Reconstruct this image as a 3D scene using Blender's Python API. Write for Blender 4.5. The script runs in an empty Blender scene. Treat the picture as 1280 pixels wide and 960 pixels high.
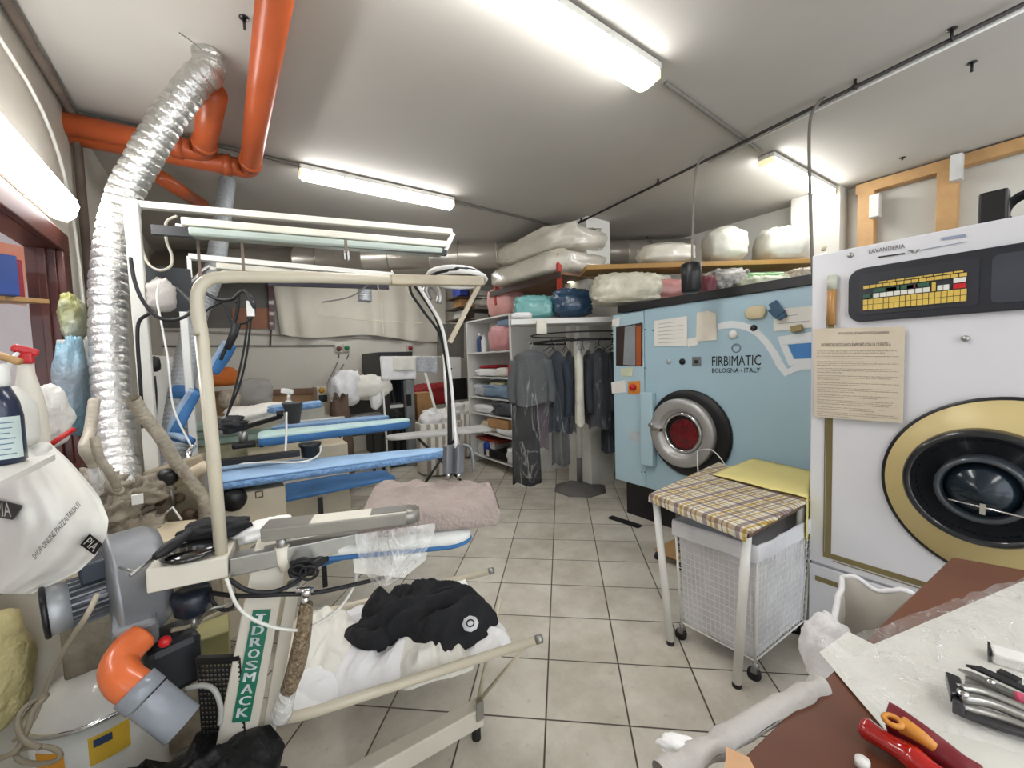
import bpy, math, random
from mathutils import Vector as V, noise, Matrix
random.seed(5)
C = bpy.context.scene.collection
PI = math.pi
# ---------------------------------------------------------------- camera maths (metres; X to the right-rear, Y along the left wall)
FL, PIT, ROL, YAW, EYE = 505.8, .0558252, -.0306878, .615792, 1.45
_cp, _sp, _cr, _sr = math.cos(PIT), math.sin(PIT), math.cos(ROL), math.sin(ROL)
def _yw(v):
    c, s = math.cos(YAW), math.sin(YAW)
    return V((v[0]*c+v[1]*s, -v[0]*s+v[1]*c, v[2]))
FW = _yw((0, _cp, -_sp)); RT = _yw((_cr, _sr*0, 0)) 
RT = _yw((_cr, _sr*_sp, _sr*_cp)); UP = _yw((-_sr, _cr*_sp, _cr*_cp))
CAM = V((0, 0, EYE))
def ray(x, y): return FW + RT*((x-640)/FL) + UP*(-(y-480)/FL)
def at(x, y, X=None, Y=None, Z=None, D=None, P=None, n=None):
    d = ray(x, y)
    if X is not None: t = X/d.x
    elif Y is not None: t = Y/d.y
    elif Z is not None: t = (Z-EYE)/d.z
    elif D is not None: t = D
    else: t = (V(P)-CAM).dot(V(n))/d.dot(V(n))
    return CAM + d*t
# ---------------------------------------------------------------- materials
def lin(h):
    h = h.lstrip('#'); o = []
    for i in (0, 2, 4):
        c = int(h[i:i+2], 16)/255
        o.append(c/12.92 if c <= .04045 else ((c+.055)/1.055)**2.4)
    return (*o, 1)
MATS = {}
def mat(name, col, rough=.5, metal=0., var=.12, scale=6., bump=0., bscale=40., alpha=1., emit=0., col2=None, coat=0., spec=.5, trans=0.):
    if name in MATS: return MATS[name]
    m = bpy.data.materials.new(name); m.use_nodes = True; nt = m.node_tree; N = nt.nodes; L = nt.links
    b = N['Principled BSDF']; c = lin(col)
    tc = N.new('ShaderNodeTexCoord'); nz = N.new('ShaderNodeTexNoise')
    nz.inputs['Scale'].default_value = scale; nz.inputs['Detail'].default_value = 4
    L.new(tc.outputs['Object'], nz.inputs['Vector'])
    cr = N.new('ShaderNodeValToRGB'); cr.color_ramp.elements[0].position = .3; cr.color_ramp.elements[1].position = .7
    if col2: c2 = lin(col2)
    else: c2 = tuple(min(1, k*(1+var)) for k in c[:3])+(1,)
    c1 = c if col2 else tuple(k*(1-var) for k in c[:3])+(1,)
    cr.color_ramp.elements[0].color = c1; cr.color_ramp.elements[1].color = c2
    L.new(nz.outputs['Fac'], cr.inputs['Fac']); L.new(cr.outputs['Color'], b.inputs['Base Color'])
    b.inputs['Roughness'].default_value = rough; b.inputs['Metallic'].default_value = metal
    b.inputs['Specular IOR Level'].default_value = spec
    if coat: b.inputs['Coat Weight'].default_value = coat
    if alpha < 1: b.inputs['Alpha'].default_value = alpha
    if trans: b.inputs['Transmission Weight'].default_value = trans
    if emit:
        L.new(cr.outputs['Color'], b.inputs['Emission Color']); b.inputs['Emission Strength'].default_value = emit
    if bump:
        n2 = N.new('ShaderNodeTexNoise'); n2.inputs['Scale'].default_value = bscale; n2.inputs['Detail'].default_value = 5
        L.new(tc.outputs['Object'], n2.inputs['Vector'])
        bp = N.new('ShaderNodeBump'); bp.inputs['Strength'].default_value = bump; bp.inputs['Distance'].default_value = .02
        L.new(n2.outputs['Fac'], bp.inputs['Height']); L.new(bp.outputs['Normal'], b.inputs['Normal'])
    MATS[name] = m; return m
def film(name, col='#f4f4f2', fac=.25, rough=.15, bump=.6, bscale=14., glint=0.):
    """thin clear plastic film: mostly see-through, with glossy wrinkles and optional painted glints"""
    if name in MATS: return MATS[name]
    m = bpy.data.materials.new(name); m.use_nodes = True; nt = m.node_tree; N = nt.nodes; L = nt.links
    out = N['Material Output']; b = N['Principled BSDF']
    b.inputs['Base Color'].default_value = lin(col); b.inputs['Roughness'].default_value = rough; b.inputs['Specular IOR Level'].default_value = .9
    tc = N.new('ShaderNodeTexCoord'); nz = N.new('ShaderNodeTexNoise'); nz.inputs['Scale'].default_value = bscale; nz.inputs['Detail'].default_value = 4
    nz.inputs['Distortion'].default_value = 1.5
    L.new(tc.outputs['Object'], nz.inputs['Vector'])
    bp = N.new('ShaderNodeBump'); bp.inputs['Strength'].default_value = bump; bp.inputs['Distance'].default_value = .05
    L.new(nz.outputs['Fac'], bp.inputs['Height']); L.new(bp.outputs['Normal'], b.inputs['Normal'])
    mr = N.new('ShaderNodeMapRange'); mr.inputs['From Min'].default_value = .4; mr.inputs['From Max'].default_value = .7
    mr.inputs['To Min'].default_value = fac*.7; mr.inputs['To Max'].default_value = min(1, fac*1.7)
    L.new(nz.outputs['Fac'], mr.inputs['Value'])
    last = mr.outputs['Result']
    if glint:  # thin white lines mixed into the film paint the glints on its wrinkles
        mp = N.new('ShaderNodeMapping'); mp.inputs['Scale'].default_value = (1., 1., .18); n2 = N.new('ShaderNodeTexNoise'); n2.inputs['Scale'].default_value = bscale*1.3; n2.inputs['Detail'].default_value = 2; n2.inputs['Distortion'].default_value = 1.
        L.new(tc.outputs['Object'], mp.inputs[0]); L.new(mp.outputs[0], n2.inputs['Vector'])
        s1 = N.new('ShaderNodeMath'); s1.operation = 'SUBTRACT'; L.new(n2.outputs['Fac'], s1.inputs[0]); s1.inputs[1].default_value = .5
        s2 = N.new('ShaderNodeMath'); s2.operation = 'ABSOLUTE'; L.new(s1.outputs[0], s2.inputs[0])
        m2 = N.new('ShaderNodeMapRange'); m2.inputs['From Min'].default_value = .0; m2.inputs['From Max'].default_value = .012; m2.inputs['To Min'].default_value = glint; m2.inputs['To Max'].default_value = 0
        L.new(s2.outputs[0], m2.inputs['Value']); ad = N.new('ShaderNodeMath'); ad.operation = 'ADD'; ad.use_clamp = True; L.new(last, ad.inputs[0]); L.new(m2.outputs['Result'], ad.inputs[1]); last = ad.outputs[0]
    tr = N.new('ShaderNodeBsdfTransparent'); mx = N.new('ShaderNodeMixShader')
    L.new(last, mx.inputs[0]); L.new(tr.outputs[0], mx.inputs[1]); L.new(b.outputs[0], mx.inputs[2])
    L.new(mx.outputs[0], out.inputs[0]); MATS[name] = m; return m
# ---------------------------------------------------------------- mesh accumulator (all geometry given in world metres)
class G:
    def __init__(s): s.v = []; s.f = []; s.sm = []
    def add(s, vs, fs, smooth=False):
        o = len(s.v); s.v += [V(p) for p in vs]; s.f += [[i+o for i in f] for f in fs]; s.sm += [smooth]*len(fs); return s
    def frame(s, c, ax, ay, az):
        """box with half-axis vectors"""
        c = V(c); P = [c+ax*i+ay*j+az*k for k in (-1, 1) for j in (-1, 1) for i in (-1, 1)]
        return s.add(P, [(0, 2, 3, 1), (4, 5, 7, 6), (0, 1, 5, 4), (2, 6, 7, 3), (0, 4, 6, 2), (1, 3, 7, 5)])
    def box(s, c, sz, rz=0.):
        a = V((math.cos(rz), math.sin(rz), 0)); b = V((-math.sin(rz), math.cos(rz), 0))
        return s.frame(c, a*sz[0]/2, b*sz[1]/2, V((0, 0, sz[2]/2)))
    def bx(s, x0, x1, y0, y1, z0, z1): return s.box(((x0+x1)/2, (y0+y1)/2, (z0+z1)/2), (abs(x1-x0), abs(y1-y0), abs(z1-z0)))
    def bar(s, p0, p1, w, h, up=(0, 0, 1)):
        p0 = V(p0); p1 = V(p1); d = (p1-p0); L = d.length; d.normalize(); u = V(up); sd = d.cross(u)
        if sd.length < .01: sd = d.cross(V((0, 1, 0)))
        sd.normalize(); u = sd.cross(d)
        return s.frame((p0+p1)/2, d*L/2, sd*w/2, u*h/2)
    def tube(s, pts, r, n=10, spline=False, closed=False, caps=True, seg=6):
        pts = [V(p) for p in pts]
        if spline: pts = crom(pts, seg, closed)
        m = len(pts); R = r if callable(r) else (lambda t: r); vs = []; fs = []
        t0 = (pts[1]-pts[0]).normalized(); nn = t0.orthogonal().normalized()
        for i, p in enumerate(pts):
            if closed: t = (pts[(i+1) % m]-pts[i-1])
            else: t = pts[min(i+1, m-1)]-pts[max(i-1, 0)]
            t.normalize(); nn = (nn-t*nn.dot(t)); nn.normalize(); b = t.cross(nn); rr = R(i/max(1, m-1))
            for k in range(n):
                a = 2*PI*k/n; vs.append(p+nn*(math.cos(a)*rr)+b*(math.sin(a)*rr))
        for i in range(m if closed else m-1):
            j = (i+1) % m
            for k in range(n): fs.append((i*n+k, i*n+(k+1) % n, j*n+(k+1) % n, j*n+k))
        if caps and not closed: fs += [list(range(n))[::-1], [(m-1)*n+k for k in range(n)]]
        return s.add(vs, fs, True)
    def cyl(s, p0, p1, r0, r1=None, n=20):
        r1 = r0 if r1 is None else r1
        return s.tube([p0, p1], lambda t: r0+(r1-r0)*t, n)
    def lathe(s, c, axis, prof, n=32, caps=True, a0=0):
        """prof: list of (radius, distance along axis)"""
        c = V(c); ax = V(axis).normalized(); e = ax.orthogonal().normalized(); g = ax.cross(e); vs = []; fs = []
        for r, t in prof:
            for k in range(n):
                a = 2*PI*k/n+a0; vs.append(c+ax*t+e*(math.cos(a)*r)+g*(math.sin(a)*r))
        for i in range(len(prof)-1):
            for k in range(n): fs.append((i*n+k, i*n+(k+1) % n, (i+1)*n+(k+1) % n, (i+1)*n+k))
        if caps: fs += [list(range(n))[::-1], [(len(prof)-1)*n+k for k in range(n)]]
        return s.add(vs, fs, True)
    def ring(s, c, axis, R, r, n=40, m=8):
        c = V(c); ax = V(axis).normalized(); e = ax.orthogonal().normalized(); g = ax.cross(e)
        return s.tube([c+e*(math.cos(2*PI*k/n)*R)+g*(math.sin(2*PI*k/n)*R) for k in range(n)], r, m, closed=True)
    def prism(s, pts, ext, smooth=False):
        pts = [V(p) for p in pts]; n = len(pts); e = V(ext)
        return s.add(pts+[p+e for p in pts], [list(range(n))[::-1], [n+i for i in range(n)]]+[(i, (i+1) % n, n+(i+1) % n, n+i) for i in range(n)], smooth)
    def quad(s, a, b, c, d): return s.add([a, b, c, d], [(0, 1, 2, 3)])
    def grid(s, fn, nu, nv, smooth=True, wrap=False):
        vs = [fn(i/nu, j/nv) for j in range(nv+1) for i in range(nu+1)]; w = nu+1
        return s.add(vs, [(j*w+i, j*w+i+1, (j+1)*w+i+1, (j+1)*w+i) for j in range(nv) for i in range(nu)], smooth)
    def lump(s, c, sz, rz=0., e=.6, amp=.08, seed=0, freq=3., n=28, m=16, flat=True, wr=0.):
        """pillow / bag / folded stack: superellipsoid with wrinkles; sz = full sizes; rests on c.z"""
        c = V(c); cs, sn = math.cos(rz), math.sin(rz)
        def pw(x, p): return math.copysign(abs(x)**p, x)
        vs = []; fs = []
        for j in range(m+1):
            ph = -PI/2+PI*j/m
            for i in range(n):
                th = 2*PI*i/n
                x = pw(math.cos(ph), e)*pw(math.cos(th), e); y = pw(math.cos(ph), e)*pw(math.sin(th), e); z = pw(math.sin(ph), e)
                q = V((x*freq+seed*7.3, y*freq+seed*1.7, z*freq))
                k = 1+amp*noise.noise(q)*2+wr*abs(noise.noise(q*3.1))
                x *= k; y *= k; z *= k if z > 0 else 1
                X = x*sz[0]/2; Y = y*sz[1]/2; Z = z*sz[2]/2+sz[2]/2
                vs.append(c+V((X*cs-Y*sn, X*sn+Y*cs, Z)))
        for j in range(m):
            for i in range(n): fs.append((j*n+i, j*n+(i+1) % n, (j+1)*n+(i+1) % n, (j+1)*n+i))
        return s.add(vs, fs, True)
    def text(s, st, bl, br, tl, off=0.):
        """flat lettering whose bounding box maps onto the parallelogram bl, br, tl"""
        vs, fs = glyphs(st); x0 = min(v[0] for v in vs); x1 = max(v[0] for v in vs); y0 = min(v[1] for v in vs); y1 = max(v[1] for v in vs)
        bl, br, tl = V(bl), V(br), V(tl); nrm = (br-bl).cross(tl-bl).normalized()*off
        return s.add([bl+(br-bl)*((v[0]-x0)/(x1-x0))+(tl-bl)*((v[1]-y0)/(y1-y0))+nrm for v in vs], fs)
    def build(s, name, m, parent=None, bevel=0., sub=0, solid=0., label=None):
        if parent is not None:
            r = parent
            while r.parent: r = r.parent
            o = V(r.location)
        else:
            xs = [v.x for v in s.v]; ys = [v.y for v in s.v]; zs = [v.z for v in s.v]
            o = V(((min(xs)+max(xs))/2, (min(ys)+max(ys))/2, min(zs)))
        me = bpy.data.meshes.new(name); me.from_pydata([v-o for v in s.v], [], s.f); me.update()
        for p, k in zip(me.polygons, s.sm): p.use_smooth = k
        me.materials.append(m); ob = bpy.data.objects.new(name, me); C.objects.link(ob)
        if parent is not None: ob.parent = parent
        else: ob.location = o
        if bevel:
            b = ob.modifiers.new('b', 'BEVEL'); b.width = bevel; b.segments = 2; b.limit_method = 'ANGLE'; b.angle_limit = .7
        if solid:
            b = ob.modifiers.new('s', 'SOLIDIFY'); b.thickness = solid; b.offset = 0
        if sub:
            b = ob.modifiers.new('u', 'SUBSURF'); b.levels = sub; b.render_levels = sub
        if label: ob['label'] = label
        return ob
def crom(P, seg=6, closed=False):
    n = len(P); out = []
    for i in range(n if closed else n-1):
        a = P[(i-1) % n] if (closed or i) else P[0]*2-P[1]
        b = P[i]; c = P[(i+1) % n]; d = P[(i+2) % n] if (closed or i+2 < n) else P[-1]*2-P[-2]
        for k in range(seg):
            t = k/seg
            out.append(.5*((2*b)+(c-a)*t+(2*a-5*b+4*c-d)*t*t+(3*b-a-3*c+d)*t**3))
    if not closed: out.append(P[-1])
    return out
_gc = {}
def glyphs(st):
    if st in _gc: return _gc[st]
    cu = bpy.data.curves.new('t', 'FONT'); cu.body = st; cu.resolution_u = 2; ob = bpy.data.objects.new('t', cu); C.objects.link(ob)
    dg = bpy.context.evaluated_depsgraph_get(); dg.update(); me = ob.evaluated_get(dg).to_mesh()
    r = ([tuple(v.co) for v in me.vertices], [list(p.vertices) for p in me.polygons])
    ob.evaluated_get(dg).to_mesh_clear(); bpy.data.objects.remove(ob); bpy.data.curves.remove(cu); _gc[st] = r; return r
def tag(o, label, cat, group=None, kind=None):
    o['label'] = label; o['category'] = cat
    if group: o['group'] = group
    if kind: o['kind'] = kind
    return o
def thing(name, label, cat, loc, group=None):
    o = bpy.data.objects.new(name, None); C.objects.link(o); o.location = V(loc); o.empty_display_size = .05
    return tag(o, label, cat, group)
def struct(name, g, m, parent=None, **k):
    o = g.build(name, m, parent, **k)
    if parent is None: o['kind'] = 'structure'
    return o
def single(name, g, m, label, cat, group=None, **k): return tag(g.build(name, m, **k), label, cat, group)
def clone(root, loc, label=None, name=None):
    r = root.copy(); C.objects.link(r); r.location = V(loc)
    if label: r['label'] = label
    for ch in list(root.children):
        c = ch.copy(); C.objects.link(c); c.parent = r
        for q in ch.children:
            d = q.copy(); C.objects.link(d); d.parent = c
    return r
def nz(p, f=1., s=0.): return noise.noise(V((p[0]*f+s, p[1]*f-s*.7, p[2]*f+s*.3)))
Z = V((0, 0, 1)); XX = V((1, 0, 0)); YY = V((0, 1, 0))
# common materials
white_paint = mat('white_paint', '#dcdad2', .6, var=.05, scale=2.)
cream = mat('cream_enamel', '#d2ccbd', .4, var=.06, scale=5.)
cream_d = mat('cream_worn', '#b9ac93', .5, var=.2, scale=9.)
white_en = mat('white_enamel', '#e4e3de', .35, var=.03)
black = mat('black_plastic', '#121214', .4, var=.2)
black_r = mat('black_rubber', '#18181a', .6, var=.2)
steel = mat('brushed_steel', '#a9a8a4', .32, .85, var=.08, scale=20)
chrome = mat('chrome', '#d8d8d8', .12, 1., var=.03)
iron_g = mat('grey_cast_metal', '#8d8f92', .45, .5, var=.12, scale=10)
orange = mat('orange_pvc', '#b5562d', .35, var=.08, scale=4)
brownw = mat('dark_brown_wood', '#4c1f14', .45, var=.35, scale=5, coat=.2)
timber = mat('pine_timber', '#b8905f', .6, var=.15, scale=7)
blue_c = mat('blue_board_cloth', '#94b3d4', .8, var=.08, scale=6, bump=.2, bscale=60)
blue_d = mat('dark_blue_cloth', '#3a6b9e', .8, var=.15, scale=6, bump=.2, bscale=50)
whitecl = mat('white_cloth', '#ecebe8', .85, var=.04, bump=.3, bscale=25)
greycl = mat('grey_cloth', '#a6a39d', .9, var=.1, bump=.3, bscale=30)
black_cl = mat('black_cotton', '#0b0c11', .8, var=.3, bump=1., bscale=9)
paper = mat('paper', '#e4e2da', .8, var=.03)
ink = mat('ink', '#3a3836', .8, var=.1)
card = mat('cardboard', '#b58a5c', .8, var=.15)
pfilm = film('plastic_film')
pfilm2 = film('plastic_film_milky', fac=.4, glint=.3)
redp = mat('red_plastic', '#c01f22', .35)
# ================================================================= THE ROOM
def floor_mat():
    m = bpy.data.materials.new('floor_tiles'); m.use_nodes = True; nt = m.node_tree; N = nt.nodes; L = nt.links; b = N['Principled BSDF']
    tc = N.new('ShaderNodeNewGeometry'); S = .3306; O = V((2.757, 3.173, 0))
    def line(d):
        dt = N.new('ShaderNodeVectorMath'); dt.operation = 'DOT_PRODUCT'; L.new(tc.outputs['Position'], dt.inputs[0]); dt.inputs[1].default_value = (d[0]/S, d[1]/S, 0)
        a = N.new('ShaderNodeMath'); a.operation = 'SUBTRACT'; L.new(dt.outputs['Value'], a.inputs[0]); a.inputs[1].default_value = (O.x*d[0]+O.y*d[1])/S
        fl = N.new('ShaderNodeMath'); fl.operation = 'FLOOR'; L.new(a.outputs[0], fl.inputs[0])
        fr = N.new('ShaderNodeMath'); fr.operation = 'FRACT'; L.new(a.outputs[0], fr.inputs[0])
        s2 = N.new('ShaderNodeMath'); s2.operation = 'SUBTRACT'; L.new(fr.outputs[0], s2.inputs[0]); s2.inputs[1].default_value = .5
        ab = N.new('ShaderNodeMath'); ab.operation = 'ABSOLUTE'; L.new(s2.outputs[0], ab.inputs[0]); return ab, fl
    a1, f1 = line((.740, -.673)); a2, f2 = line((.673, .740))
    mx = N.new('ShaderNodeMath'); mx.operation = 'MAXIMUM'; L.new(a1.outputs[0], mx.inputs[0]); L.new(a2.outputs[0], mx.inputs[1])
    mr = N.new('ShaderNodeMapRange'); mr.inputs['From Min'].default_value = .486; mr.inputs['From Max'].default_value = .493; L.new(mx.outputs[0], mr.inputs['Value'])
    cb = N.new('ShaderNodeCombineXYZ'); L.new(f1.outputs[0], cb.inputs[0]); L.new(f2.outputs[0], cb.inputs[1])
    wn = N.new('ShaderNodeTexWhiteNoise'); L.new(cb.outputs[0], wn.inputs['Vector'])
    n1 = N.new('ShaderNodeTexNoise'); n1.inputs['Scale'].default_value = 3.5; n1.inputs['Detail'].default_value = 6; n1.inputs['Roughness'].default_value = .65; L.new(tc.outputs['Position'], n1.inputs['Vector'])
    ad = N.new('ShaderNodeMath'); ad.operation = 'MULTIPLY_ADD'; L.new(wn.outputs['Value'], ad.inputs[0]); ad.inputs[1].default_value = .16; L.new(n1.outputs['Fac'], ad.inputs[2])
    cr = N.new('ShaderNodeValToRGB'); e = cr.color_ramp.elements; e[0].position = .36; e[0].color = lin('#b3ab9b'); e[1].position = .72; e[1].color = lin('#d6d0c3')
    L.new(ad.outputs[0], cr.inputs['Fac'])
    n3 = N.new('ShaderNodeTexNoise'); n3.inputs['Scale'].default_value = 25; n3.inputs['Detail'].default_value = 3; L.new(tc.outputs['Position'], n3.inputs['Vector'])
    c3 = N.new('ShaderNodeValToRGB'); c3.color_ramp.elements[0].position = .62; c3.color_ramp.elements[1].position = .8; c3.color_ramp.elements[0].color = (1, 1, 1, 1); c3.color_ramp.elements[1].color = (.62, .58, .52, 1)
    L.new(n3.outputs['Fac'], c3.inputs['Fac'])
    ml = N.new('ShaderNodeMixRGB'); ml.blend_type = 'MULTIPLY'; ml.inputs[0].default_value = .6; L.new(cr.outputs[0], ml.inputs[1]); L.new(c3.outputs[0], ml.inputs[2])
    mix = N.new('ShaderNodeMixRGB'); L.new(mr.outputs[0], mix.inputs[0]); L.new(ml.outputs[0], mix.inputs[1]); mix.inputs[2].default_value = lin('#4c4236')
    L.new(mix.outputs[0], b.inputs['Base Color']); b.inputs['Roughness'].default_value = .38
    bp = N.new('ShaderNodeBump'); bp.invert = True; bp.inputs['Strength'].default_value = .5; bp.inputs['Distance'].default_value = .003
    L.new(mr.outputs[0], bp.inputs['Height']); L.new(bp.outputs[0], b.inputs['Normal']); return m
XL, XR, YB, ZC = -.66, 5.0, 7.1, 3.0
wallm = mat('wall_plaster', '#cfcabf', .85, var=.06, scale=1.2, bump=.08, bscale=30)
wallL = mat('left_wall_plaster', '#c8c2b6', .85, var=.1, scale=2., bump=.1, bscale=25)
ceilm = mat('ceiling_plaster', '#b9b4ac', .9, var=.07, scale=.7, bump=.05, bscale=8)
struct('floor', G().bx(-3.4, XR+.1, -2.6, YB+.1, -.1, 0), floor_mat())
struct('ceiling', G().bx(XL-.2, XR+.1, -2.6, YB+.1, ZC, ZC+.1), ceilm)
struct('wall_rear', G().bx(XL-.2, XR+.1, YB, YB+.1, 0, ZC), wallm)
struct('wall_right', G().bx(XR, XR+.1, -2.6, YB, 0, ZC), mat('right_wall_paint', '#c9c6bd', .8, var=.05, scale=2.))
OY0, OY1, OZ0, OZ1 = -.6, 3.02, 1.0, 2.10      # opening in the left wall
g = G(); g.bx(XL-.1, XL, OY1, YB, 0, ZC); g.bx(XL-.1, XL, OY0, OY1, 0, OZ0); g.bx(XL-.1, XL, OY0, OY1, OZ1, ZC); g.bx(XL-.1, XL, -2.6, OY0, 0, ZC)
struct('wall_left', g, wallL)
# window frame of the opening
wf = thing('window_1', 'x', 'x', (XL, 3.0, 1.0)); wf['kind'] = 'structure'; del wf['label']; del wf['category']
g = G(); g.bx(XL, XL+.03, OY0, OY1+.09, OZ1-.02, OZ1+.08); g.bx(XL, XL+.03, OY1-.02, OY1+.09, OZ0-.02, OZ1-.02)
g.build('frame_casing', brownw, wf, bevel=.006)
g = G(); g.bx(XL-.105, XL, OY1-.02, OY1, OZ0, OZ1); g.bx(XL-.105, XL, OY0, OY1, OZ1-.02, OZ1); g.bx(XL-.06, XL-.03, OY1-.045, OY1-.02, OZ0, OZ1-.02)
g.build('jamb', brownw, wf, bevel=.004)
g = G(); g.bx(XL-.13, XL+.05, OY0, OY1+.1, OZ0-.04, OZ0)
g.build('sill', brownw, wf, bevel=.006)
# the room beyond the opening
pinkw = mat('next_room_paint', '#e6dfe2', .8, var=.04)
struct('wall_next_room_far', G().bx(-2.9, XL-.1, 4.5, 4.6, 0, ZC), pinkw)
struct('wall_next_room_left', G().bx(-3.0, -2.9, -2.6, 4.6, 0, ZC), pinkw)
struct('ceiling_next_room', G().bx(-3.0, XL-.1, -2.6, 4.6, ZC, ZC+.1), pinkw)
# pillar
pc = at(733, 270, Z=3.0)
struct('trim_1', G().bx(pc.x, pc.x+.37, pc.y, pc.y+.37, 0, ZC), white_paint)
# return wall at right behind the machines
cA = at(1050, 247, X=4.78); struct('wall_return', G().bx(4.78, XR, cA.y, cA.y+.4, 0, ZC), MATS['right_wall_paint'])
# timber posts and top rail on the right wall
t = thing('timber_frame', 'pine timber frame of top rail and posts screwed to the right wall', 'timber frame', (4.95, .8, 0))
g = G(); p = at(1080, 243, X=4.93); q = at(1280, 138, X=4.93); g.bar(V((4.93, p.y+.05, 2.94)), V((4.93, q.y-.5, 2.94)), .10, .09); g.build('top_rail', timber, t, bevel=.004)
for px in (1083, 1184):
    p = at(px, 240, X=4.9); g = G(); g.bx(4.88, 4.995, p.y-.06, p.y+.06, 1.2, 2.9); po = g.build('post', timber, t, bevel=.004)
jb = mat('junction_box_grey', '#c9c8c4', .5)
for i, (px, py) in enumerate(((1094, 258), (1196, 210))):
    p = at(px, py, X=4.84); g = G(); g.box((4.84, p.y, p.z), (.08, .07, .2)); o = g.build('junction_box', jb, t, bevel=.005)
# ceiling defects: small hooks
for i, (px, py, L) in enumerate(((305, 22, .05), (1190, 36, .06), (1215, 78, .05), (1128, 197, .02), (1030, 175, .0))):
    if L == 0: continue
    p = at(px, py, Z=2.999); g = G(); g.cyl(p, p-Z*L, .006); g.lathe(p-Z*.004, Z, [(.02, 0), (.02, .004)], 12)
    single('ceiling_hook', g, black, ['small dark screw hook in the ceiling left of the long orange pipe', 'dark bracket hook on the ceiling along the black rail', 'short dark hook in the ceiling right of the black rail', 'flat dark hook stub in the ceiling near the right wall'][i], 'hook')
# ---- fluorescent fixtures
tubem = mat('lamp_diffuser', '#ffffff', .5, var=0., emit=21.0)
lampb = mat('lamp_housing', '#d0cfc8', .5)
capm = mat('lamp_end_cap', '#efe3b8', .4, emit=.6)
def fixture(p0, p1, w, label, off=Z, n=None):
    p0 = V(p0); p1 = V(p1); d = (p1-p0).normalized(); t = thing('ceiling_lamp', label, 'lamp', (p0+p1)/2)
    off = V(off).normalized(); sd = d.cross(off).normalized()
    def prof(P, Q, pts, ex=.0):
        a = [P+sd*x-off*y for x, y in pts]; b = [(Q-P)]; return a, b[0]
    g = G(); a, e = prof(p0, p1, [(-w*.5, -.035), (w*.5, -.035), (w*.5, 0), (-w*.5, 0)]); g.prism(a, e); g.build('housing', lampb, t, bevel=.004)
    g = G(); a, e = prof(p0+d*.02, p1-d*.02, [(-w*.48, .001), (w*.48, .001), (w*.42, .045), (w*.2, .065), (-w*.2, .065), (-w*.42, .045)]); g.prism(a, e); g.build('diffuser', tubem, t)
    for k, P in enumerate((p0, p1)):
        g = G(); g.frame(P+d*(.01 if k == 0 else -.01)-off*.02, d*.012, sd*w*.46, off*.025); g.build('end_cap', capm, t, bevel=.004)
    for f in (.25, .5, .75):
        for s_ in (-1, 1):
            g = G(); g.frame(p0+(p1-p0)*f+sd*w*.5*s_, d*.012, sd*.005, off*.014); g.build('clip', lampb, t)
    return t
zl = 2.955
a = at(812, 104, Z=zl-.03); fixture((a.x-1.57, a.y+.0, zl), (a.x, a.y, zl), .15, 'big double fluorescent ceiling lamp at the top centre, the nearest one')
a = at(374, 213, Z=zl); b = at(565, 254, Z=zl); fixture(a, (b.x, a.y-.03, zl), .1, 'long lit fluorescent ceiling lamp beyond the orange pipes')
a = at(957, 199, Z=zl); b = at(1036, 240, Z=zl); fixture(a, (b.x, b.y, zl), .12, 'short lit fluorescent ceiling lamp above the white duvets on the right')
a = at(84, 268, X=-.6); fixture((XL+.04, a.y, a.z+.03), (XL+.04, a.y-1.3, a.z+.03), .14, 'lit fluorescent lamp on the left wall above the brown window frame', off=V((-1, 0, .35)))
g = G(); a = at(845, 262, Z=2.6); 
fixture((-1.9, 1.2, zl), (-1.9, 2.7, zl), .15, 'fluorescent ceiling lamp in the next room beyond the window opening')  # out of view, added to brighten the room beyond the opening
# unseen lamps added for room light, behind the camera and near the rear wall
fixture((-.2, -1.4, zl), (1.4, -1.4, zl), .15, 'fluorescent ceiling lamp behind the brown work table')
fixture((2.6, -1.4, zl), (4.2, -1.4, zl), .15, 'fluorescent ceiling lamp behind the white washing machine')
fixture((1.2, 5.6, zl), (2.8, 5.6, zl), .12, 'fluorescent ceiling lamp near the rear wall above the round duct')
# globe light near the pillar seen between bags
g = G(); p = at(713, 347, D=4.6); g.lathe(p-Z*.06, Z, [(.01, 0), (.07, .02), (.09, .06), (.07, .1), (.02, .13)], 20)
single('bulkhead_lamp', g, mat('globe_glow', '#fff3dc', .4, emit=4.), 'round glowing lamp beside the pillar above the navy bag', 'lamp')
# conduits and rails on the ceiling
cond = mat('grey_conduit', '#77736b', .6)
def cable(name, pts, r, m, label, cat='cable', spline=True, n=7, **k): return single(name, G().tube(pts, r, n, spline=spline), m, label, cat, **k)
a = at(98, 141, Z=2.985); b = at(690, 281, Z=2.985); cable('conduit_pipe', [a, b], .012, cond, 'thin grey conduit across the ceiling beyond the orange pipes', 'pipe', False)
a = at(832, 104, Z=2.985); b = at(952, 190, Z=2.985); cable('conduit_pipe', [a, b], .012, cond, 'thin grey conduit on the ceiling between the two nearest right lamps', 'pipe', False)
rail = mat('black_rail', '#2b2523', .5)
a = at(698, 291, Z=2.96); b = at(1290, 0, Z=2.96); t = thing('ceiling_rail', 'thin black rail running across the ceiling to the pillar', 'rail', a)
g = G(); g.tube([a, b], .011, 8); g.build('rod', rail, t)
for f in (.12, .42, .82):
    g = G(); p = a+(b-a)*f; g.cyl(p, p+Z*.04, .008); g.cyl(p-Z*.01, p+Z*.012, .016); g.build('bracket', rail, t)
a2 = a+V((.05, 0, 0)); b2 = b+V((.05, 0, 0)); cable('white_cable', [a2+(b2-a2)*.55, b2], .009, white_en, 'white cable running beside the black ceiling rail', 'cable', False)
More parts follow.
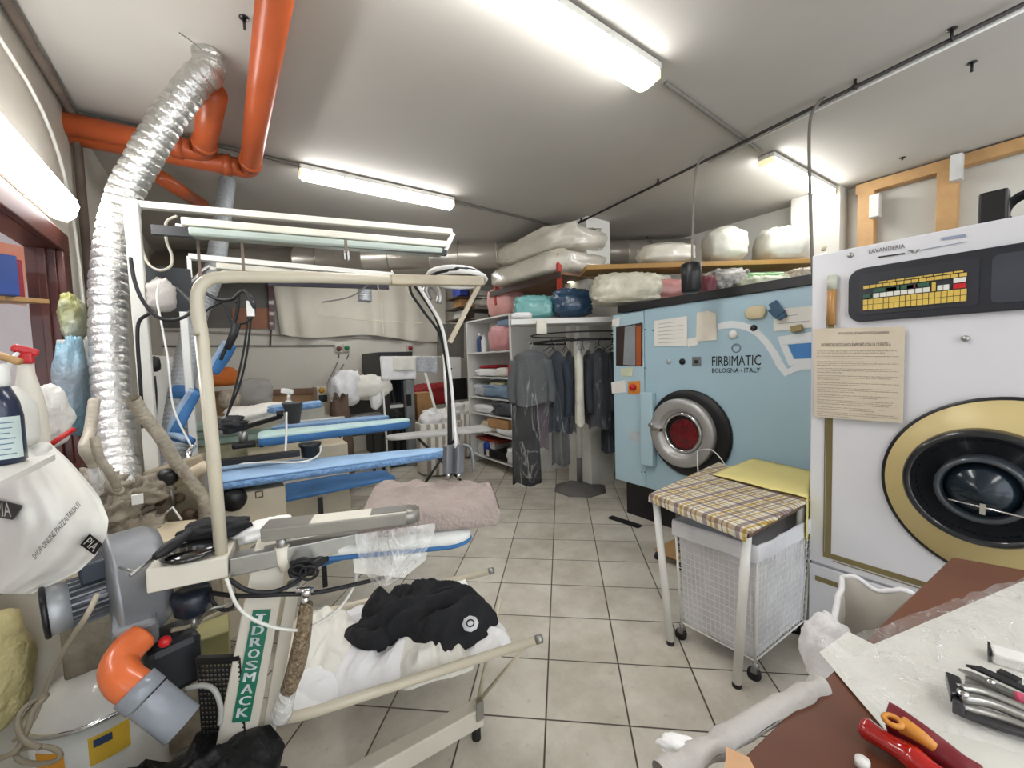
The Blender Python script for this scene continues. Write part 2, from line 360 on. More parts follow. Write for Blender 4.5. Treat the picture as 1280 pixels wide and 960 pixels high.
# drop cables
pts = [at(880, 196, D=2.9), at(873, 204, D=2.85), at(869, 222, D=2.8), at(866, 290, D=2.75), at(865, 331, D=2.75)]
t = thing('hanging_socket', 'black cylindrical hanging socket on a grey drop cable above the blue machine', 'socket', pts[-1])
G().tube(pts, .008, 7, spline=True).build('drop_cable', cond, t)
p = at(864, 329, D=2.75); q = at(864, 366, D=2.75); G().lathe(q, (p-q), [(.05, 0), (.062, .015), (.064, .1), (.066, .11), (.066, .19), (.05, .2)], 24).build('socket_body', black, t)
pts = [at(1046, 112, D=2.5), at(1022, 130, D=2.45), at(1012, 160, D=2.4), at(1013, 250, D=2.35), at(1016, 345, D=2.4)]
cable('drop_cable', pts, .009, cond, 'grey cable dropping from the ceiling rail beside the white machine corner')
# ---- left wall / ceiling edge, pipes
dkp = mat('old_dark_pipe', '#5c4f44', .7, var=.3)
a = at(12, 5, X=XL+.03); b = at(94, 170, X=XL+.03); cable('wall_pipe', [V((XL+.03, a.y-.6, 2.95)), V((XL+.03, b.y, 2.95)), V((XL+.03, b.y+.03, 2.9)), V((XL+.03, b.y+.03, 1.0))], .022, dkp, 'old brown pipe along the left wall top then down the wall', 'pipe', False)
cable('wall_cable', [V((XL+.02, 1.6, 2.75)), V((XL+.02, 2.9, 2.72)), V((XL+.02, 3.3, 2.2)), V((XL+.02, 3.3, 1.3))], .008, white_paint, 'thin painted cable running down the left wall by the window frame')
# orange drain pipes
def drain(pts, r, label):
    pts = [V(p) for p in pts]; t = thing('drain_pipe', label, 'pipe', pts[0])
    out = []
    for i, p in enumerate(pts):
        if 0 < i < len(pts)-1:
            d0 = (pts[i-1]-p).normalized(); d1 = (pts[i+1]-p).normalized(); out += [p+d0*r*1.6, p+d0*r*.5+d1*r*.08, p+d0*r*.08+d1*r*.5, p+d1*r*1.6]
        else: out.append(p)
    G().tube(out, r, 20).build('pipe', orange, t)
    for i, p in enumerate(pts):
        for q in ([pts[i-1]] if i else [])+([pts[i+1]] if i < len(pts)-1 else []):
            if 0 < i < len(pts)-1:
                d = (q-p).normalized(); G().cyl(p+d*r*1.7, p+d*r*2.6, r*1.12, n=20).build('collar', orange, t)
    return t
zo = 2.86
e1 = at(312, 212, Z=zo); drain([V((e1.x+.02, .9, zo)), e1, V((XL, e1.y+.02, zo))], .062, 'long orange drain pipe running under the ceiling and turning towards the left wall')
e2 = at(254, 190, Z=zo+.02); drain([at(267, 116, Z=zo+.02), e2, V((XL, e2.y+.02, zo+.02))], .062, 'short orange drain pipe behind the top of the silver duct')
a = at(198, 220, Y=e1.y+.3); b = at(253, 256, Y=e1.y+.9); single('drain_branch', G().cyl(a, b, .05), orange, 'orange pipe branch slanting down behind the silver duct', 'pipe')
# ================================================================= BLUE DRY CLEANING MACHINE  (front faces -X)
blue = mat('pale_blue_enamel', '#a6c2cf', .35, var=.03, scale=1.5)
blue2 = mat('pale_blue_panel', '#adc8d3', .35, var=.03, scale=1.5)
XB = 2.955
m = thing('dry_cleaning_machine', 'pale blue dry cleaning machine with round chrome door on a black base', 'dry cleaner', (3.5, 1.6, 0))
G().bx(XB+.03, 4.3, .80, 2.5, .30, 1.86).build('body', blue, m, bevel=.008)
G().bx(XB+.05, 4.3, .80, 2.44, .0, .30).build('base', black, m)
pk = at(806, 500, X=XB).y
G().bx(XB, XB+.03, pk+.004, 2.53, .31, 1.845).build('side_panel', blue2, m, bevel=.004)
G().bx(XB, XB+.03, .80, pk-.004, .31, 1.86).build('front_panel', blue, m, bevel=.004)
G().bx(XB-.02, 4.2, .80, 2.46, 1.86, 1.925).build('top_rim', black, m, bevel=.004)
def F(x, y, o=.002): return at(x, y, X=XB-o)
def quadF(pts, o=.003, th=.002): return G().prism([F(x, y, o) for x, y in pts], (th, 0, 0))
# circular door
dc = V((XB, 1.745, .86)); AX = V((-1, 0, 0))
p = at(861, 541, X=XB); dc = V((XB, p.y+.0, p.z)); dco = V((0, .035, 0)); Rb = (at(861, 489, X=XB).z-at(861, 593, X=XB).z)/2*1.03
G().lathe(dc, AX, [(Rb, 0), (Rb, .02), (Rb*.97, .028), (Rb*.8, .028)], 56).build('door_seal', black, m)
d = G().lathe(dc+dco+AX*.02, AX, [(Rb*.80, 0), (Rb*.80, .045), (Rb*.77, .055), (Rb*.58, .055), (Rb*.55, .045), (Rb*.47, .0), (Rb*.44, .005)], 56, caps=False).build('door', mat('door_steel', '#b4b3b0', .38, .55, var=.04), m)
G().ring(dc+dco+AX*.035, AX, Rb*.44, .014, 48).build('glass_rim', chrome, d)
G().lathe(dc+dco+AX*.0, AX, [(Rb*.43, .03), (Rb*.2, .045), (.001, .05)], 40, caps=False).build('door_glass', film('dark_door_glass', '#101014', .35, .05, .0), d)
redf = mat('red_garment', '#9c1c24', .9, bump=.6, bscale=30)
G().lathe(dc+dco+AX*.026, AX, [(Rb*.43, -.001), (Rb*.43, .0)], 40).build('drum_opening', black, d)
G().lathe(dc+dco+AX*.028+V((0, -.01, -.01)), AX, [(Rb*.36, 0), (Rb*.33, .006), (Rb*.1, .002)], 18).build('red_load', redf, d)
G().bx(XB-.06, XB, dc.y+Rb*.86, dc.y+Rb*1.22, dc.z-Rb*.95, dc.z+Rb*.9).build('hinge_block', blue2, m, bevel=.01)
g = G(); g.bar(F(821, 528, .05), F(822, 560, .05), .02, .03); g.box(F(822, 537, .08), (.05, .07, .03)); g.lathe(F(816, 531, .06), AX, [(.02, 0), (.02, .04)], 14)
g.build('door_handle', chrome, m, bevel=.004)
# side panel window, red knob, plate
G().prism([F(770, 409, .004), F(803, 403, .004), F(803, 458, .004), F(770, 457, .004)], (.004, 0, 0)).build('control_window', mat('window_dark', '#3b2d2a', .3), m)
G().prism([F(781, 409, .008), F(794, 406, .008), F(794, 457, .008), F(779, 456, .008)], (.004, 0, 0)).build('display_panel', mat('display_grey', '#8b9092', .3), m)
G().prism([F(795, 408, .008), F(801, 407, .008), F(801, 457, .008), F(795, 457, .008)], (.004, 0, 0)).build('side_strip', mat('amber_strip', '#a3552c', .4), m)
G().prism([F(785, 477, .004), F(800, 476, .004), F(800, 492, .004), F(785, 493, .004)], (.004, 0, 0)).build('switch_plate', mat('switch_orange', '#d98a3c', .4), m)
G().lathe(F(792, 484, .006), AX, [(.028, 0), (.028, .02), (.022, .035)], 20).build('emergency_knob', redp, m)
G().prism([F(786, 538, .004), F(802, 540, .004), F(802, 553, .004), F(786, 549, .004)], (.003, 0, 0)).build('nameplate', mat('plate_grey', '#b9c3c6', .4), m)
g = G()
for x, y in ((806, 412), (806, 460), (806, 590), (802, 590), (816, 413)): g.lathe(F(x, y, .003), AX, [(.006, 0), (.004, .004)], 10)
g.build('screws', black, m)
G().lathe(F(836, 452), AX, [(.022, 0), (.02, .006), (.008, .006)], 20).build('lock', mat('lock_ring', '#c6ccd0', .3, .5), m)
G().lathe(F(853, 452), AX, [(.026, 0), (.024, .008)], 24).build('gauge', black, m)
g = G(); g.prism([F(865, 446, .004), F(876, 446, .004), F(876, 458, .004), F(865, 458, .004)], (.004, 0, 0)); k = g.build('selector_switch', mat('switch_grey', '#76797c', .4), m)
G().lathe(F(870.5, 452, .006), AX, [(.014, 0), (.012, .02)], 16).build('knob', black, k)
G().lathe(F(917, 418), AX, [(.03, 0), (.03, .012), (.016, .02)], 24).build('gauge', white_en, m)
G().ring(F(920, 435), AX, .028, .006, 24).build('emblem', mat('emblem_grey', '#8a9aa6', .4), m)
G().lathe(F(942, 410, .006), AX, [(.022, 0), (.014, .01), (.006, .012)], 20).build('gauge', black, m)
# white and blue swoosh on the panel
def fp(x, y, o): return F(x, y, o)
def arcpts(c, rx, ry, a0, a1, n=22): return [(c[0]+rx*math.cos(math.radians(a0+(a1-a0)*i/n)), c[1]-ry*math.sin(math.radians(a0+(a1-a0)*i/n))) for i in range(n+1)]
whs = mat('swoosh_white', '#dfe4e6', .4, var=.02); bls = mat('swoosh_blue', '#3f7fc0', .4, var=.02)
def band(o, i_):
    g = G(); n = len(o)
    for k in range(n-1): g.prism([F(*o[k], .0035), F(*o[k+1], .0035), F(*i_[k+1], .0035), F(*i_[k], .0035)], (.002, 0, 0))
    return g
o_ = [(897, 405), (905, 402), (915, 401), (926, 402), (938, 406), (950, 414), (962, 426), (972, 440), (980, 455), (985, 462)]
i_ = [(897, 413), (905, 411), (915, 410), (926, 411), (937, 415), (946, 421), (955, 431), (963, 443), (970, 457), (981, 471)]
band(o_, i_).build('white_swoosh', whs, m)
o_ = [(985, 461), (995, 455), (1006, 452), (1018, 452)]; i_ = [(981, 471), (993, 465), (1006, 462), (1018, 462)]
band(o_, i_).build('white_swoosh', whs, m)
quadF([(985, 431), (1019, 428), (1019, 447), (993, 449)]).build('blue_swoosh', bls, m)
quadF([(975, 431), (984, 431), (992, 449), (1018, 448), (1018, 454), (986, 457)]).build('white_swoosh', whs, m)
quadF([(972, 421), (1019, 414), (1019, 428), (975, 431)]).build('white_swoosh', whs, m)
G().text('FIRBIMATIC', F(890, 457.5, .004), F(951, 456.5, .004), F(890, 445.5, .004)).build('lettering', black, m)
G().text('BOLOGNA - ITALY', F(890, 466, .004), F(950, 465.5, .004), F(890, 460.5, .004)).build('lettering', black, m)
# papers and clips stuck on its front
def sheetF(name, pts, mt, label, cat='paper', o=.006, lines=0):
    s_ = single(name, quadF(pts, o, .001), mt, label, cat)
    if lines:
        g = G()
        for k in range(lines):
            f = (k+1)/(lines+1); A_ = F(*pts[0], o+.002)*(1-f)+F(*pts[3], o+.002)*f; B_ = F(*pts[1], o+.002)*(1-f)+F(*pts[2], o+.002)*f
            d = B_-A_; A2 = A_+d*.12; B2 = A_+d*(.88 if k % 3 else .6); h = (F(*pts[0])-F(*pts[3])).normalized()*.0035
            g.prism([A2, B2, B2-h, A2-h], (.0005, 0, 0))
        g.build('printed_lines', mat('pale_ink', '#9a9a98', .8), s_)
    return s_
sheetF('notice_sheet', [(818, 401), (859, 395), (859, 432), (818, 433)], paper, 'white printed sheet taped at the upper left of the blue machine front', lines=6)
sheetF('paper_bag', [(871, 391), (884, 388), (895, 392), (896, 425), (870, 427)], mat('bag_paper', '#e6dfd0', .8), 'cream paper bag stuck on the blue machine beside the printed sheet')
sheetF('note', [(858, 424), (872, 421), (872, 431), (860, 434)], paper, 'small white note between the printed sheet and the cream paper bag')
sheetF('note', [(764, 478), (781, 475), (783, 490), (765, 492)], paper, 'white note stuck left of the red knob on the blue machine')
sheetF('note', [(775, 461), (792, 459), (790, 470), (777, 471)], mat('green_note', '#c9cfb0', .8), 'pale green note under the small control window')
sheetF('note', [(765, 400), (775, 396), (774, 407), (765, 408)], paper, 'small white note on the top left corner of the blue machine')
sheetF('notice_sheet', [(967, 387), (1019, 382), (1019, 409), (967, 414)], paper, 'white sheet with printed heading under the blue clip', lines=2)
g = G(); p = F(946, 393, .03); g.lump(F(944, 399, .02), (.04, .13, .09), e=.8); single('clothes_clip', g, mat('beige_clip', '#d4c7a2', .5), 'beige plastic clip stuck on the blue machine right of the paper bag', 'clip')
g = G(); g.bar(F(966, 378, .02), F(979, 398, .02), .03, .05); g.bar(F(966, 384, .03), F(976, 394, .03), .02, .07); single('bulldog_clip', g, mat('blue_clip', '#23506e', .4), 'dark blue clip holding the heading sheet on the blue machine', 'clip', bevel=.004)
g = G(); g.bar(F(989, 412, .02), F(1003, 409, .02), .03, .04); single('clothes_peg', g, mat('peg_tan', '#a08c5c', .5), 'tan peg clipped at the bottom of the heading sheet', 'peg', bevel=.004)
# ================================================================= WHITE WASHING MACHINE
XW = 2.33
we = mat('white_machine_enamel', '#d6d6da', .25, var=.02, scale=1.5)
w = thing('washing_machine', 'large white industrial washer with gold ringed porthole and black control panel', 'washing machine', (2.9, 0, 0))
def Wp(x, y, o=.002): return at(x, y, X=XW-o)
zg = .405
G().bx(XW+.02, 3.6, -1.1, .765, .06, 1.905).build('body', we, w, bevel=.01)
G().bx(XW, XW+.03, -1.1, .767, zg+.006, 1.912).build('front_panel', we, w, bevel=.006)
G().bx(XW, XW+.03, -1.1, .767, .05, zg-.006).build('lower_panel', we, w, bevel=.006)
G().bx(XW+.04, 3.5, -1.08, .74, 0, .06).build('plinth', black, w)
gold = mat('gold_trim', '#8d815a', .3, .6); goldp = mat('gold_panel', '#d0bd86', .4, .05, var=.06, scale=2)
def stripe(x0, y0, x1, y1, x2, y2, x3, y3): return G().prism([Wp(x0, y0, .003), Wp(x1, y1, .003), Wp(x2, y2, .003), Wp(x3, y3, .003)], (.002, 0, 0))
YS = Wp(1036, 600).y; zs0 = Wp(1032, 690).z
G().bx(XW-.003, XW, YS-.012, YS+.012, zs0, 1.62).build('gold_stripe', gold, w)
G().bx(XW-.004, XW, YS+.016, YS+.019, zs0, 1.62).build('gold_stripe', gold, w)
G().bx(XW-.003, XW, -1.0, YS+.019, zs0-.025, zs0).build('gold_stripe', gold, w)
G().bx(XW-.003, XW, -1.0, YS-.02, zs0-.036, zs0-.032).build('gold_stripe', gold, w)
p = Wp(1019, 722); G().bx(XW-.003, XW, p.y-.09, p.y, p.z-.012, p.z+.012).build('gold_stripe', gold, w)
# porthole
cw = V((XW, -.06, .955)); 
yl = at(1103, 590, X=XW).y; zt = at(1190, 497, X=XW).z
Rg = .356; cw.y = .142; cw.z = .91
G().lathe(cw, AX, [(Rg, 0), (Rg, .012), (Rg*.975, .014)], 80).build('ring_edge', black, w)
G().lathe(cw, AX, [(Rg*.97, .0), (Rg*.965, .016), (Rg*.4, .016)], 80).build('gold_ring', goldp, w)
cd = V((XW, .204, .925)); Rd = .221
dd = G().lathe(cd, AX, [(Rd, .0), (Rd*.99, .06), (Rd*.93, .085), (Rd*.86, .07), (Rd*.8, .05), (Rd*.55, .03)], 80, caps=False).build('door', mat('porthole_black', '#1c1e22', .22, var=.1, coat=.5), w)
G().lathe(cd, AX, [(Rd*.86, .069), (Rd*.8, .05), (Rd*.55, .02), (.001, .02)], 60, caps=False).build('inner_cone', mat('drum_black', '#0a0d12', .3, coat=.4), dd)
G().lathe(cd, AX, [(Rd*.56, .03), (Rd*.55, .10), (Rd*.50, .115), (Rd*.46, .10), (Rd*.44, .05)], 60, caps=False).build('glass_rim', mat('rim_grey', '#3a4046', .3, coat=.4), dd)
G().lathe(cd, AX, [(Rd*.46, .07), (Rd*.3, .12), (.001, .135)], 48, caps=False).build('door_glass', mat('door_glass_dark', '#16222c', .18, var=.4, scale=5.), dd)
hz = cd.z-.055
g = G(); g.cyl(V((XW-.135, cd.y+.075, hz+.012)), V((XW-.135, cd.y-.26, hz-.02)), .0035); g.box((XW-.135, cd.y-.01, hz-.002), (.012, .014, .04)); g.build('door_handle', chrome, w)
# control panel
def rr(pts, o, th): return G().prism([Wp(x, y, o) for x, y in pts], (th, 0, 0))
yA = at(1063, 380, X=XW).y; zA = at(1063, 372, X=XW).z
z0c, z1c = at(1070, 403, X=XW).z, at(1070, 337, X=XW).z
yA = at(1062, 370, X=XW).y
def rrect(y0, y1, z0, z1, r, o, th):
    P = []
    for cy, cz, a in ((y0-r, z1-r, 0), (y1+r, z1-r, 90), (y1+r, z0+r, 180), (y0-r, z0+r, 270)):
        for k in range(6):
            t = math.radians(a+18*k); P.append(V((XW-o, cy+r*math.cos(t), cz+r*math.sin(t))))
    return G().prism(P, (th, 0, 0))
cpan = rrect(yA, yA-.86, z0c, z1c, .05, .02, .02).build('control_panel', mat('panel_charcoal', '#22252c', .35), w, bevel=.004)
y2 = at(1225, 350, X=XW).y
rrect(yA-.04, y2, z0c+.03, z1c-.03, .015, .024, .006).build('display_bezel', mat('bezel_dark', '#2c2f36', .3), cpan)
rrect(y2-.03, yA-.82, z0c+.03, z1c-.03, .02, .022, .004).build('blank_cover', mat('bezel_grey', '#3a3e46', .35), cpan)
# key grid
yK0 = at(1079, 380, X=XW-.03).y; yK1 = at(1210, 340, X=XW-.03).y; zK0 = at(1080, 388, X=XW-.03).z; zK1 = zK0+.125
ky = mat('key_yellow', '#cfb255', .4); kw = mat('key_white', '#d9d8cf', .4); kg = mat('key_green', '#2f5a46', .4); kr = mat('key_maroon', '#70283a', .4)
nK = 18; wK = (yK0-yK1)/nK
def keyrow(n, z0, z1, mt, a=0., b=1., gap=.12):
    g = G(); ww = (yK0-yK1)*(b-a)/n
    for k in range(n): y = yK0-(yK0-yK1)*a-ww*k; g.bx(XW-.032, XW-.026, y-ww*(1-gap), y, z0, z1)
    return g.build('keys', mt, cpan)
keyrow(18, zK0, zK0+.022, ky); keyrow(18, zK0+.024, zK0+.046, ky)
keyrow(1, zK0+.052, zK0+.068, kg, 0, .09); keyrow(8, zK0+.05, zK0+.068, kw, .11, .68); keyrow(2, zK0+.05, zK0+.07, kw, .74, .85); keyrow(1, zK0+.05, zK0+.068, redp, .88, 1)
keyrow(4, zK0+.072, zK0+.088, kg, .11, .68); keyrow(1, zK0+.05, zK0+.085, ky, .69, .73); keyrow(1, zK0+.072, zK0+.09, kw, .88, 1); keyrow(2, zK0+.072, zK0+.086, kr, .25, .66, .5)
keyrow(14, zK0+.093, zK0+.106, ky, .0, 1.); keyrow(9, zK0+.110, zK0+.116, ky, .17, .97)
# lettering on top of the washer
G().text('LAVANDERIA', Wp(1086, 317, .004), Wp(1131, 310, .004), Wp(1086, 312, .004)).build('lettering', ink, w)
g = G(); g.prism([Wp(1098, 322.4, .004), Wp(1131, 317.4, .004), Wp(1131, 315.9, .004), Wp(1098, 320.6, .004)], (.001, 0, 0)); g.build('printed_line', ink, w)
g = G(); g.prism([Wp(1134, 313, .004), Wp(1141, 312, .004), Wp(1143, 317, .004)], (.002, 0, 0)); g.prism([Wp(1150, 311, .004), Wp(1144, 317, .004), Wp(1146, 312, .004)], (.002, 0, 0)); g.build('emblem', mat('emblem_green', '#6d7a70', .5), w)
g = G(); g.prism([Wp(1177, 300.5, .004), Wp(1207, 295.8, .004), Wp(1207, 292.3, .004), Wp(1177, 297, .004)], (.001, 0, 0)); g.build('printed_line', mat('blue_ink', '#8a93a8', .6), w)
g = G(); g.prism([Wp(1150, 313.2, .004), Wp(1207, 302.6, .004), Wp(1207, 301.8, .004), Wp(1150, 312.3, .004)], (.001, 0, 0)); g.build('printed_line', mat('blue_ink', '#8a93a8', .6), w)
G().lathe(Wp(1063, 319, .002), AX, [(.012, 0), (.009, .006)], 14).build('bolt', steel, w)
G().lathe(Wp(1207, 423, .002), AX, [(.012, 0), (.01, .012)], 14).build('bolt', steel, w)
# thermometer strip
t = thing('dosing_tube', 'amber filled clear tube fixed upright at the top left of the white washer', 'tube', Wp(1039, 408))
G().tube([Wp(1039, 406, .015), Wp(1040, 362, .015)], .018, 12).build('amber_fill', mat('amber_liquid', '#b0834f', .3), t)
G().tube([Wp(1040, 362, .015), Wp(1041, 344, .015)], .0185, 12).build('tube_top', mat('clear_grey', '#c6cbb9', .2), t)
# rules notice
nb = thing('notice_board', 'beige notice sheet full of printed rules on the white washer front', 'notice', Wp(1075, 470))
P0, P1, P2, P3 = Wp(1017, 411, .02), Wp(1131, 408, .02), Wp(1128, 529, .02), Wp(1018, 521, .02)
P0.y = min(P0.y, .80); 
mf = mat('aged_paper', '#cdc1ac', .7, var=.05)
G().prism([P0, P1, P2, P3], (.006, 0, 0)).build('sheet', mf, nb)
def bi(u, v_, o=.003): q = (P0*(1-u)+P1*u)*(1-v_)+(P3*(1-u)+P2*u)*v_; return q-V((o, 0, 0))
G().text('NORME CHE REGOLANO I RAPPORTI CON LA CLIENTELA', bi(.1, .20), bi(.87, .20), bi(.1, .165)).build('heading', ink, nb)
G().text('ASSOCIAZIONE ARTIGIANI PULITINTOLAVANDERIE', bi(.3, .07), bi(.85, .07), bi(.3, .045)).build('heading', ink, nb)
random.seed(3); g = G(); y = .245
WD = 'il cliente deve ritirare i capi consegnati entro trenta giorni dalla data indicata sulla ricevuta la lavanderia non risponde dei danni causati da difetti del tessuto bottoni e accessori in caso di smarrimento vale il regolamento della categoria ogni reclamo va presentato al momento del ritiro'.split()
para = 0
while y < .95:
    n = random.choice((2, 2, 3))
    for k in range(n):
        st = ' '.join(WD[(para*7+k*11+j) % len(WD)] for j in range(15 if k < n-1 else random.randint(5, 13)))
        wd = min(.92, len(st)*.0092)
        g.text(st, bi(.04, y+.013), bi(.04+wd, y+.013), bi(.04, y)); y += .021
    y += .016; para += 1
g.build('printed_text', ink, nb)
# webcam-like black thing and coil on top
t = thing('desk_speaker', 'black boxy device and coiled black hose on top of the white washer', 'device', (2.6, .3, 1.91))
pa = at(1242, 275, X=XW+.12); G().box((pa.x, pa.y, 1.912+.065), (.07, .075, .13)).build('box', black, t, bevel=.008)
pb = at(1275, 262, X=XW+.15); g = G()
for k in range(9): g.ring(V((pb.x, pb.y-.02-.0*k, 1.912+.06))+V((.012*k, 0, 0)), AX, .055+.004*(k % 2), .006, 20, 6)
g.build('coil', black_r, t)
# ================================================================= PLAID TABLE, YELLOW CLOTH, WIRE BASKET TROLLEY
zt_ = .735
c0, c1, c2, c3 = at(813, 617, Z=zt_), at(936, 664, Z=zt_), at(1009, 624, Z=zt_), at(898, 578, Z=zt_)
ct = (c0+c1+c2+c3)/4
def plaid():
    m_ = bpy.data.materials.new('plaid_cloth'); m_.use_nodes = True; nt = m_.node_tree; N = nt.nodes; L = nt.links; b = N['Principled BSDF']; b.inputs['Roughness'].default_value = .7
    ge = N.new('ShaderNodeTexCoord'); e1 = (c1-c0).normalized(); e2 = (c3-c0); e2 = (e2-e1*e2.dot(e1)).normalized()
    def wave(d, s, ramp, ph=0.):
        dt = N.new('ShaderNodeVectorMath'); dt.operation = 'DOT_PRODUCT'; L.new(ge.outputs['Object'], dt.inputs[0]); dt.inputs[1].default_value = (d.x/s, d.y/s, .25/s)
        a = N.new('ShaderNodeMath'); a.operation = 'ADD'; a.inputs[1].default_value = 10+ph; L.new(dt.outputs['Value'], a.inputs[0])
        fr = N.new('ShaderNodeMath'); fr.operation = 'FRACT'; L.new(a.outputs[0], fr.inputs[0])
        cr = N.new('ShaderNodeValToRGB'); cr.color_ramp.interpolation = 'CONSTANT'; el = cr.color_ramp.elements
        for i, (p, c) in enumerate(ramp):
            q = el[i] if i < 2 else el.new(p); q.position = p; q.color = lin(c)
        L.new(fr.outputs[0], cr.inputs[0]); return cr
    R1 = [(0, '#ffffff'), (.12, '#b5aab8'), (.26, '#ffffff'), (.34, '#e3c76a'), (.42, '#ffffff'), (.5, '#c3b4a8'), (.62, '#ffffff'), (.72, '#a296a0'), (.76, '#ffffff'), (.86, '#d9c58c'), (.92, '#ffffff')]
    w1 = wave(e1, .16, R1); w2 = wave(e2, .15, R1, .3)
    mm = N.new('ShaderNodeMixRGB'); mm.blend_type = 'MULTIPLY'; mm.inputs[0].default_value = 1; L.new(w1.outputs[0], mm.inputs[1]); L.new(w2.outputs[0], mm.inputs[2])
    m2 = N.new('ShaderNodeMixRGB'); m2.blend_type = 'MULTIPLY'; m2.inputs[0].default_value = 1; L.new(mm.outputs[0], m2.inputs[1]); m2.inputs[2].default_value = lin('#d8d2c0')
    L.new(m2.outputs[0], b.inputs['Base Color']); return m_
t = thing('work_table', 'small table with white metal legs standing over the wire basket trolley', 'table', (ct.x, ct.y, 0))
G().prism([c0-Z*.03, c1-Z*.03, c2-Z*.03, c3-Z*.03], (0, 0, .026)).build('tabletop', mat('table_underside', '#5d4a3c', .6), t)
lf = [at(838, 805, Z=0), at(921, 858, Z=0)]; 
for (b_, tp) in ((lf[0], c0*.93+ct*.07), (lf[1], c1*.93+ct*.07), (lf[1]+(c2-c1), c2*.93+ct*.07), (lf[0]+(c3-c0), c3*.93+ct*.07)):
    lg = G().cyl(V((b_.x, b_.y, .015)), V((tp.x, tp.y, zt_-.03)), .0185).build('leg', white_en, t); G().lathe(V((b_.x, b_.y, 0)), Z, [(.019, 0), (.019, .02)], 14).build('foot_cap', black_r, lg)
def cl(u, v_):
    # cloth over the table with a short drop on the visible sides
    p = (c0*(1-u)+c1*u)*(1-v_)+(c3*(1-u)+c2*u)*v_; return p
g = G()
def clf(a, b):
    u = min(1, max(0, a)); v_ = min(1, max(0, b)); p = cl(u, v_)+Z*.004
    ov = max(0, -a, a-1, -b, b-1); 
    if ov > 0:
        q = cl(a, b); d = (q-cl(u, v_)); d.normalize(); p = p+d*min(.012, ov*.3)-Z*ov*(.5 if b < 1 and a < 1 else .12)+d*noise.noise(V((a*9, b*9, 0)))*.012*min(1, ov*8)
    p.z += noise.noise(V((a*3, b*3, 1)))*.003
    return p
g.grid(lambda i, j: clf(-.09+i*1.18, -.09+j*1.14), 48, 44)
single('plaid_tablecloth', g, plaid(), 'plaid cloth in beige, grey and yellow covering the small table', 'tablecloth')
yel = mat('yellow_cloth', '#e3d58c', .8, var=.05, scale=4, bump=.15, bscale=20)
y0, y1, y2_, y3 = at(890, 594, Z=zt_+.012), at(1009, 624, Z=zt_+.012), at(1016, 590, Z=zt_+.012), at(942, 574, Z=zt_+.012)
def yf(a, b):
    p = (y0*(1-a)+y1*a)*(1-min(b, 1))+(y3*(1-a)+y2_*a)*min(b, 1)+Z*(.006+.006*noise.noise(V((a*4, b*4, 2))))
    if b > 1: p += Z*(b-1)*.15
    if a > .985: p = p-Z*0
    return p
g = G(); g.grid(yf, 24, 10)
e0, e1_ = at(1008, 624, Z=zt_+.012), at(1018, 592, Z=zt_+.012)
g.grid(lambda i, j: (e0*(1-i)+e1_*i)*1.0+V((.004, 0, 0))-Z*(j*.34*(.6+.4*i)), 6, 8)
single('yellow_cloth', g, yel, 'plain yellow cloth folded over the back of the plaid table', 'cloth', solid=.003)
# wire trolley
wm = white_en
b = [at(852, 778, Z=.09), at(944, 826, Z=.09), at(1006, 775, Z=.09)]; b3 = b[0]+b[2]-b[1]; B4 = [b[0], b[1], b[2], b3]; cb = (B4[0]+B4[2])/2
T4 = [V((cb.x+(p.x-cb.x)*1.09, cb.y+(p.y-cb.y)*1.09, .61)) for p in B4]
t = thing('basket_trolley', 'white wire laundry basket on castors with a white liner under the plaid table', 'laundry trolley', (cb.x, cb.y, 0))
for k in range(4):
    a0, a1, q0, q1 = B4[k], B4[(k+1) % 4], T4[k], T4[(k+1) % 4]; g = G()
    for i in range(1, 16): f = i/16; g.tube([a0+(a1-a0)*f, q0+(q1-q0)*f],   .0017, 5, caps=False)
    for j in range(0, 17): f = j/16; g.tube([a0+(q0-a0)*f, a1+(q1-a1)*f], .0017 if j % 16 else .004, 5, caps=False)
    g.build('wire_side', wm, t)
    G().cyl(a0-Z*.02, q0, .006, n=10).build('corner_post', wm, t)
    cs = G().lathe(V((a0.x, a0.y, .05)), Z, [(.008, 0), (.012, .03)], 10); cs.frame(V((a0.x, a0.y, .05)), V((.018, 0, 0)), V((0, .012, 0)), V((0, 0, .01)))
    ca = cs.build('castor', steel, t); G().lathe(V((a0.x-.01, a0.y, .028)), V((1, .4, 0)), [(.028, 0), (.028, .02)], 20).build('wheel', black_r, ca)
g = G()
for i in range(9): f = i/8; g.tube([B4[0]+(B4[1]-B4[0])*f, B4[3]+(B4[2]-B4[3])*f], .002, 5)
g.build('wire_bottom', wm, t)
def liner(i, j):
    k = int(i*4) % 4 if i < 1 else 0; f = i*4-int(i*4) if i < 1 else 0
    P_ = lambda S, s: (S[k]+(S[(k+1) % 4]-S[k])*f-cb2(S))*s+cb2(S)
    if j < .8: q = j/.8; p = P_(B4, .95)*(1-q)+P_(T4, .95)*q
    else: q = (j-.8)/.2; p = P_(T4, .95+.1*math.sin(min(q*2, 1)*PI/2)); p = p+Z*(.02*math.sin(q*PI))-Z*max(0, q-.4)*.10
    w_ = noise.noise(V((p.x*9, p.y*9, p.z*5)))*.010; return p+V((w_, w_, 0))
def cb2(S): return (S[0]+S[2])/2
G().grid(liner, 96, 24).build('liner', mat('liner_white', '#dcdce0', .6, bump=.2, bscale=30), t)
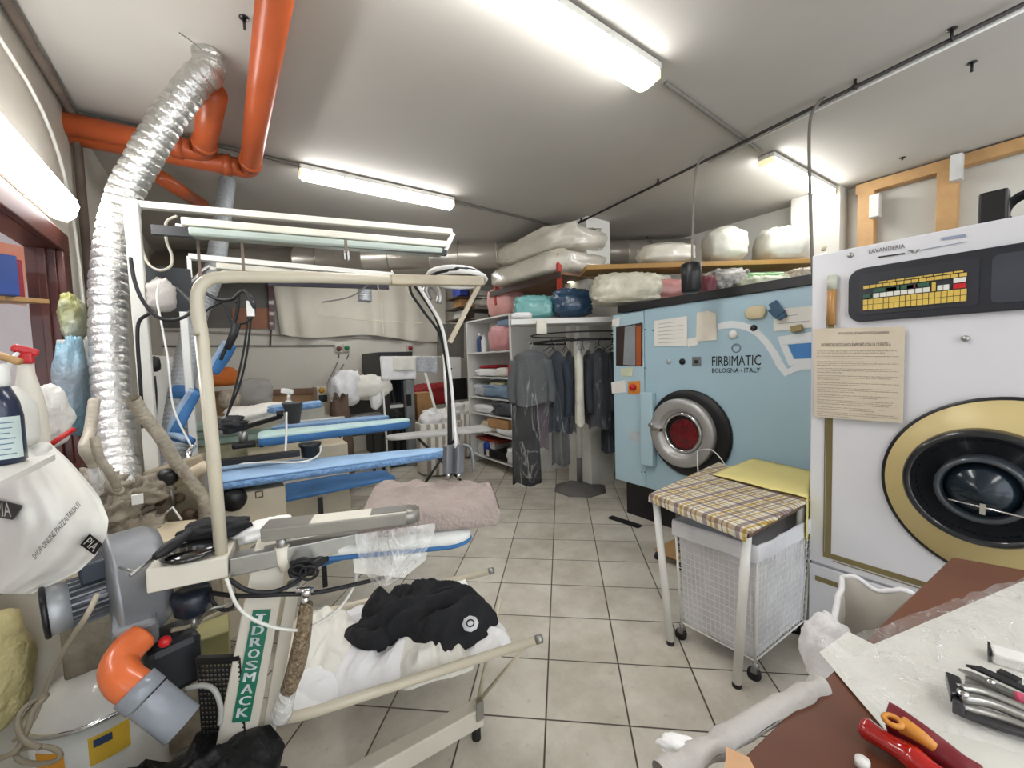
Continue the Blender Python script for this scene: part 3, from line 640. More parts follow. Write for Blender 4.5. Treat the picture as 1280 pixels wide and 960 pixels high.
# small brown board with wheels behind the trolley
p = at(838, 690, Z=.06); t = thing('wheeled_dolly', 'low wooden dolly with black wheels beside the blue machine base', 'dolly', (p.x, p.y, 0))
G().box((p.x+.1, p.y-.03, .07), (.34, .22, .02)).build('board', timber, t)
for sx in (-.06, .22):
    for sy in (-.12, .06): G().lathe((p.x+sx, p.y+sy-.01, .03), YY, [(.03, 0), (.03, .02)], 16).build('wheel', black_r, t)
p = at(847, 655, Z=.3); G()
g = G(); g.tube([V((p.x+.08, p.y+.02, .09)), V((p.x+.08, p.y+.02, .55))], .04, 12); single('foil_hose', g, mat('foil_dark', '#77787a', .35, .8, bump=1., bscale=60), 'grey foil wrapped hose standing behind the front leg of the plaid table', 'hose')
# cable hanging from the blue door
cable('white_string', [F(872, 563, .1), F(872, 580, .12), F(873, 596, .14), F(872, 612, .16)], .005, white_en, 'thin white cord hanging in front of the blue machine door')
cable('white_string', [F(872, 563, .1), F(888, 562, .12), F(900, 572, .13), F(909, 586, .14)], .004, white_en, 'thin white cord looping right from the blue machine door')
# small black thing on the floor beside the washer
g = G(); p = at(1020, 822, Z=0); g.box((p.x, p.y, .02), (.16, .06, .03), .6); single('floor_pad', g, black_r, 'flat black pad on the floor by the white washer', 'pad', bevel=.008)
g = G(); p = at(790, 650, Z=0); g.box((2.80, 2.3, .008), (.06, .3, .015), .1); single('rubber_wedge', g, black_r, 'small dark strip on the floor at the corner of the blue machine base', 'strip')
# ================================================================= FOREGROUND IRONING STATION
def Q(x, y, D): return at(x, y, D=D)
U1 = V((.985, -.17, 0)).normalized(); V1 = V((.17, .985, 0)).normalized()
O1 = at(284, 696, Z=.97)
def S1(x, y, dv=0.): return at(x, y, P=O1+V1*dv, n=V1)
def board(g, p0, p1, w0, w1, th=.05, blunt=.35, n=14, dome=.006, inset=.012):
    """padded board: rounded tapering outline, w = half widths"""
    p0 = V(p0); p1 = V(p1); d = p1-p0; L = d.length; d.normalize(); s_ = V((-d.y, d.x, 0)).normalized(); out = []
    def hw(t):
        w = w0+(w1-w0)*t
        if t > 1-blunt*.5: k = (t-(1-blunt*.5))/(blunt*.5); w *= math.sqrt(max(0, 1-k**2.2))
        if t < .04: w *= math.sqrt(max(0, 1-((.04-t)/.04)**2))*.3+.7
        return w
    ts = [0]+[.01, .025, .04]+[.04+(1-.5*blunt-.04)*k/n for k in range(1, n)]+[1-.5*blunt+.5*blunt*math.sin(PI/2*k/8) for k in range(8)]
    ts = sorted(set(ts)); out = [(t, hw(t)) for t in ts]+[(1., 0.)]+[(t, -hw(t)) for t in ts[::-1]]
    rings = [(1-inset/w0*1.2, -th), (1, -th+inset*.6), (1, -inset*.6), (1-inset/w0*1.0, 0), (.5, dome)]
    vs = []
    for sc_, z in rings:
        for t, w in out: vs.append(p0+d*(L*(.5+(t-.5)*(1-(1-sc_)*w0/L*2 if sc_ > .6 else .9)))+s_*w*sc_+Z*z)
    m_ = len(out); fs = []
    for i in range(len(rings)-1):
        for k in range(m_): fs.append((i*m_+k, i*m_+(k+1) % m_, (i+1)*m_+(k+1) % m_, (i+1)*m_+k))
    fs += [list(range(m_))[::-1], [(len(rings)-1)*m_+k for k in range(m_)]]
    return g.add(vs, fs, True)
st = thing('ironing_station', 'cream steam ironing station with tall tube gantry and green name sticker, nearest the camera', 'ironing table', (O1.x, O1.y+.1, 0))
# column
cp0, cp1 = S1(306, 746, .02), S1(354, 734, .02); cb0, cb1 = S1(272, 921, .02), S1(322, 912, .02)
k = .0
def ext(a, b): t = a.z/(a.z-b.z); q = a+(b-a)*t; return q
B0, B1 = ext(cp0, cb0), ext(cp1, cb1); cp0 += (cp0-cb0)*.35; cp1 += (cp1-cb1)*.25
colm = mat('column_cream', '#cdc6b8', .4, var=.05, scale=4)
G().prism([cp0, cp1, B1, B0], V1*.09).build('column', colm, st, bevel=.004)
a_, b_ = S1(358, 736, .05), S1(328, 912, .05)
G().prism([a_, a_+U1*.035, ext(a_, b_)+U1*.035, ext(a_, b_)], V1*.05).build('side_rail', cream, st, bevel=.003)
green = mat('sticker_green', '#1d6b52', .4, var=.03)
s0, s1_, s2, s3 = [S1(x, y, .016) for x, y in ((316, 763.4), (338.8, 762.2), (312.5, 901.6), (289.8, 903.5))]
sg = G().prism([s0, s1_, s2, s3], V1*.003).build('name_sticker', green, st)
g = G()
def sb(u, v_): return (s0*(1-u)+s1_*u)*(1-v_)+(s3*(1-u)+s2*u)*v_-V1*.002
for i, ch in enumerate('IDROSMACK'):
    v0 = .03+i*.105; v1_ = v0+.082; ins = .36 if ch == 'I' else .2
    if ch == 'I':
        g.prism([sb(.38, v0), sb(.62, v0), sb(.62, v1_), sb(.38, v1_)], V1*.0005); g.prism([sb(.22, v0), sb(.78, v0), sb(.78, v0+.012), sb(.22, v0+.012)], V1*.0005); g.prism([sb(.22, v1_-.012), sb(.78, v1_-.012), sb(.78, v1_), sb(.22, v1_)], V1*.0005)
    else:
        for dx in (-.035, -.012, .012, .035): g.text(ch, sb(ins+dx, v1_), sb(1-ins+dx, v1_), sb(ins+dx, v0))
g.build('sticker_letters', whs, sg)
# box tray
a_, b_, c_, d_ = S1(181, 713), S1(284, 696), S1(285, 722), S1(183, 743)
g = G(); g.prism([a_, b_, c_, d_], V1*.2); g.build('tray_box', cream, st, bevel=.004)
# gantry
pts = [S1(277, 697, .03), S1(266, 560, .03), S1(252, 420, .03), S1(247, 385, .03), S1(249, 362, .03), S1(263, 349, .03), S1(290, 346, .03), S1(400, 347, .03), S1(500, 350, .03)]
gm = mat('gantry_beige', '#c9c0aa', .35, var=.04, coat=.2)
G().tube(pts[:3]+crom(pts[2:7], 6)+pts[7:], .0152, 16).build('gantry_tube', gm, st)
g = G(); g.bar(S1(488, 350, .03), S1(603, 352, .03), .034, .030); g.build('gantry_arm', cream_d, st, bevel=.004)
g = G(); g.bar(S1(600, 354, .03), S1(562, 428, .03), .012, .014); g.build('bracket', cream_d, st)
# front rail of the table
rl = [S1(287, 699, .0), S1(459, 655, .0), S1(459, 674, .0), S1(287, 722, .0)]
rl = [S1(287, 699), S1(287, 699)+U1*.45, S1(287, 722)+U1*.45, S1(287, 722)]
G().prism(rl, V1*.05).build('front_rail', steel, st, bevel=.003)
# main board
mb0 = S1(330, 690, .20); mb0.z = .95
g = G(); tip = at(588, 662, Z=.93); board(g, V((mb0.x, mb0.y, .935)), V((tip.x, tip.y, .935)), .13, .055, .03, .2); g.build('main_board', mat('board_white', '#dfe0dc', .8, bump=.2), st)
g = G(); board(g, V((mb0.x, mb0.y, .907)), V((tip.x, tip.y, .912))+U1*.004, .130, .057, .018, .2); g.build('board_edge', blue_d, st)
# metal sleeve arm on its post
am_t = mat('arm_cream_top', '#d8d4c6', .4); am_s = mat('arm_steel_side', '#9c9992', .35, .6)
a_, b_ = at(326, 662, Z=1.02), at(508, 641, Z=1.02); dS = (b_-a_).normalized(); nS = V((-dS.y, dS.x, 0))
G().bar(a_+nS*.03-Z*.016, b_+nS*.03-Z*.016, .075, .034).build('sleeve_arm', am_s, st, bevel=.003)
e_ = b_+nS*.03; G().lathe(e_-Z*.033, Z, [(.0375, 0), (.0375, .034)], 24).build('arm_end', am_s, st)
G().bar(a_+nS*.03+Z*.001+dS*.12, e_+Z*.001, .066, .004).build('arm_top', am_t, st)
G().bar(a_+nS*.03+Z*.001, a_+nS*.03+dS*.12+Z*.001, .074, .003).build('arm_top_left', am_s, st)
g = G(); a2 = e_-dS*.10; g.bar(a2+Z*.004, e_+Z*.004, .05, .003); g.build('arm_inlay', mat('inlay_grey', '#77756f', .5), st)
g = G(); p = at(352, 676, Z=.98); g.cyl(V((p.x, p.y, .99)), V((p.x, p.y, .96)), .013); g.build('arm_post', steel, st)
G().tube([V((p.x, p.y, .965)), V((p.x, p.y, .93)), V((p.x+.008, p.y, .90))], lambda q: .019-.002*q, 12).build('post_sleeve', mat('post_cream', '#ddd6c6', .6), st)
fl = [S1(440, 683, -.005), S1(540, 668, -.005), S1(532, 700, -.005), S1(505, 722, -.005), S1(443, 716, -.005)]
G().prism(fl, V1*.004).build('white_flap', mat('flap_white', '#e0ddd4', .8, bump=.2), st)
# plush padded board
plush = mat('plush_grey_mauve', '#aa9c95', .95, var=.10, scale=12, bump=.7, bscale=90)
pq = [at(446, 650, Z=1.0), at(625, 634, Z=1.0), at(614, 603, Z=1.0), at(470, 603, Z=1.0)]
pad = G()
def padf(i, j):
    # closed strip round the board: top (0..0.5), front drape and underside (0.5..1)
    t = i; near = pq[0]*(1-t)+pq[1]*t; far = pq[3]*(1-t)+pq[2]*t
    wr = .010*math.sin(14*t+9*min(j, .5)+2*noise.noise(V((t*3, j*3, 1))))**4+noise.noise(V((t*5+j*3, j*5, 3)))*.010+abs(noise.noise(V((t*7-j*6, j*8, 7))))*.014
    e = min(1, (1-t)*22)**.5*min(1, t*14+.02)**.5
    if j < .5:
        k = j/.5; p = far*(1-k)+near*k; return p+Z*((.012*math.sin(k*PI)+.018*e-.02+wr*e))
    k = (j-.5)/.5
    if k < .45: q = k/.45; return near-Z*((.055*math.sin(q*PI/2)+.02*(1-e))*(.35+.65*e))+Z*(wr*(1-q)-.002)*e+(near-far).normalized()*.012*math.sin(q*PI)*e
    q = (k-.45)/.55; return (near*(1-q)+far*q)-Z*(.05*e*(1-q*.5))
pad.grid(padf, 60, 40); single('plush_cover', pad, plush, 'grey mauve plush cover over a padded board sticking out to the right', 'board cover')
# clear plastic bag hanging from the plush board
g = G()
def hang(i, j):
    x = 444+(100-60*j*j)*i+22*j*j; y = 668-14*i+(62+8*math.sin(i*3))*j
    q = Q(x, y, 1.12+.03*math.sin(i*7+j*2)-.05*j*(1-j)); return q
g.grid(hang, 22, 18); single('plastic_bag', g, pfilm2, 'clear plastic sheet hanging below the plush cover', 'plastic bag')
# hoses and cables of this station
blk = black_r
cable('air_hose', [S1(286, 724, -.01), S1(310, 738, -.02), S1(345, 739, -.02), S1(378, 722, -.02), S1(384, 708, -.02)], .006, blk, 'black hose looping from the corner box to the black connector', 'hose')
cable('air_hose', [S1(262, 741, .06), S1(300, 745, .0), S1(350, 743, -.02), S1(400, 740, -.01), S1(480, 722, .02)], .006, blk, 'straight black hose running under the table rail to the right', 'hose')
cable('white_tube', [S1(283, 723, -.03), S1(296, 756, -.04), S1(318, 775, -.05), S1(352, 786, -.05), S1(385, 785, -.03), S1(420, 764, .0), S1(441, 735, .02), S1(446, 710, .03), S1(438, 695, .05)], .0045, white_paint, 'thin white tube sagging across the green sticker and up to the board', 'hose')
t = thing('hose_connector', 'black plug connector and valve block under the metal sleeve arm', 'connector', S1(380, 712, 0))
g = G(); g.bar(S1(362, 708, .02), S1(395, 704, .02), .05, .05); g.bar(S1(388, 706, .0), S1(408, 694, .02), .03, .03); g.build('plug_body', black, t, bevel=.006)
g = G(); g.bar(S1(400, 702, .06), S1(442, 689, .06), .02, .028); g.build('blue_handle', blue_d, t, bevel=.004)
for i, (x, y, r) in enumerate(((378, 708, .026), (372, 714, .02), (386, 716, .022))): G().ring(S1(x, y, -.03), V((.3, 1, .3)), r, .004, 24, 6).build('cable_loop', blk, t)
t = thing('mesh_sleeve', 'brown mesh sleeved hose hanging from a chrome valve beside the green sticker', 'hose sleeve', S1(375, 740, -.02))
pts = [S1(383, 754, -.03), S1(379, 790, -.03), S1(371, 830, -.02), S1(360, 864, -.01)]
netm = mat('net_brown', '#6d5840', .8, var=.35, scale=120, bump=1.2, bscale=130, col2='#bda98a')
G().tube(pts, lambda q: .016+.007*math.sin(q*PI*.8), 16, spline=True).build('mesh_tube', netm, t)
G().tube([S1(360, 862, -.01), S1(355, 880, .0), S1(352, 894, .02)], lambda q: .022+.006*q, 12, spline=True).build('plastic_tail', pfilm2, t)
g = G(); g.cyl(S1(381, 758, -.03), S1(382, 744, -.03), .009); g.cyl(S1(370, 738, -.03), S1(392, 737, -.03), .007); g.cyl(S1(383, 736, -.03), S1(383, 745, -.03), .013); g.build('valve', chrome, t)
# drying tray (folding catch tray)
zt2 = .42
TA, TB, TC, TD = at(345, 905, Z=zt2), at(661, 803, Z=zt2), at(604, 716, Z=zt2), at(392, 782, Z=zt2)
TD = TA+(TC-TB)*.98
t = thing('laundry_tray', 'cream tube framed tray full of white laundry under the nearest ironing board', 'tray', ((TA.x+TC.x)/2, (TA.y+TC.y)/2, 0))
dA = (TB-TA).normalized(); dD = (TC-TB).normalized()
pts = [TB+dA*.02, TA+dA*.09, TA+dA*.03+dD*.01, TA+dA*.0+dD*.05, TA+dD*.12, TD-dD*.06, TD+dA*.03, TD+dA*.1, TC+dA*.02]
G().tube([pts[0]]+crom(pts[1:8], 6)+[pts[-1]], .0155, 12).build('tray_frame', gm, t)
for p in (TB+dA*.03, TC+dA*.03): G().cyl(p, p+dA*.022, .016, n=14).build('end_cap', steel, t)
ft = at(597, 878, Z=.14)
G().tube([TB+dA*.005, ft+V((0, 0, .0))], .008, 8).build('strut', gm, t); G().tube([TC-dD*.24+dA*.0, ft], .008, 8).build('strut', gm, t)
a_ = V((B0.x+.05, B0.y+.25, .10)); 
hb = G(); hb.bar(V((TA.x-.05, TA.y+.02, .10)), V((ft.x+.01, ft.y, .10)), .06, .075); hb.build('base_bar', cream, t, bevel=.005)
G().bar(V((ft.x-.01, ft.y-.035, .10)), V((ft.x-.01, ft.y-.035, .17)), .03, .006, (0, 1, 0)).build('hinge_plate', steel, t)
G().lathe((ft.x-.01, ft.y, 0), Z, [(.017, 0), (.017, .04), (.01, .065)], 14).build('foot', black_r, t)
g = G()
def trayc(i, j):
    p = (TA*(1-i)+TB*i)*(1-j)+(TD*(1-i)+TC*i)*j; e = min(i, 1-i, j, 1-j); i2 = .02+i*.86
    p = (TA*(1-i2)+TB*i2)*(1-j)+(TD*(1-i2)+TC*i2)*j
    return p-Z*(.05*min(1, e*6))+Z*(.012*noise.noise(V((i*5, j*5, 0))))
g.grid(trayc, 30, 20); g.build('tray_cloth', whitecl, t)
def tp(u, v_, z): p = (TA*(1-u)+TB*u)*(1-v_)+(TD*(1-u)+TC*u)*v_; return V((p.x, p.y, zt2+z))
ang = math.atan2(dA.y, dA.x)
lw = mat('laundry_white', '#e9e8e8', .9, var=.05, bump=1., bscale=7)
lw2 = mat('laundry_ivory', '#dfdcd2', .9, var=.05, bump=1., bscale=7)
def crumple(name, c, sz, rz, mt, label, seed, cat='laundry', amp=.13, wr=.18, freq=1.8, group=None, e=.85, n=40, m=24):
    return single(name, G().lump(c, sz, rz, e=e, amp=amp, seed=seed, freq=freq, n=n, m=m, wr=wr), mt, label, cat, group)
def drape(outline, zb, h, seed, folds=1., ang_=.5, n=72, m=22, dy=0):
    """crumpled cloth lying on a surface: outline in plan, ridged folds running along ang_"""
    P_ = [at(x, y+dy, Z=zb) for x, y in outline]; P_ = crom(P_, 8, True); c = sum(P_, V((0, 0, 0)))/len(P_); K = len(P_); g = G(); ca, sa = math.cos(ang_), math.sin(ang_)
    def f(i, j):
        q = i*K; a = int(q) % K; p = P_[a]*(1-(q-int(q)))+P_[(a+1) % K]*(q-int(q)); r = j; w = c+(p-c)*r
        u = (w.x*ca+w.y*sa)*5+seed; v_ = (-w.x*sa+w.y*ca)*13
        ridge = 1-abs(noise.noise(V((u*.7+.6*noise.noise(V((u, v_*.3, seed))), v_*.8, seed)))*2.2); fine = 1-abs(noise.noise(V((u*1.6, v_*1.9, seed+9)))*2.2)
        z = h*(1-r**4)*(.45+folds*(.45*ridge+.22*fine)); e = (w-c); e = e*(1+.05*noise.noise(V((w.x*20, w.y*20, seed)))*r)
        return V((c.x+e.x, c.y+e.y, zb+z-(.012 if r > .97 else 0)))
    g.grid(f, n*2, m); return g
for k, (ol, zb_, h_, mt_, lb_, an_) in enumerate((
    (((352, 890), (358, 868), (382, 852), (420, 855), (440, 868), (420, 884), (385, 897)), .375, .05, lw, 'small white crumpled cloth in the near left corner of the laundry tray', .2),
    (((392, 866), (410, 838), (440, 812), (500, 806), (545, 822), (548, 856), (500, 872), (430, 886)), .38, .06, lw, 'white crumpled garment along the near edge of the laundry tray', .9),
    (((372, 852), (366, 815), (382, 786), (420, 768), (452, 790), (462, 822), (444, 850), (405, 866)), .385, .085, lw2, 'ivory crumpled garment in the left half of the laundry tray', 1.3),
    (((484, 812), (540, 800), (585, 812), (588, 838), (540, 852), (505, 862), (490, 840)), .385, .08, lw2, 'ivory folded piece in the middle of the laundry tray', 1.2),
    (((560, 812), (600, 786), (622, 790), (640, 822), (610, 838), (575, 842)), .38, .045, lw, 'white cloth at the right end of the tray beside the black polo shirt', .3),
    (((395, 790), (430, 765), (475, 755), (500, 770), (460, 800), (420, 812)), .38, .05, lw, 'white cloth at the far left of the tray beside the black polo shirt', .4))):
    single('crumpled_garment', drape(ol, zb_, h_, 3.1*k+1, ang_=an_, dy=(-12, -16, -6, -4, -16, 0)[k]), mt_, lb_, 'laundry')
# black polo shirt
bp = thing('polo_shirt', 'black crumpled polo shirt with a white badge lying on the laundry tray', 'polo shirt', tp(.62, .6, 0))
drape(((436, 800), (470, 812), (505, 800), (548, 818), (585, 806), (612, 786), (622, 768), (604, 748), (580, 738), (545, 736), (512, 738), (486, 748), (476, 766), (480, 782), (452, 784)), .43, .10, 41., folds=1.15, ang_=.15, n=96, m=34).build('shirt_body', black_cl, bp)
drape(((430, 792), (445, 780), (470, 780), (490, 792), (480, 806), (452, 808)), .45, .05, 47., folds=1., ang_=.2).build('sleeve', black_cl, bp)
drape(((452, 768), (460, 750), (478, 742), (500, 750), (498, 768), (474, 774)), .48, .06, 52., folds=1., ang_=.9).build('collar', black_cl, bp)
q = at(588, 780, Z=.505)
nn = -(ray(589, 780)).normalized()*.6+Z*.8; nn.normalize()
g = G(); g.lathe(q, nn, [(.03, 0), (.03, .004)], 8, a0=.3); bd = g.build('badge', mat('badge_white', '#d8d8da', .7), bp); G().ring(q+nn*.005, nn, .013, .0025, 20, 6).build('badge_ring', black_cl, bd); 
# items on the box tray
g = G(); c = at(238, 690, Z=.985); g.lathe(c-Z*.012, Z, [(.035, 0), (.058, .006), (.062, .014), (.056, .02), (.03, .024)], 32); single('black_dish', g, mat('gloss_black', '#161414', .15, coat=.8), 'glossy black oval dish on the corner box of the nearest station', 'dish')
t = thing('hand_tool', 'black handled steel tool lying across the corner box and blower', 'tool', at(215, 690, Z=1.0))
a_, b_ = at(193, 697, Z=1.005), at(240, 664, Z=1.03); G().tube([a_, a_*.6+b_*.4, b_], lambda q: .008+.006*math.sin(q*PI), 12, spline=True).build('handle', black_r, t)
G().tube([at(190, 699, Z=1.0), at(176, 710, Z=1.0), at(163, 719, Z=1.0)], .004, 8).build('shaft', steel, t); G().tube([at(168, 715, Z=1.0), at(150, 709, Z=1.0)], .003, 6).build('hook', steel, t)
crumple('black_brush', at(268, 672, Z=.975), (.16, .1, .05), -.3, black_cl, 'black bristly brush lying behind the gantry post foot', 21, 'brush')
# crumpled paper/cloth beside
crumple('white_rag', at(335, 672, Z=.945), (.16, .1, .05), .1, whitecl, 'white rag on the board between the gantry post and sleeve arm', 22, 'rag')
# ---------------- blower
Mo0, Mo1 = Q(50, 768, .97), Q(136, 738, 1.06); ad = (Mo1-Mo0).normalized()
t = thing('blower', 'grey cast metal blower with ribbed electric motor at the lower left', 'blower', Q(150, 760, .95))
alu = mat('motor_alu', '#9d9fa2', .4, .4)
G().lathe(Mo0, ad, [(.03, 0), (.052, .003), (.058, .010), (.058, .05)], 28).build('motor_end', alu, t)
G().ring(Mo0+ad*.008, ad, .057, .006, 32, 8).build('end_rim', black, t)
g = G(); g.lathe(Mo0, ad, [(.044, .04), (.044, .19)], 24)
e = ad.orthogonal().normalized(); f_ = ad.cross(e)
for k in range(24):
    a = 2*PI*k/24; dd_ = e*math.cos(a)+f_*math.sin(a); g.frame(Mo0+ad*.115+dd_*.05, ad*.065, dd_.cross(ad)*.0022, dd_*.009)
g.build('motor_ribs', mat('motor_grey', '#7a7c80', .4, .4), t)
up_ = (Z-ad*Z.dot(ad)).normalized()
jb_ = G(); jb_.frame(Mo0+ad*.125+up_*.075, ad*.055, ad.cross(up_)*.045, up_*.026); jb_ = jb_.build('terminal_box', mat('navy_box', '#1f2836', .4), t, bevel=.005)
sdm = ad.cross(up_).normalized(); 
if sdm.dot(CAM-Mo0) < 0: sdm = -sdm
G().frame(Mo0+ad*.145+up_*.0985, ad*.03, sdm*.014, up_*.001).build('yellow_label', mat('label_yellow', '#d9c84a', .5), jb_)
hc = Mo1+ad*.0
G().lathe(hc, ad, [(.05, -.006), (.138, 0), (.148, .006), (.148, .012), (.14, .016), (.14, .085), (.12, .11), (.05, .115)], 48).build('fan_housing', iron_g, t)
a_ = hc+ad*.05; o_ = Q(170, 800, 1.0)
G().bar(a_+V((0, 0, -.03)), o_, .085, .09).build('outlet_box', iron_g, t, bevel=.012)
opvc = mat('orange_elbow', '#e0703c', .3, coat=.3); gpv = mat('grey_pvc', '#8b9098', .25, coat=.3)
pth = [Q(176, 796, 1.0), Q(160, 812, .97), Q(149, 832, .94), Q(155, 850, .92), Q(172, 862, .92)]
G().tube(pth, .037, 24, spline=True).build('orange_elbow', opvc, t)
a_ = pth[-1]; b_ = Q(212, 893, .93); dd_ = (b_-a_).normalized()
G().lathe(a_-dd_*.01, dd_, [(.040, 0), (.043, .002), (.043, .035), (.040, .037)], 32).build('grey_collar', gpv, t)
G().lathe(a_+dd_*.03, dd_, [(.041, 0), (.041, .10), (.037, .10), (.037, .02)], 32, caps=False).build('grey_pipe', gpv, t)
cable('power_cable', [Q(122, 742, .95), Q(108, 770, .93), Q(88, 800, 1.0), Q(66, 840, 1.1), Q(50, 880, 1.12), Q(38, 905, 1.1), Q(18, 925, 1.1)], .006, mat('cable_beige', '#aaa08c', .5), 'beige power cable from the motor down to the floor coil')
# ---------------- white boiler tank
tc_ = Q(126, 868, 1.30); tr = .155
t = thing('steam_boiler', 'white enamel steam boiler drum with domed lid and yellow warning labels', 'boiler', (tc_.x, tc_.y, 0))
zT = .435
G().lathe((tc_.x, tc_.y, .02), Z, [(tr, 0), (tr, zT-.03)], 48).build('drum', mat('boiler_white', '#c9c9c4', .3, var=.06, coat=.3), t)
G().lathe((tc_.x, tc_.y, zT-.01), Z, [(tr+.006, 0), (tr+.008, .008), (tr+.004, .016), (tr-.01, .03), (tr*.8, .062), (tr*.5, .085), (.01, .095)], 48).build('lid', mat('boiler_lid', '#c4c2bb', .25, coat=.4), t)
G().ring((tc_.x, tc_.y, zT), Z, tr+.006, .006, 48, 8).build('steel_band', chrome, t)
def cpatch(a0, a1, z0, z1, o=.002):
    g = G(); g.grid(lambda i, j: V((tc_.x+(tr+o)*math.cos(a0+(a1-a0)*i), tc_.y+(tr+o)*math.sin(a0+(a1-a0)*i), z0+(z1-z0)*j)), 10, 1); return g
th0 = math.atan2(-tc_.y, -tc_.x)
G(); cpatch(th0-1.05, th0-.55, .14, .38).build('warning_label', mat('label_amber', '#d9962c', .5), t)
cpatch(th0-.22, th0+.35, .31, .395).build('warning_label', mat('label_yellow2', '#d8b23a', .5), t)
cpatch(th0-.15, th0+.1, .362, .385, .004).build('label_print', mat('label_blue', '#2a3f63', .5), t)
cpatch(th0-.95, th0-.68, .17, .21, .004).build('label_print', mat('label_red', '#a83426', .5), t)
g = G()
g.bx(0, 0, 0, 0, 0, 0) if 0 else None
G().bar(V((tc_.x+.0, tc_.y, .3))+(CAM-tc_).normalized()*0+V((math.cos(th0-.35), math.sin(th0-.35), 0))*tr, V((tc_.x, tc_.y, .05))+V((math.cos(th0-.35), math.sin(th0-.35), 0))*tr, .012, .012).build('seam_strip', steel, t)
# dark pump box and crate beside the boiler
t = thing('pump_box', 'dark box with a red button between the boiler and the station column', 'pump', Q(212, 820, 1.1))
p = Q(212, 822, 1.12); G().box((p.x, p.y, p.z), (.12, .14, .14), .3).build('box', mat('pump_dark', '#1b1d22', .5), t, bevel=.02)
G().lathe(Q(206, 802, 1.02), (CAM-p).normalized(), [(.014, 0), (.012, .012)], 16).build('red_button', redp, t)
t = thing('plastic_crate', 'black plastic crate with perforated side at the foot of the nearest station', 'crate', Q(262, 860, 1.1))
a_ = Q(290, 822, 1.08); b_ = Q(247, 838, 1.08); 
g = G(); c_ = V((b_.x-.12, b_.y-.02, 0))
x1 = a_.x; y1 = a_.y; zc = a_.z; pl = G()
W_ = (a_-b_); W_.z = 0; wn_ = W_.normalized(); L_ = W_.length+.02
for i in range(12): p = b_+wn_*(L_*i/11); pl.bar(V((p.x, p.y, zc)), V((p.x, p.y, zc-.26)), .004, .004)
for j in range(20): pl.bar(V((b_.x, b_.y, zc-.013*j)), V((b_.x, b_.y, zc-.013*j))+wn_*L_, .006, .004)
pl.build('perforated_side', black, t)
g = G(); nn_ = V((-wn_.y, wn_.x, 0)); g.bar(V((b_.x, b_.y, zc)), V((b_.x, b_.y, zc))+wn_*L_, .012, .012); g.prism([V((b_.x, b_.y, 0)), V((b_.x, b_.y, 0))+wn_*L_, V((b_.x, b_.y, 0))+wn_*L_+nn_*.24, V((b_.x, b_.y, 0))+nn_*.24], (0, 0, .04)); g.build('crate_base', black, t)
g = G(); g.lump((Q(230, 930, .95).x-.02, Q(230, 930, .95).y, 0), (.42, .34, .50), .2, e=.8, amp=.12, seed=31, freq=2.2, n=48, m=26, wr=.25)
single('black_sack', g, mat('black_sack', '#08080a', .45, bump=.6, bscale=20), 'black sack bulging at the bottom left in front of the boiler', 'sack')
# regulator under the tray box
t = thing('pressure_regulator', 'dark regulator bowl and brass fitting under the corner box', 'regulator', Q(236, 745, 1.0))
p = S1(240, 742, .08); G().lathe(p-Z*.06, Z, [(.02, 0), (.04, .015), (.045, .05), (.04, .07)], 24).build('bowl', mat('bowl_navy', '#1a212c', .3), t)
p2 = p-Z*.065; G().cyl(p2, p2-Z*.03, .007).build('drain_nipple', steel, t)
cable('air_hose', [p2-Z*.03, S1(262, 762, .05), S1(280, 757, .06), S1(293, 745, .06), S1(290, 730, .06)], .004, steel, 'thin braided hose under the corner box of the nearest station', 'hose')
cable('air_hose', [S1(262, 735, .08), S1(266, 752, .07), S1(277, 762, .06), S1(290, 760, .05), S1(296, 748, .05)], .005, blk, 'black hose loop under the corner box of the nearest station', 'hose')
cable('air_hose', [Q(214, 788, 1.1), Q(240, 782, 1.15), Q(270, 768, 1.2), Q(305, 757, 1.25)], .006, mat('hose_beige', '#b1a489', .5), 'beige hose passing behind the station column', 'hose')
cable('grey_tube', [Q(232, 862, .98), Q(252, 857, .98), Q(268, 863, .98), Q(276, 885, .98), Q(275, 905, .98)], .006, mat('tube_grey', '#9b9b97', .4), 'grey tube curving over the black crate side', 'hose')
# grimy yellow green box seen behind
p = Q(258, 808, 1.35); single('grimy_box', G().box((p.x, p.y, p.z), (.13, .12, .12)), mat('box_olive', '#8a8458', .7, var=.3), 'grimy olive box behind the station column', 'box', bevel=.005)
# hoses from gantry end to the irons
t = thing('steam_iron_hoses', 'black and white hoses hanging from the gantry end with two grey spray guns', 'spray gun', Q(566, 590, 1.5))
G().tube([Q(514, 350, 1.42), Q(530, 372, 1.44), Q(546, 398, 1.46), Q(556, 430, 1.48), Q(561, 480, 1.5), Q(562, 560, 1.5)], .008, 8, spline=True).build('black_hose', blk, t)
G().tube([Q(518, 350, 1.42), Q(536, 378, 1.43), Q(552, 408, 1.44), Q(560, 450, 1.46), Q(566, 500, 1.48), Q(570, 560, 1.48)], .006, 8, spline=True).build('white_hose', white_en, t)
G().tube([Q(512, 346, 1.42), Q(514, 366, 1.44), Q(530, 390, 1.46), Q(552, 425, 1.47), Q(562, 500, 1.52), Q(564, 560, 1.5)], .005, 8, spline=True).build('black_hose', blk, t)
gun = mat('gun_grey', '#77797c', .4, .4)
for k, x in enumerate((561, 574)):
    gb = G(); gb.bar(Q(x, 556, 1.49), Q(x-1, 592, 1.49), .03, .035); gb = gb.build('gun_body', gun, t, bevel=.006); G().cyl(Q(x, 590, 1.49), Q(x-2, 600, 1.49), .007, .004).build('nozzle', chrome, gb)
G().tube([Q(578, 556, 1.47), Q(588, 560, 1.47), Q(591, 574, 1.47), Q(592, 588, 1.47)], .006, 8, spline=True).build('trigger', gun, t)
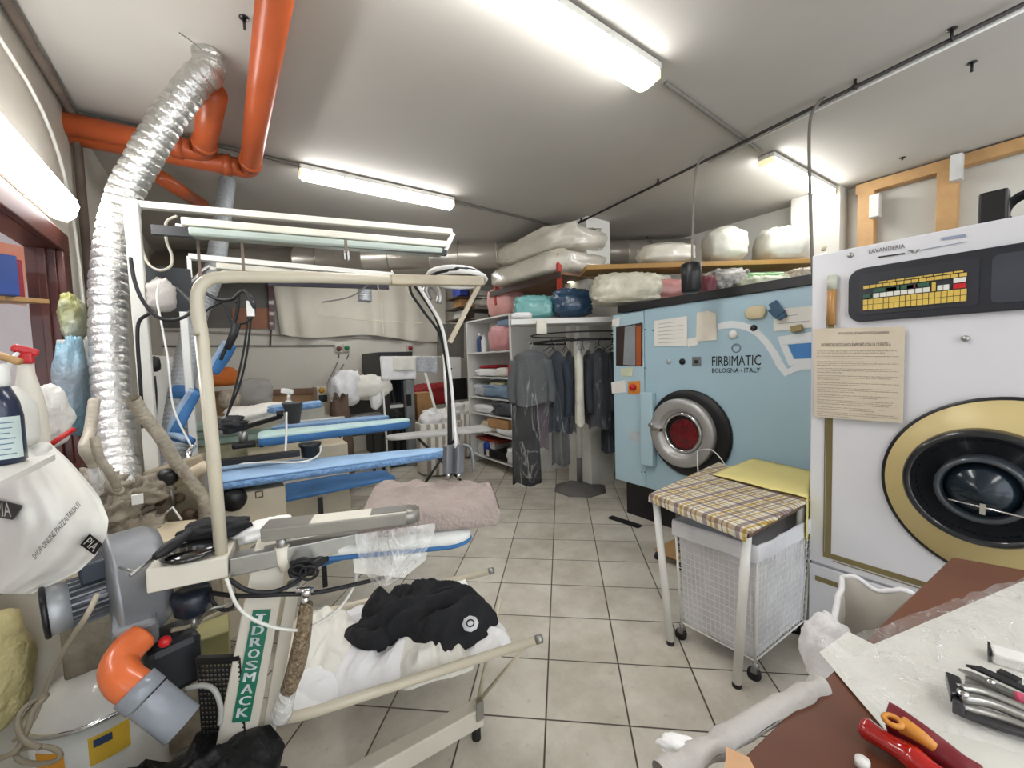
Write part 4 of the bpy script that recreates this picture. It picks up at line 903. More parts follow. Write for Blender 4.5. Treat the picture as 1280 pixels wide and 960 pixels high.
t = thing('coiled_hose', 'white and black hose coiled on the end of the gantry arm', 'hose', Q(575, 350, 1.5))
for k in range(3): G().tube([Q(575+32*math.cos(a*PI/8)-(k*4), 349+10*math.sin(a*PI/8)-k*2.5, 1.5+.12*math.sin(a*PI/8)) for a in range(16)], .009, 8, closed=True).build('hose_loop', (white_en, blk, white_en)[k], t)
single('metal_hook', G().tube([Q(537, 375, 1.5), Q(532, 362, 1.5), Q(540, 357, 1.5), Q(549, 368, 1.5), Q(548, 379, 1.5)], .012, 10, spline=True), steel, 'curved silver hook under the gantry arm', 'hook')
cable('thin_wire', [S1(470, 348, .05), S1(440, 370, .05), S1(402, 378, .06)], .0022, cond, 'thin pale wire hanging below the gantry tube')
cable('thin_wire', [S1(472, 356, .05), S1(477, 385, .1), S1(480, 420, .1)], .0018, gm, 'thin pale vertical wire below the gantry tube')
cable('thin_wire', [Q(403, 378, 1.5), Q(398, 394, 1.5), Q(450, 400, 1.5), Q(528, 404, 1.5), Q(512, 370, 1.5), Q(505, 352, 1.5)], .0018, gm, 'thin pale wire making a long triangle below the gantry arm', spline=False)
# ================================================================= LEFT EDGE THINGS
# silver flexible duct
foil = mat('silver_foil', '#c9c8c4', .28, .9, var=.08, scale=30, bump=.35, bscale=70)
def flexduct(name, pts, rad, pitch, mt, label, seg=24, crush=.0):
    pts = crom([V(p) for p in pts], 40); L = 0; out = [pts[0]]
    for a, b in zip(pts, pts[1:]): L += (b-a).length
    n = int(L/pitch)*6; # resample evenly
    cum = [0]
    for a, b in zip(pts, pts[1:]): cum.append(cum[-1]+(b-a).length)
    res = []; j = 0
    for i in range(n+1):
        s_ = L*i/n
        while j < len(cum)-2 and cum[j+1] < s_: j += 1
        res.append(pts[j].lerp(pts[j+1], (s_-cum[j])/max(1e-6, cum[j+1]-cum[j])))
    def R(tt):
        i = round(tt*n); ph = (i % 6)/6; return rad(tt)*(1+(-.06 if ph < .1 else (.012 if ph < .3 else .03)))
    g = G(); g.tube(res, R, seg, caps=False)
    for v in g.v: pass
    return g
p0 = at(260, 72, Z=2.98)
dpt = [V((p0.x, p0.y, 3.01)), p0-Z*.06, Q(247, 100, 1.97), Q(214, 142, 1.95), Q(180, 198, 1.93), Q(157, 242, 1.92), Q(146, 285, 1.9), Q(138, 340, 1.88), Q(136, 400, 1.86), Q(139, 480, 1.82), Q(147, 570, 1.74), Q(153, 612, 1.68)]
g = flexduct('flexible_duct', dpt, lambda t_: .067, .044, foil, '')
for k, v in enumerate(g.v): v += V((1, 1, 1))*(.004*noise.noise(v*14))
single('flexible_duct', g, foil, 'wide silver foil flexible duct curving from the ceiling down the left side', 'duct')
# small cable at top
cable('thin_wire', [at(224, 41, Z=2.99), at(240, 52, Z=2.96), at(252, 62, Z=2.94)], .003, cond, 'thin wire dangling by the ceiling end of the silver duct')
# white plastic shop bag hanging on the left
bagm = mat('bag_white_plastic', '#dfdcd4', .45, var=.05, scale=6, bump=.25, bscale=9)
bb = thing('shopping_bag', 'white plastic bag with shop lettering and black square marks hanging at the left edge', 'bag', Q(60, 650, .95))
_RT = ((553, 62), (575, 86), (595, 104), (620, 124), (650, 136), (670, 133), (694, 120), (715, 98), (742, 40))
def bagf(i, j):
    y = 553+189*j; xr = 40
    for (ya, xa), (yb, xb) in zip(_RT, _RT[1:]):
        if ya <= y <= yb+.01: xr = xa+(xb-xa)*(y-ya)/(yb-ya)
    x = -40+(xr+40)*i
    bul = math.sin(min(1, i*1.02)*PI)*math.sin(min(1, .15+j*.85)*PI*.95)
    return Q(x, y, .98-.11*bul+.02*noise.noise(V((i*3, j*3, 2)))+.010*noise.noise(V((i*9, j*4, 5))))
G().grid(bagf, 40, 40).build('bag_body', bagm, bb)
_BT = []
for a in range(61):
    for b in range(61):
        p = bagf(a/60, b/60); d = (p-CAM); w_ = d.dot(FW); _BT.append((640+FL*d.dot(RT)/w_, 480-FL*d.dot(UP)/w_, w_))
def bq(x, y, o=.012):  # point on the bag surface
    return at(x, y, D=min(((q[0]-x)**2+(q[1]-y)**2, q[2]) for q in _BT)[1]-o)
_vs, _fs = glyphs('SHOP ONLINE PIAZZAITALIA.IT'); _x0 = min(v[0] for v in _vs); _x1 = max(v[0] for v in _vs); _y0 = min(v[1] for v in _vs); _y1 = max(v[1] for v in _vs)
g = G(); g.add([bq(44+58*((v[0]-_x0)/(_x1-_x0))-4.5*((v[1]-_y0)/(_y1-_y0)), 700-69*((v[0]-_x0)/(_x1-_x0))-5.5*((v[1]-_y0)/(_y1-_y0)), .008) for v in _vs], _fs); g.build('shop_lettering', ink, bb)
for pts in (((112, 667), (128, 680), (118, 694), (100, 681)), ((-6, 624), (29, 632), (16, 650), (-8, 646))):
    lg = G().prism([bq(x, y) for x, y in pts], (bq(60, 650, .014)-bq(60, 650, .012))); lg = lg.build('black_square', black, bb)
    x, y = pts[3]; x1, y1 = pts[0]; a_, b_, d_ = bq(pts[3][0]+4, pts[3][1]-1, .03), bq(pts[2][0]-2, pts[2][1]-4, .03), bq(pts[0][0]+1, pts[0][1]+4, .017)
    G().text('PIA', a_, b_, d_).build('square_letters', mat('mark_grey', '#b9b7b0', .6), lg)
G().tube([Q(-10, 600, .96), Q(20, 582, .95), Q(58, 558, .95)], .012, 10, spline=True).build('knot', bagm, bb)
# blue detergent bottle and trigger sprays
single('window_ledge', G().bx(XL+.0, Q(4, 540, .78).x+.05, Q(4, 540, .78).y-.3, Q(4, 540, .78).y+.06, Q(8, 580, .78).z-.012, Q(8, 580, .78).z), white_paint, 'narrow white ledge at the left edge under the dark blue bottle', 'ledge')
t = thing('detergent_bottle', 'dark blue detergent bottle with white cap and pale label at the left edge', 'bottle', Q(8, 580, .8))
zb = Q(8, 580, .78).z; c = Q(0, 540, .78); rr_ = .032
G().lathe((c.x, c.y, zb), Z, [(.026, 0), (rr_, .006), (rr_, .09), (.028, .12), (.018, .15)], 28).build('bottle_body', mat('bottle_blue', '#16243f', .3, coat=.4), t)
G().lathe((c.x, c.y, zb+.148), Z, [(.018, 0), (.02, .01), (.02, .03), (.016, .045)], 24).build('cap', white_en, t)
lb = G(); a0 = math.atan2(-c.y, -c.x); lb.grid(lambda i, j: V((c.x+(rr_+.001)*math.cos(a0-.9+1.8*i), c.y+(rr_+.001)*math.sin(a0-.9+1.8*i), zb+.012+.08*j)), 12, 1)
lb = lb.build('label_patch', mat('label_pale', '#b9c6c2', .5), t)
g = G(); 
for k in range(7): g.grid(lambda i, j, k=k: V((c.x+(rr_+.002)*math.cos(a0-.75+(1.3-.1*(k % 3))*i), c.y+(rr_+.002)*math.sin(a0-.75+(1.3-.1*(k % 3))*i), zb+.08-.01*k+.002*j)), 8, 1)
g.build('label_lines', mat('label_ink', '#5d7488', .6), lb)
t = thing('spray_bottle', 'white spray bottle with a red trigger head by the window opening', 'spray bottle', Q(34, 530, 1.05))
c = Q(36, 500, 1.05); G().lathe((c.x, c.y, c.z-.16), Z, [(.024, 0), (.03, .01), (.031, .12), (.026, .17), (.014, .24), (.012, .27)], 24).build('bottle_body', mat('bottle_cream', '#dad5c6', .4), t)
G().lathe((c.x, c.y, c.z+.10), Z, [(.016, 0), (.016, .03)], 16).build('collar', white_en, t)
hd = G(); a_, b_ = Q(14, 434, 1.02), Q(48, 442, 1.06); hd.bar(a_, b_, .022, .02); hd.bar(Q(32, 440, 1.04), Q(34, 455, 1.04), .022, .026, (1, 0, 0)); hd.build('trigger_head', redp, t, bevel=.006)
G().tube([Q(22, 442, 1.02), Q(14, 450, 1.0), Q(10, 462, 1.0)], .005, 8, spline=True).build('trigger', white_en, t)
G().tube([Q(0, 468, .9), Q(20, 478, .9), Q(26, 500, .9), Q(20, 520, .9)], .014, 8, spline=True) 
single('white_jug', G().lathe(Q(12, 530, .92)-Z*.05, Z, [(.04, 0), (.045, .02), (.045, .09), (.03, .12), (.015, .135)], 24), mat('jug_white', '#d9d8d0', .4), 'white rounded jug behind the dark blue bottle', 'jug')
crumple('plastic_pouch', Q(52, 520, 1.2)-Z*.1, (.12, .1, .18), .2, mat('pouch_pale', '#d5d2cc', .4, bump=.5), 'pale plastic pouch hanging behind the red trigger spray', 41, 'pouch')
single('red_stick', G().cyl(Q(64, 555, 1.15), Q(93, 536, 1.2), .007), redp, 'short red stick sticking out above the white shop bag', 'stick')
cable('wooden_stick', [Q(-8, 442, .95), Q(24, 452, .95)], .009, timber, 'wooden strip crossing behind the blue bottle at the left edge', 'strip', False)
# shelf in the next room with boxes
t = thing('wall_shelf', 'small wooden shelf seen through the window opening at the far left', 'shelf', Q(5, 375, 1.6))
a_ = Q(-30, 372, 1.7); b_ = Q(30, 377, 1.9); G().bar(a_, b_, .2, .02).build('shelf_board', timber, t)
def upbox(name, x, y, D, sz, rz, mt, label, cat='box', group=None):
    p = Q(x, y, D); return single(name, G().box((p.x, p.y, p.z+sz[2]/2), sz, rz), mt, label, cat, group, bevel=.004)
upbox('blue_container', 3, 370, 1.72, (.07, .1, .17), .6, mat('cont_blue', '#1d3f86', .4), 'blue container standing on the small shelf in the next room', 'container')
upbox('red_carton', 17, 372, 1.85, (.05, .07, .17), .6, mat('carton_red', '#a02638', .5), 'narrow red carton behind the blue container')
single('orange_poster', G().prism([Q(-5, 302, 2.1), Q(31, 308, 2.1), Q(32, 382, 2.1), Q(-5, 378, 2.1)], (.004, 0, 0)), mat('poster_mix', '#c8602f', .6, col2='#b9a79a', scale=6.), 'orange and grey printed poster on the wall of the next room', 'poster')
# thermostat, sockets, things by the window frame on the left wall
t = thing('wall_switch_box', 'white switch box with a dark display between window frame and silver duct', 'switch box', V((XL+.02, 3.3, 1.5)))
p = at(88, 443, X=XL+.03); g = G(); g.frame(p, V((.03, 0, 0)), V((0, .07, 0)), V((0, 0, .07))); g.build('display_box', white_en, t, bevel=.005)
g = G(); g.frame(p+V((.031, -.01, 0)), V((.003, 0, 0)), V((0, .045, 0)), V((0, 0, .05))); g.build('display', black, t)
p = at(99, 448, X=XL+.03); G().frame(p+V((0, .06, 0)), V((.025, 0, 0)), V((0, .06, 0)), V((0, 0, .1))).build('socket', white_en, t, bevel=.005)
crumple('hanging_bag', at(94, 428, X=XL+.09), (.08, .2, .22), .0, mat('bag_yellow', '#86853f', .35, var=.3, bump=.6, col2='#b9bcae'), 'yellow green plastic bag with a blue top hanging behind the silver duct', 43, 'bag')
crumple('wrapped_items', at(98, 545, X=XL+.1), (.1, .2, .44), .0, mat('wrap_pale', '#8f979e', .35, var=.2, bump=.6, col2='#6fa3b8', scale=5.), 'pale plastic wrapped items with light blue printing below the switch box', 44, 'package')
# wall bits bottom left
crumple('yellowish_bag', Q(-22, 900, 1.2)-Z*.05, (.2, .2, .36), .0, mat('bag_yellowish', '#cbbf8a', .6, var=.15, bump=.8), 'yellowish crumpled plastic bag at the lower left edge', 45, 'bag')
single('leaning_board', G().prism([Q(-40, 760, 1.3), Q(120, 700, 1.45), Q(130, 830, 1.45), Q(60, 990, 1.3), Q(-40, 990, 1.25)], (-.005, .0, 0)), mat('panel_offwhite', '#cfc8ba', .6, var=.08), 'off-white panel leaning behind the boiler and motor', 'panel')
for k in range(2): pass
t = thing('cable_coil', 'loop of dusty beige cable lying at the bottom left corner', 'cable', Q(48, 940, 1.0))
G().tube([Q(48+28*math.cos(a*PI/8), 944+11*math.sin(a*PI/8), 1.02) for a in range(16)], .006, 8, closed=True).build('loop', mat('cable_dusty', '#8d8370', .6), t)
G().tube([Q(-5, 950, 1.0), Q(20, 938, 1.0), Q(34, 912, 1.03), Q(42, 888, 1.05), Q(56, 872, 1.08)], .007, 8, spline=True).build('strand', mat('cable_dusty', '#8d8370', .6), t)
G().tube([Q(50, 935, 1.0), Q(30, 925, 1.0), Q(22, 905, 1.03), Q(30, 885, 1.05), Q(60, 868, 1.1)], .006, 8, spline=True).build('strand', mat('cable_dusty', '#8d8370', .6), t)
# ================================================================= SECOND AND THIRD IRONING STATIONS
s2t = thing('ironing_station', 'second ironing station with blue boards, dirty steam unit and lamp gantry behind the tube gantry', 'ironing table', (.0, 2.2, 0))
dirty = mat('dirty_beige', '#6b6152', .7, var=.35, scale=9, bump=.4, bscale=30, col2='#a59b89')
# main blue board
def blueboard(p0, p1, w0, w1, name, par, top=None, th=.035):
    g = G(); board(g, p0, p1, w0, w1, th*.5, .3); o = g.build(name, top or blue_c, par)
    g = G(); board(g, V(p0)-Z*.014, V(p1)-Z*.014+(V(p1)-V(p0)).normalized()*.004, w0+.004, w1+.004, th, .3); g.build('board_skirt', blue_d if top else mat('blue_skirt', '#7094bf', .8, var=.2, scale=30, bump=.8, bscale=60), par if 0 else o)
    return o
p0 = at(262, 580, Z=.95); p1 = at(556, 560, Z=.95)
blueboard(V((p0.x, p1.y+.26, .95)), p1, .17, .055, 'main_board', s2t)
# swivel arm + upper board (pale green and blue)
a_ = at(262, 580, Z=1.0); b_ = at(375, 566, Z=1.0); G().bar(a_, b_, .05, .03).build('swivel_arm', black, s2t, bevel=.005)
c_ = at(388, 566, Z=.99); G().lathe(V((c_.x, c_.y, .97)), Z, [(.04, 0), (.045, .01), (.045, .05), (.055, .06), (.055, .075)], 20).build('swivel_head', black, s2t)
p0 = at(322, 542, Z=1.07); p1 = at(512, 523, Z=1.07)
blueboard(p0, V((p1.x, p1.y, 1.07)), .12, .035, 'upper_board', s2t, top=mat('board_green_white', '#c3d8c6', .85, col2='#9fc3dd', scale=3., bump=.2), th=.05)
cable('white_tube', [at(262, 583, Z=.985), at(330, 578, Z=.985), at(372, 578, Z=.985), at(394, 572, Z=.985), at(401, 562, Z=.985), at(399, 552, Z=1.0)], .005, white_en, 'white tube along the black swivel arm of the second station', 'hose')
# small sleeve board with its arm
a_ = at(282, 541, Z=1.1); b_ = at(350, 521, Z=1.12); G().bar(a_, b_, .035, .025).build('sleeve_arm', black, s2t, bevel=.005)
c_ = at(305, 560, Z=.98); G().box((c_.x, c_.y, 1.0), (.12, .1, .03)).build('arm_base', black, s2t, bevel=.01); G().cyl((c_.x, c_.y, 1.0), (c_.x, c_.y, 1.1), .024).build('arm_pillar', steel, s2t)
c_ = at(350, 520, Z=1.13); G().cyl(c_, c_+Z*.035, .02).build('arm_head', black, s2t)
p0 = at(337, 508, Z=1.19); p1 = at(402, 501, Z=1.19); blueboard(p0, p1, .045, .025, 'sleeve_board', s2t, th=.035)
# low blue shelf board
q0, q1, q2, q3 = at(356, 601, Z=.62), at(480, 587, Z=.62), at(495, 596, Z=.62), at(358, 624, Z=.62)
G().prism([q0-Z*.02, q1-Z*.02, q2-Z*.02, q3-Z*.02], (0, 0, .02)).build('low_shelf', blue_d, s2t, bevel=.006)
for x, y in ((398, 600), (400, 622)): p = at(x, y, Z=.6); G().bar(V((p.x, p.y, 0)), V((p.x, p.y, .6)), .03, .02, (0, 1, 0)).build('shelf_leg', black, s2t)
# cabinet of the station
p = at(358, 608, Z=.86); yf = p.y
G().bx(-.12, p.x-.005, yf, yf+.28, .18, .865).build('cabinet', mat('station_cream', '#c9bda4', .5, var=.08), s2t, bevel=.008)
pk_ = at(325, 655, Y=yf-.002); bd_ = lambda x, y, o=.002: at(x, y, Y=yf-o)
G().ring(bd_(324, 618), YY, .02, .004, 4, 6).build('emblem', mat('emblem_brown', '#6b6350', .6), s2t)
G().lathe(bd_(305, 608), -YY, [(.017, 0), (.012, .02)], 16).build('knob', black, s2t)
G().lathe(bd_(292, 624), -YY, [(.055, 0), (.05, .03)], 24).build('black_port', black, s2t)
crumple('white_cover', at(310, 597, Z=.87)-Z*.0, (.3, .18, .035), -.1, lw2, 'white cover cloth on the cabinet under the big blue board', 51, 'cloth')
# dirty steam unit
u0 = at(165, 690, Z=.72); 
G().bx(-.46, -.06, 1.78, 2.15, .12, .80).build('steam_unit', dirty, s2t, bevel=.02)
G().prism([at(170, 662, Z=.84), at(245, 655, Z=.84), at(270, 668, Z=.84), at(180, 690, Z=.84)], (0, 0, .02)).build('cover_plate', cream_d, s2t, bevel=.004)
g = G(); g.prism([Q(175, 592, 1.75), Q(252, 568, 1.75), Q(262, 668, 1.75), Q(182, 672, 1.75)], V1*.06); g.build('face_plate', mat('plate_dirty', '#8f846f', .6, var=.3, scale=7), s2t, bevel=.01)
random.seed(8)
for x, y, r in ((200, 626, .02), (224, 622, .022), (236, 644, .03), (251, 641, .02), (190, 640, .018), (216, 610, .014)): 
    p = Q(x, y, 1.72); G().lathe(p, -V1, [(r, 0), (r*.9, .02), (r*.4, .03)], 16).build('fitting', mat('fitting_brown', '#5d4a38', .6, var=.3), s2t)
G().tube([Q(180, 602, 1.7), Q(205, 606, 1.68), Q(232, 596, 1.68), Q(258, 582, 1.7)], .025, 12, spline=True).build('top_pipe', cream_d, s2t)
kn = G().lathe(Q(211, 597, 1.62)-Z*.03, Z, [(.012, 0), (.03, .015), (.034, .045), (.028, .06), (.01, .065)], 20).build('black_knob', black, s2t)
G().cyl(Q(212, 606, 1.62), Q(217, 632, 1.66), .008).build('knob_stem', steel, s2t)
G().tube([Q(200, 648, 1.6), Q(216, 634, 1.6), Q(227, 650, 1.6)], .004, 6).build('wire_hook', white_en, s2t)
G().frame(Q(172, 624, 1.5), V((.016, 0, 0)), V((0, .006, 0)), V((0, 0, .018))).build('white_plug', white_en, s2t)
hb_ = mat('hose_dirty_beige', '#aaa08e', .6, var=.25, scale=20, bump=.5, bscale=60)
def ribbed(pts, r, mt, label, pitch=.018, D=None):
    g = flexduct('', pts, lambda t_: r, pitch, mt, '', seg=12); return single('flexible_hose', g, mt, label, 'hose')
ribbed([Q(166, 498, 1.45), Q(180, 520, 1.5), Q(200, 545, 1.55), Q(218, 575, 1.6), Q(238, 600, 1.65), Q(254, 625, 1.68), Q(256, 650, 1.7)], .022, hb_, 'beige ribbed hose slanting down from the silver duct to the steam unit')
ribbed([Q(118, 500, 1.45), Q(112, 540, 1.4), Q(106, 560, 1.32), Q(116, 578, 1.35), Q(130, 600, 1.4), Q(150, 615, 1.45)], .016, mat('hose_pale', '#bdb3a2', .5, var=.15), 'pale hose left of the silver duct bottom')
ribbed([Q(118, 546, 1.28), Q(124, 572, 1.28), Q(138, 592, 1.3), Q(148, 612, 1.35)], .012, hb_, 'short beige ribbed hose crossing the foot of the silver duct')
for k, (x, y, D_, s_) in enumerate(((128, 612, 1.5, .1), (142, 640, 1.5, .12), (162, 650, 1.6, .12), (186, 614, 1.6, .1), (120, 600, 1.55, .08), (150, 672, 1.5, .12), (176, 662, 1.55, .1))):
    crumple('dusty_valve', Q(x, y, D_)-Z*s_/2, (s_*1.2, s_, s_), k, dirty, ['round', 'large', 'upright', 'right hand', 'small', 'low', 'squat'][k]+' dusty valve body clustered below the silver duct, '+['beside the shop bag', 'in the middle', 'behind the switch', 'under the beige pipe', 'topmost', 'nearest the blower', 'next to the cover plate'][k], 60+k, 'valve', amp=.25, wr=.5, freq=2.6)
single('clear_hose_end', G().tube([Q(118, 585, 1.35), Q(122, 600, 1.35), Q(120, 615, 1.38)], .02, 12), pfilm2, 'clear plastic hose end beside the shop bag', 'hose')
# lit frame: post + top bar + unlit lamp
gw = mat('grey_white_paint', '#cfcdc4', .5, var=.06)
pa, pb = at(181, 262, Y=2.42), at(191, 596, Y=2.2); 
G().bar(V((-.285, 2.38, .85)), V((-.285, 2.38, 2.19)), .05, .06, (0, 1, 0)).build('lamp_post', gw, s2t, bevel=.006)
L0, L1 = at(174, 256, Z=2.2), at(565, 290, Z=2.2); 
G().bar(L0, L1, .035, .03).build('lamp_bar', gw, s2t, bevel=.003)
G().bar(L1-Z*.02, at(555, 315, Z=2.07), .05, .02, (1, 0, 0)).build('end_bracket', gw, s2t)
dL = (L1-L0).normalized()
def unlit(A_, B_, label, z):
    t = thing('unlit_lamp', label, 'lamp', A_); d = (B_-A_).normalized(); sd = d.cross(Z)
    def pr_(P, pts): return [P+sd*x+Z*y for x, y in pts]
    G().prism(pr_(A_, [(-.05, -.035), (.05, -.035), (.05, 0), (-.05, 0)]), B_-A_).build('housing', mat('lamp_cream', '#d9d6c6', .4), t, bevel=.006)
    G().prism(pr_(A_+d*.02, [(-.047, -.036), (.047, -.036), (.038, -.075), (-.038, -.075)]), (B_-A_)-d*.04).build('cover', mat('lamp_cover_clear', '#aeb9ae', .2, var=.05, coat=.5), t, bevel=.012)
    for f in (.06, .35, .65, .95): q = A_+(B_-A_)*f; G().frame(q-sd*.052-Z*.02, d*.018, sd*.004, Z*.022).build('clip', white_en, t)
    G().tube([A_+sd*0-Z*.03, A_-d*.03-Z*.03], .012, 8).build('cable_gland', white_en, t)
    return t
la, lb_ = at(230, 275, Z=2.125), at(556, 304, Z=2.125); unlit(la, lb_, 'unlit fluorescent lamp with clear cover under the upper white bar', 2.1)
ba, bb_ = at(185, 283, Z=2.07), at(561, 312, Z=2.07); G().bar(ba+V1*.05, bb_+V1*.05, .03, .04).build('black_bar', mat('bar_black', '#15161c', .4), s2t)
for x in (247, 302, 432): p = at(x, 300, Z=2.06); G().bar(p, p-Z*(.2 if x < 400 else .06), .012, .008, (0, 1, 0)).build('hanger_rod', mat('rod_brown', '#6e5f52', .6), s2t)
cable('lamp_cable', [Q(221, 270, 1.85), Q(208, 278, 1.85), Q(208, 300, 1.85), Q(215, 320, 1.85), Q(213, 333, 1.85), Q(200, 338, 1.85), Q(186, 330, 1.85), Q(177, 310, 1.85), Q(172, 280, 1.85)], .006, mat('cable_lamp', '#b9b3a3', .5), 'pale cable looping from the unlit lamp to its post')
cable('black_hose', [Q(163, 322, 1.6), Q(168, 350, 1.6), Q(178, 375, 1.6), Q(195, 395, 1.62), Q(215, 400, 1.64), Q(234, 394, 1.66), Q(240, 380, 1.7), Q(222, 360, 1.75)], .007, blk, 'black hose looping beside the filter bowl', 'hose')
cable('black_cable', [Q(186, 392, 1.7), Q(174, 402, 1.7), Q(172, 425, 1.7), Q(175, 470, 1.72), Q(178, 520, 1.75), Q(181, 570, 1.78)], .007, blk, 'black cable running down the front of the lamp post')
t = thing('filter_bowl', 'air filter bowl wrapped in white cloth hanging by the lamp post', 'filter', Q(203, 372, 1.8))
p = Q(203, 390, 1.8); G().lump(p, (.10, .10, .14), 0, e=.75, amp=.12, seed=71, wr=.2).build('wrapped_bowl', mat('wrap_cloth', '#b5afa8', .8, bump=.5), t)
p = Q(203, 356, 1.8); G().lathe(p-Z*.015, Z, [(.03, 0), (.035, .02), (.012, .03), (.012, .045)], 16).build('filter_head', chrome, t)
G().box(Q(212, 362, 1.95), (.17, .06, .2)).build('backplate', mat('backplate_dark', '#26282b', .5), t)
cable('white_tube', [Q(199, 352, 1.72), Q(196, 372, 1.72), Q(201, 400, 1.72), Q(210, 450, 1.74), Q(217, 510, 1.76), Q(240, 560, 1.8)], .004, white_en, 'thin white tube hanging from the filter bowl', 'hose')
# black hose bundle with white clip
t = thing('cable_bundle', 'tangle of black cables hanging inside the near gantry corner', 'cable bundle', Q(296, 400, 1.9))
for k, pts in enumerate((((256, 366), (272, 374), (290, 374), (302, 364), (308, 366), (318, 385)), ((256, 390), (266, 383), (284, 376), (296, 378)), ((298, 366), (297, 385), (294, 400), (286, 425), (276, 450)), ((302, 364), (316, 372), (318, 390), (310, 402), (294, 406)), ((280, 376), (286, 395), (294, 406)), ((310, 396), (306, 430), (299, 465), (290, 500), (282, 525)), ((314, 398), (309, 440), (300, 480), (286, 515)))):
    G().tube([Q(x, y, 1.85+.03*k) for x, y in pts], .008 if k in (0, 2) else .005, 7, spline=True).build('cable', blk, t)
G().tube([Q(297, 405, 1.9), Q(292, 420, 1.9), Q(284, 436, 1.9)], .015, 10).build('sheath', blk, t)
p = Q(313, 386, 1.9); G().box(p, (.03, .03, .07)).build('white_clip', white_en, t)
single('cable_clump', G().lump(Q(288, 530, 1.9)-Z*.03, (.12, .1, .06), 0, e=.9, amp=.3, wr=.5, seed=75), blk, 'clump of black cable ends and chrome fittings on the second station', 'cable')
# blue curved press pads
def padblade(pts, r, label):
    t = thing('press_pad', label, 'press pad', Q(*pts[0])); g = G(); P_ = [Q(*p) for p in pts]; P_ = crom(P_, 6); m_ = len(P_)
    g.tube(P_, lambda q: r*(.75+.25*math.sin(q*PI)), 12); g.build('pad', blue_d, t); g = G(); g.tube([p+V((-.02, 0, .012)) for p in P_], r*.6, 8); g.build('white_backing', mat('pad_grey', '#8fa3b8', .7), t); return t
padblade([(290, 431, 2.0), (280, 446, 2.0), (268, 466, 2.0)], .028, 'straight blue press pad leaning behind the gantry post')
padblade([(247, 490, 1.9), (236, 508, 1.9), (224, 530, 1.88), (219, 544, 1.88), (230, 548, 1.86), (240, 552, 1.85)], .024, 'bent blue press pad left of the gantry post')
G().tube([Q(243, 556, 1.85), Q(236, 566, 1.84), Q(240, 576, 1.82), Q(262, 578, 1.8)], .012, 10, spline=True).build('chrome_elbow', chrome, s2t)
# second thin grey duct
gd = mat('grey_duct', '#a9adb0', .45, .4, bump=.6, bscale=60)
g = flexduct('', [Q(285, 226, 3.3), Q(281, 250, 3.2), Q(274, 300, 3.1), Q(266, 345, 3.0), Q(244, 400, 2.9), Q(232, 460, 2.8), Q(222, 520, 2.7), Q(215, 590, 2.6)], lambda q: .055+.02*q, .03, gd, '', seg=18)
t = thing('flexible_duct', 'narrower grey flexible duct with a blue band hanging behind the white posts', 'duct', Q(240, 420, 2.9)); g.build('duct_body', gd, t)
a_, b_ = Q(231, 486, 2.76), Q(228, 502, 2.73); G().cyl(a_, b_, .079, n=24).build('blue_band', blue_d, t)
# third station
s3t = thing('ironing_station', 'third ironing station with pale blue board and white lamp frame, further back', 'ironing table', (.1, 3.5, 0))
p0, p1 = at(300, 545, Z=.93), at(486, 519, Z=.93); blueboard(V((p0.x-.2, p1.y+.2, .93)), p1, .16, .05, 'main_board', s3t)
cab = at(335, 560, Z=.8)
G().bx(.1, .75, 3.3, 3.62, .15, .86).build('cabinet', mat('station_cream', '#c9bda4', .5, var=.08), s3t, bevel=.01)
g = G(); g.bar(V((.3, 3.29, .72)), V((.72, 3.29, .72)), .02, .05); g.build('drawer_strip', mat('strip_brown', '#6d5f4b', .5), s3t); G().lathe(at(327, 554, Y=3.28), -YY, [(.03, 0), (.025, .03)], 16).build('knob', black, s3t)
G().bar(V((-.19, 3.3, .5)), V((-.19, 3.3, 2.05)), .04, .09, (0, 1, 0)).build('lamp_post', white_en, s3t, bevel=.006)
L0, L1 = at(236, 321, Z=2.12), at(491, 344, Z=2.12); G().bar(L0, L1, .05, .03).build('lamp_bar', white_en, s3t)
G().bar(L0, L0-Z*.12, .02, .03, (0, 1, 0)).build('bar_drop', white_en, s3t)
unlit(at(270, 330, Z=2.08), at(478, 349, Z=2.08), 'unlit lamp under the lower, further white bar', 2.0)
a_, b_ = at(335, 354, Z=1.99), at(486, 359, Z=1.99); G().bar(a_, b_, .03, .03).build('black_bar', mat('bar_purple', '#1c1626', .4), s3t)  # dark bar modelled for the shadow line behind the gantry
for x in (431, 435): p = at(x, 325, Z=2.12); G().bar(p+Z*.0, p+Z*.1, .012, .03, (0, 1, 0)).build('hanger', steel, s3t)
cable('lamp_cable', [Q(214, 338, 3.0), Q(226, 352, 2.95), Q(242, 350, 2.9), Q(250, 340, 2.9), Q(262, 332, 2.95)], .008, white_en, 'white cable hanging from the further unlit lamp')
# low grey-white board further right
t = thing('folding_ironing_board', 'long pale grey ironing board standing low in front of the laundry baskets', 'ironing board', (1.7, 4.2, 0))
p0, p1 = at(482, 545, Z=.72), at(610, 533, Z=.72); d_ = V((p1.x, p1.y, .72)); 
g = G(); board(g, d_, p0, .17, .10, .04, .25); g.build('board', mat('board_grey_white', '#c7c6c2', .85, bump=.2), t)
for s_ in (-1, 1):
    m_ = (p0+p1)/2; a_ = V((m_.x-.35*s_, m_.y, 0)); b_ = V((m_.x+.25*s_, m_.y, .68)); G().tube([a_, b_], .014, 8).build('leg', black, t)
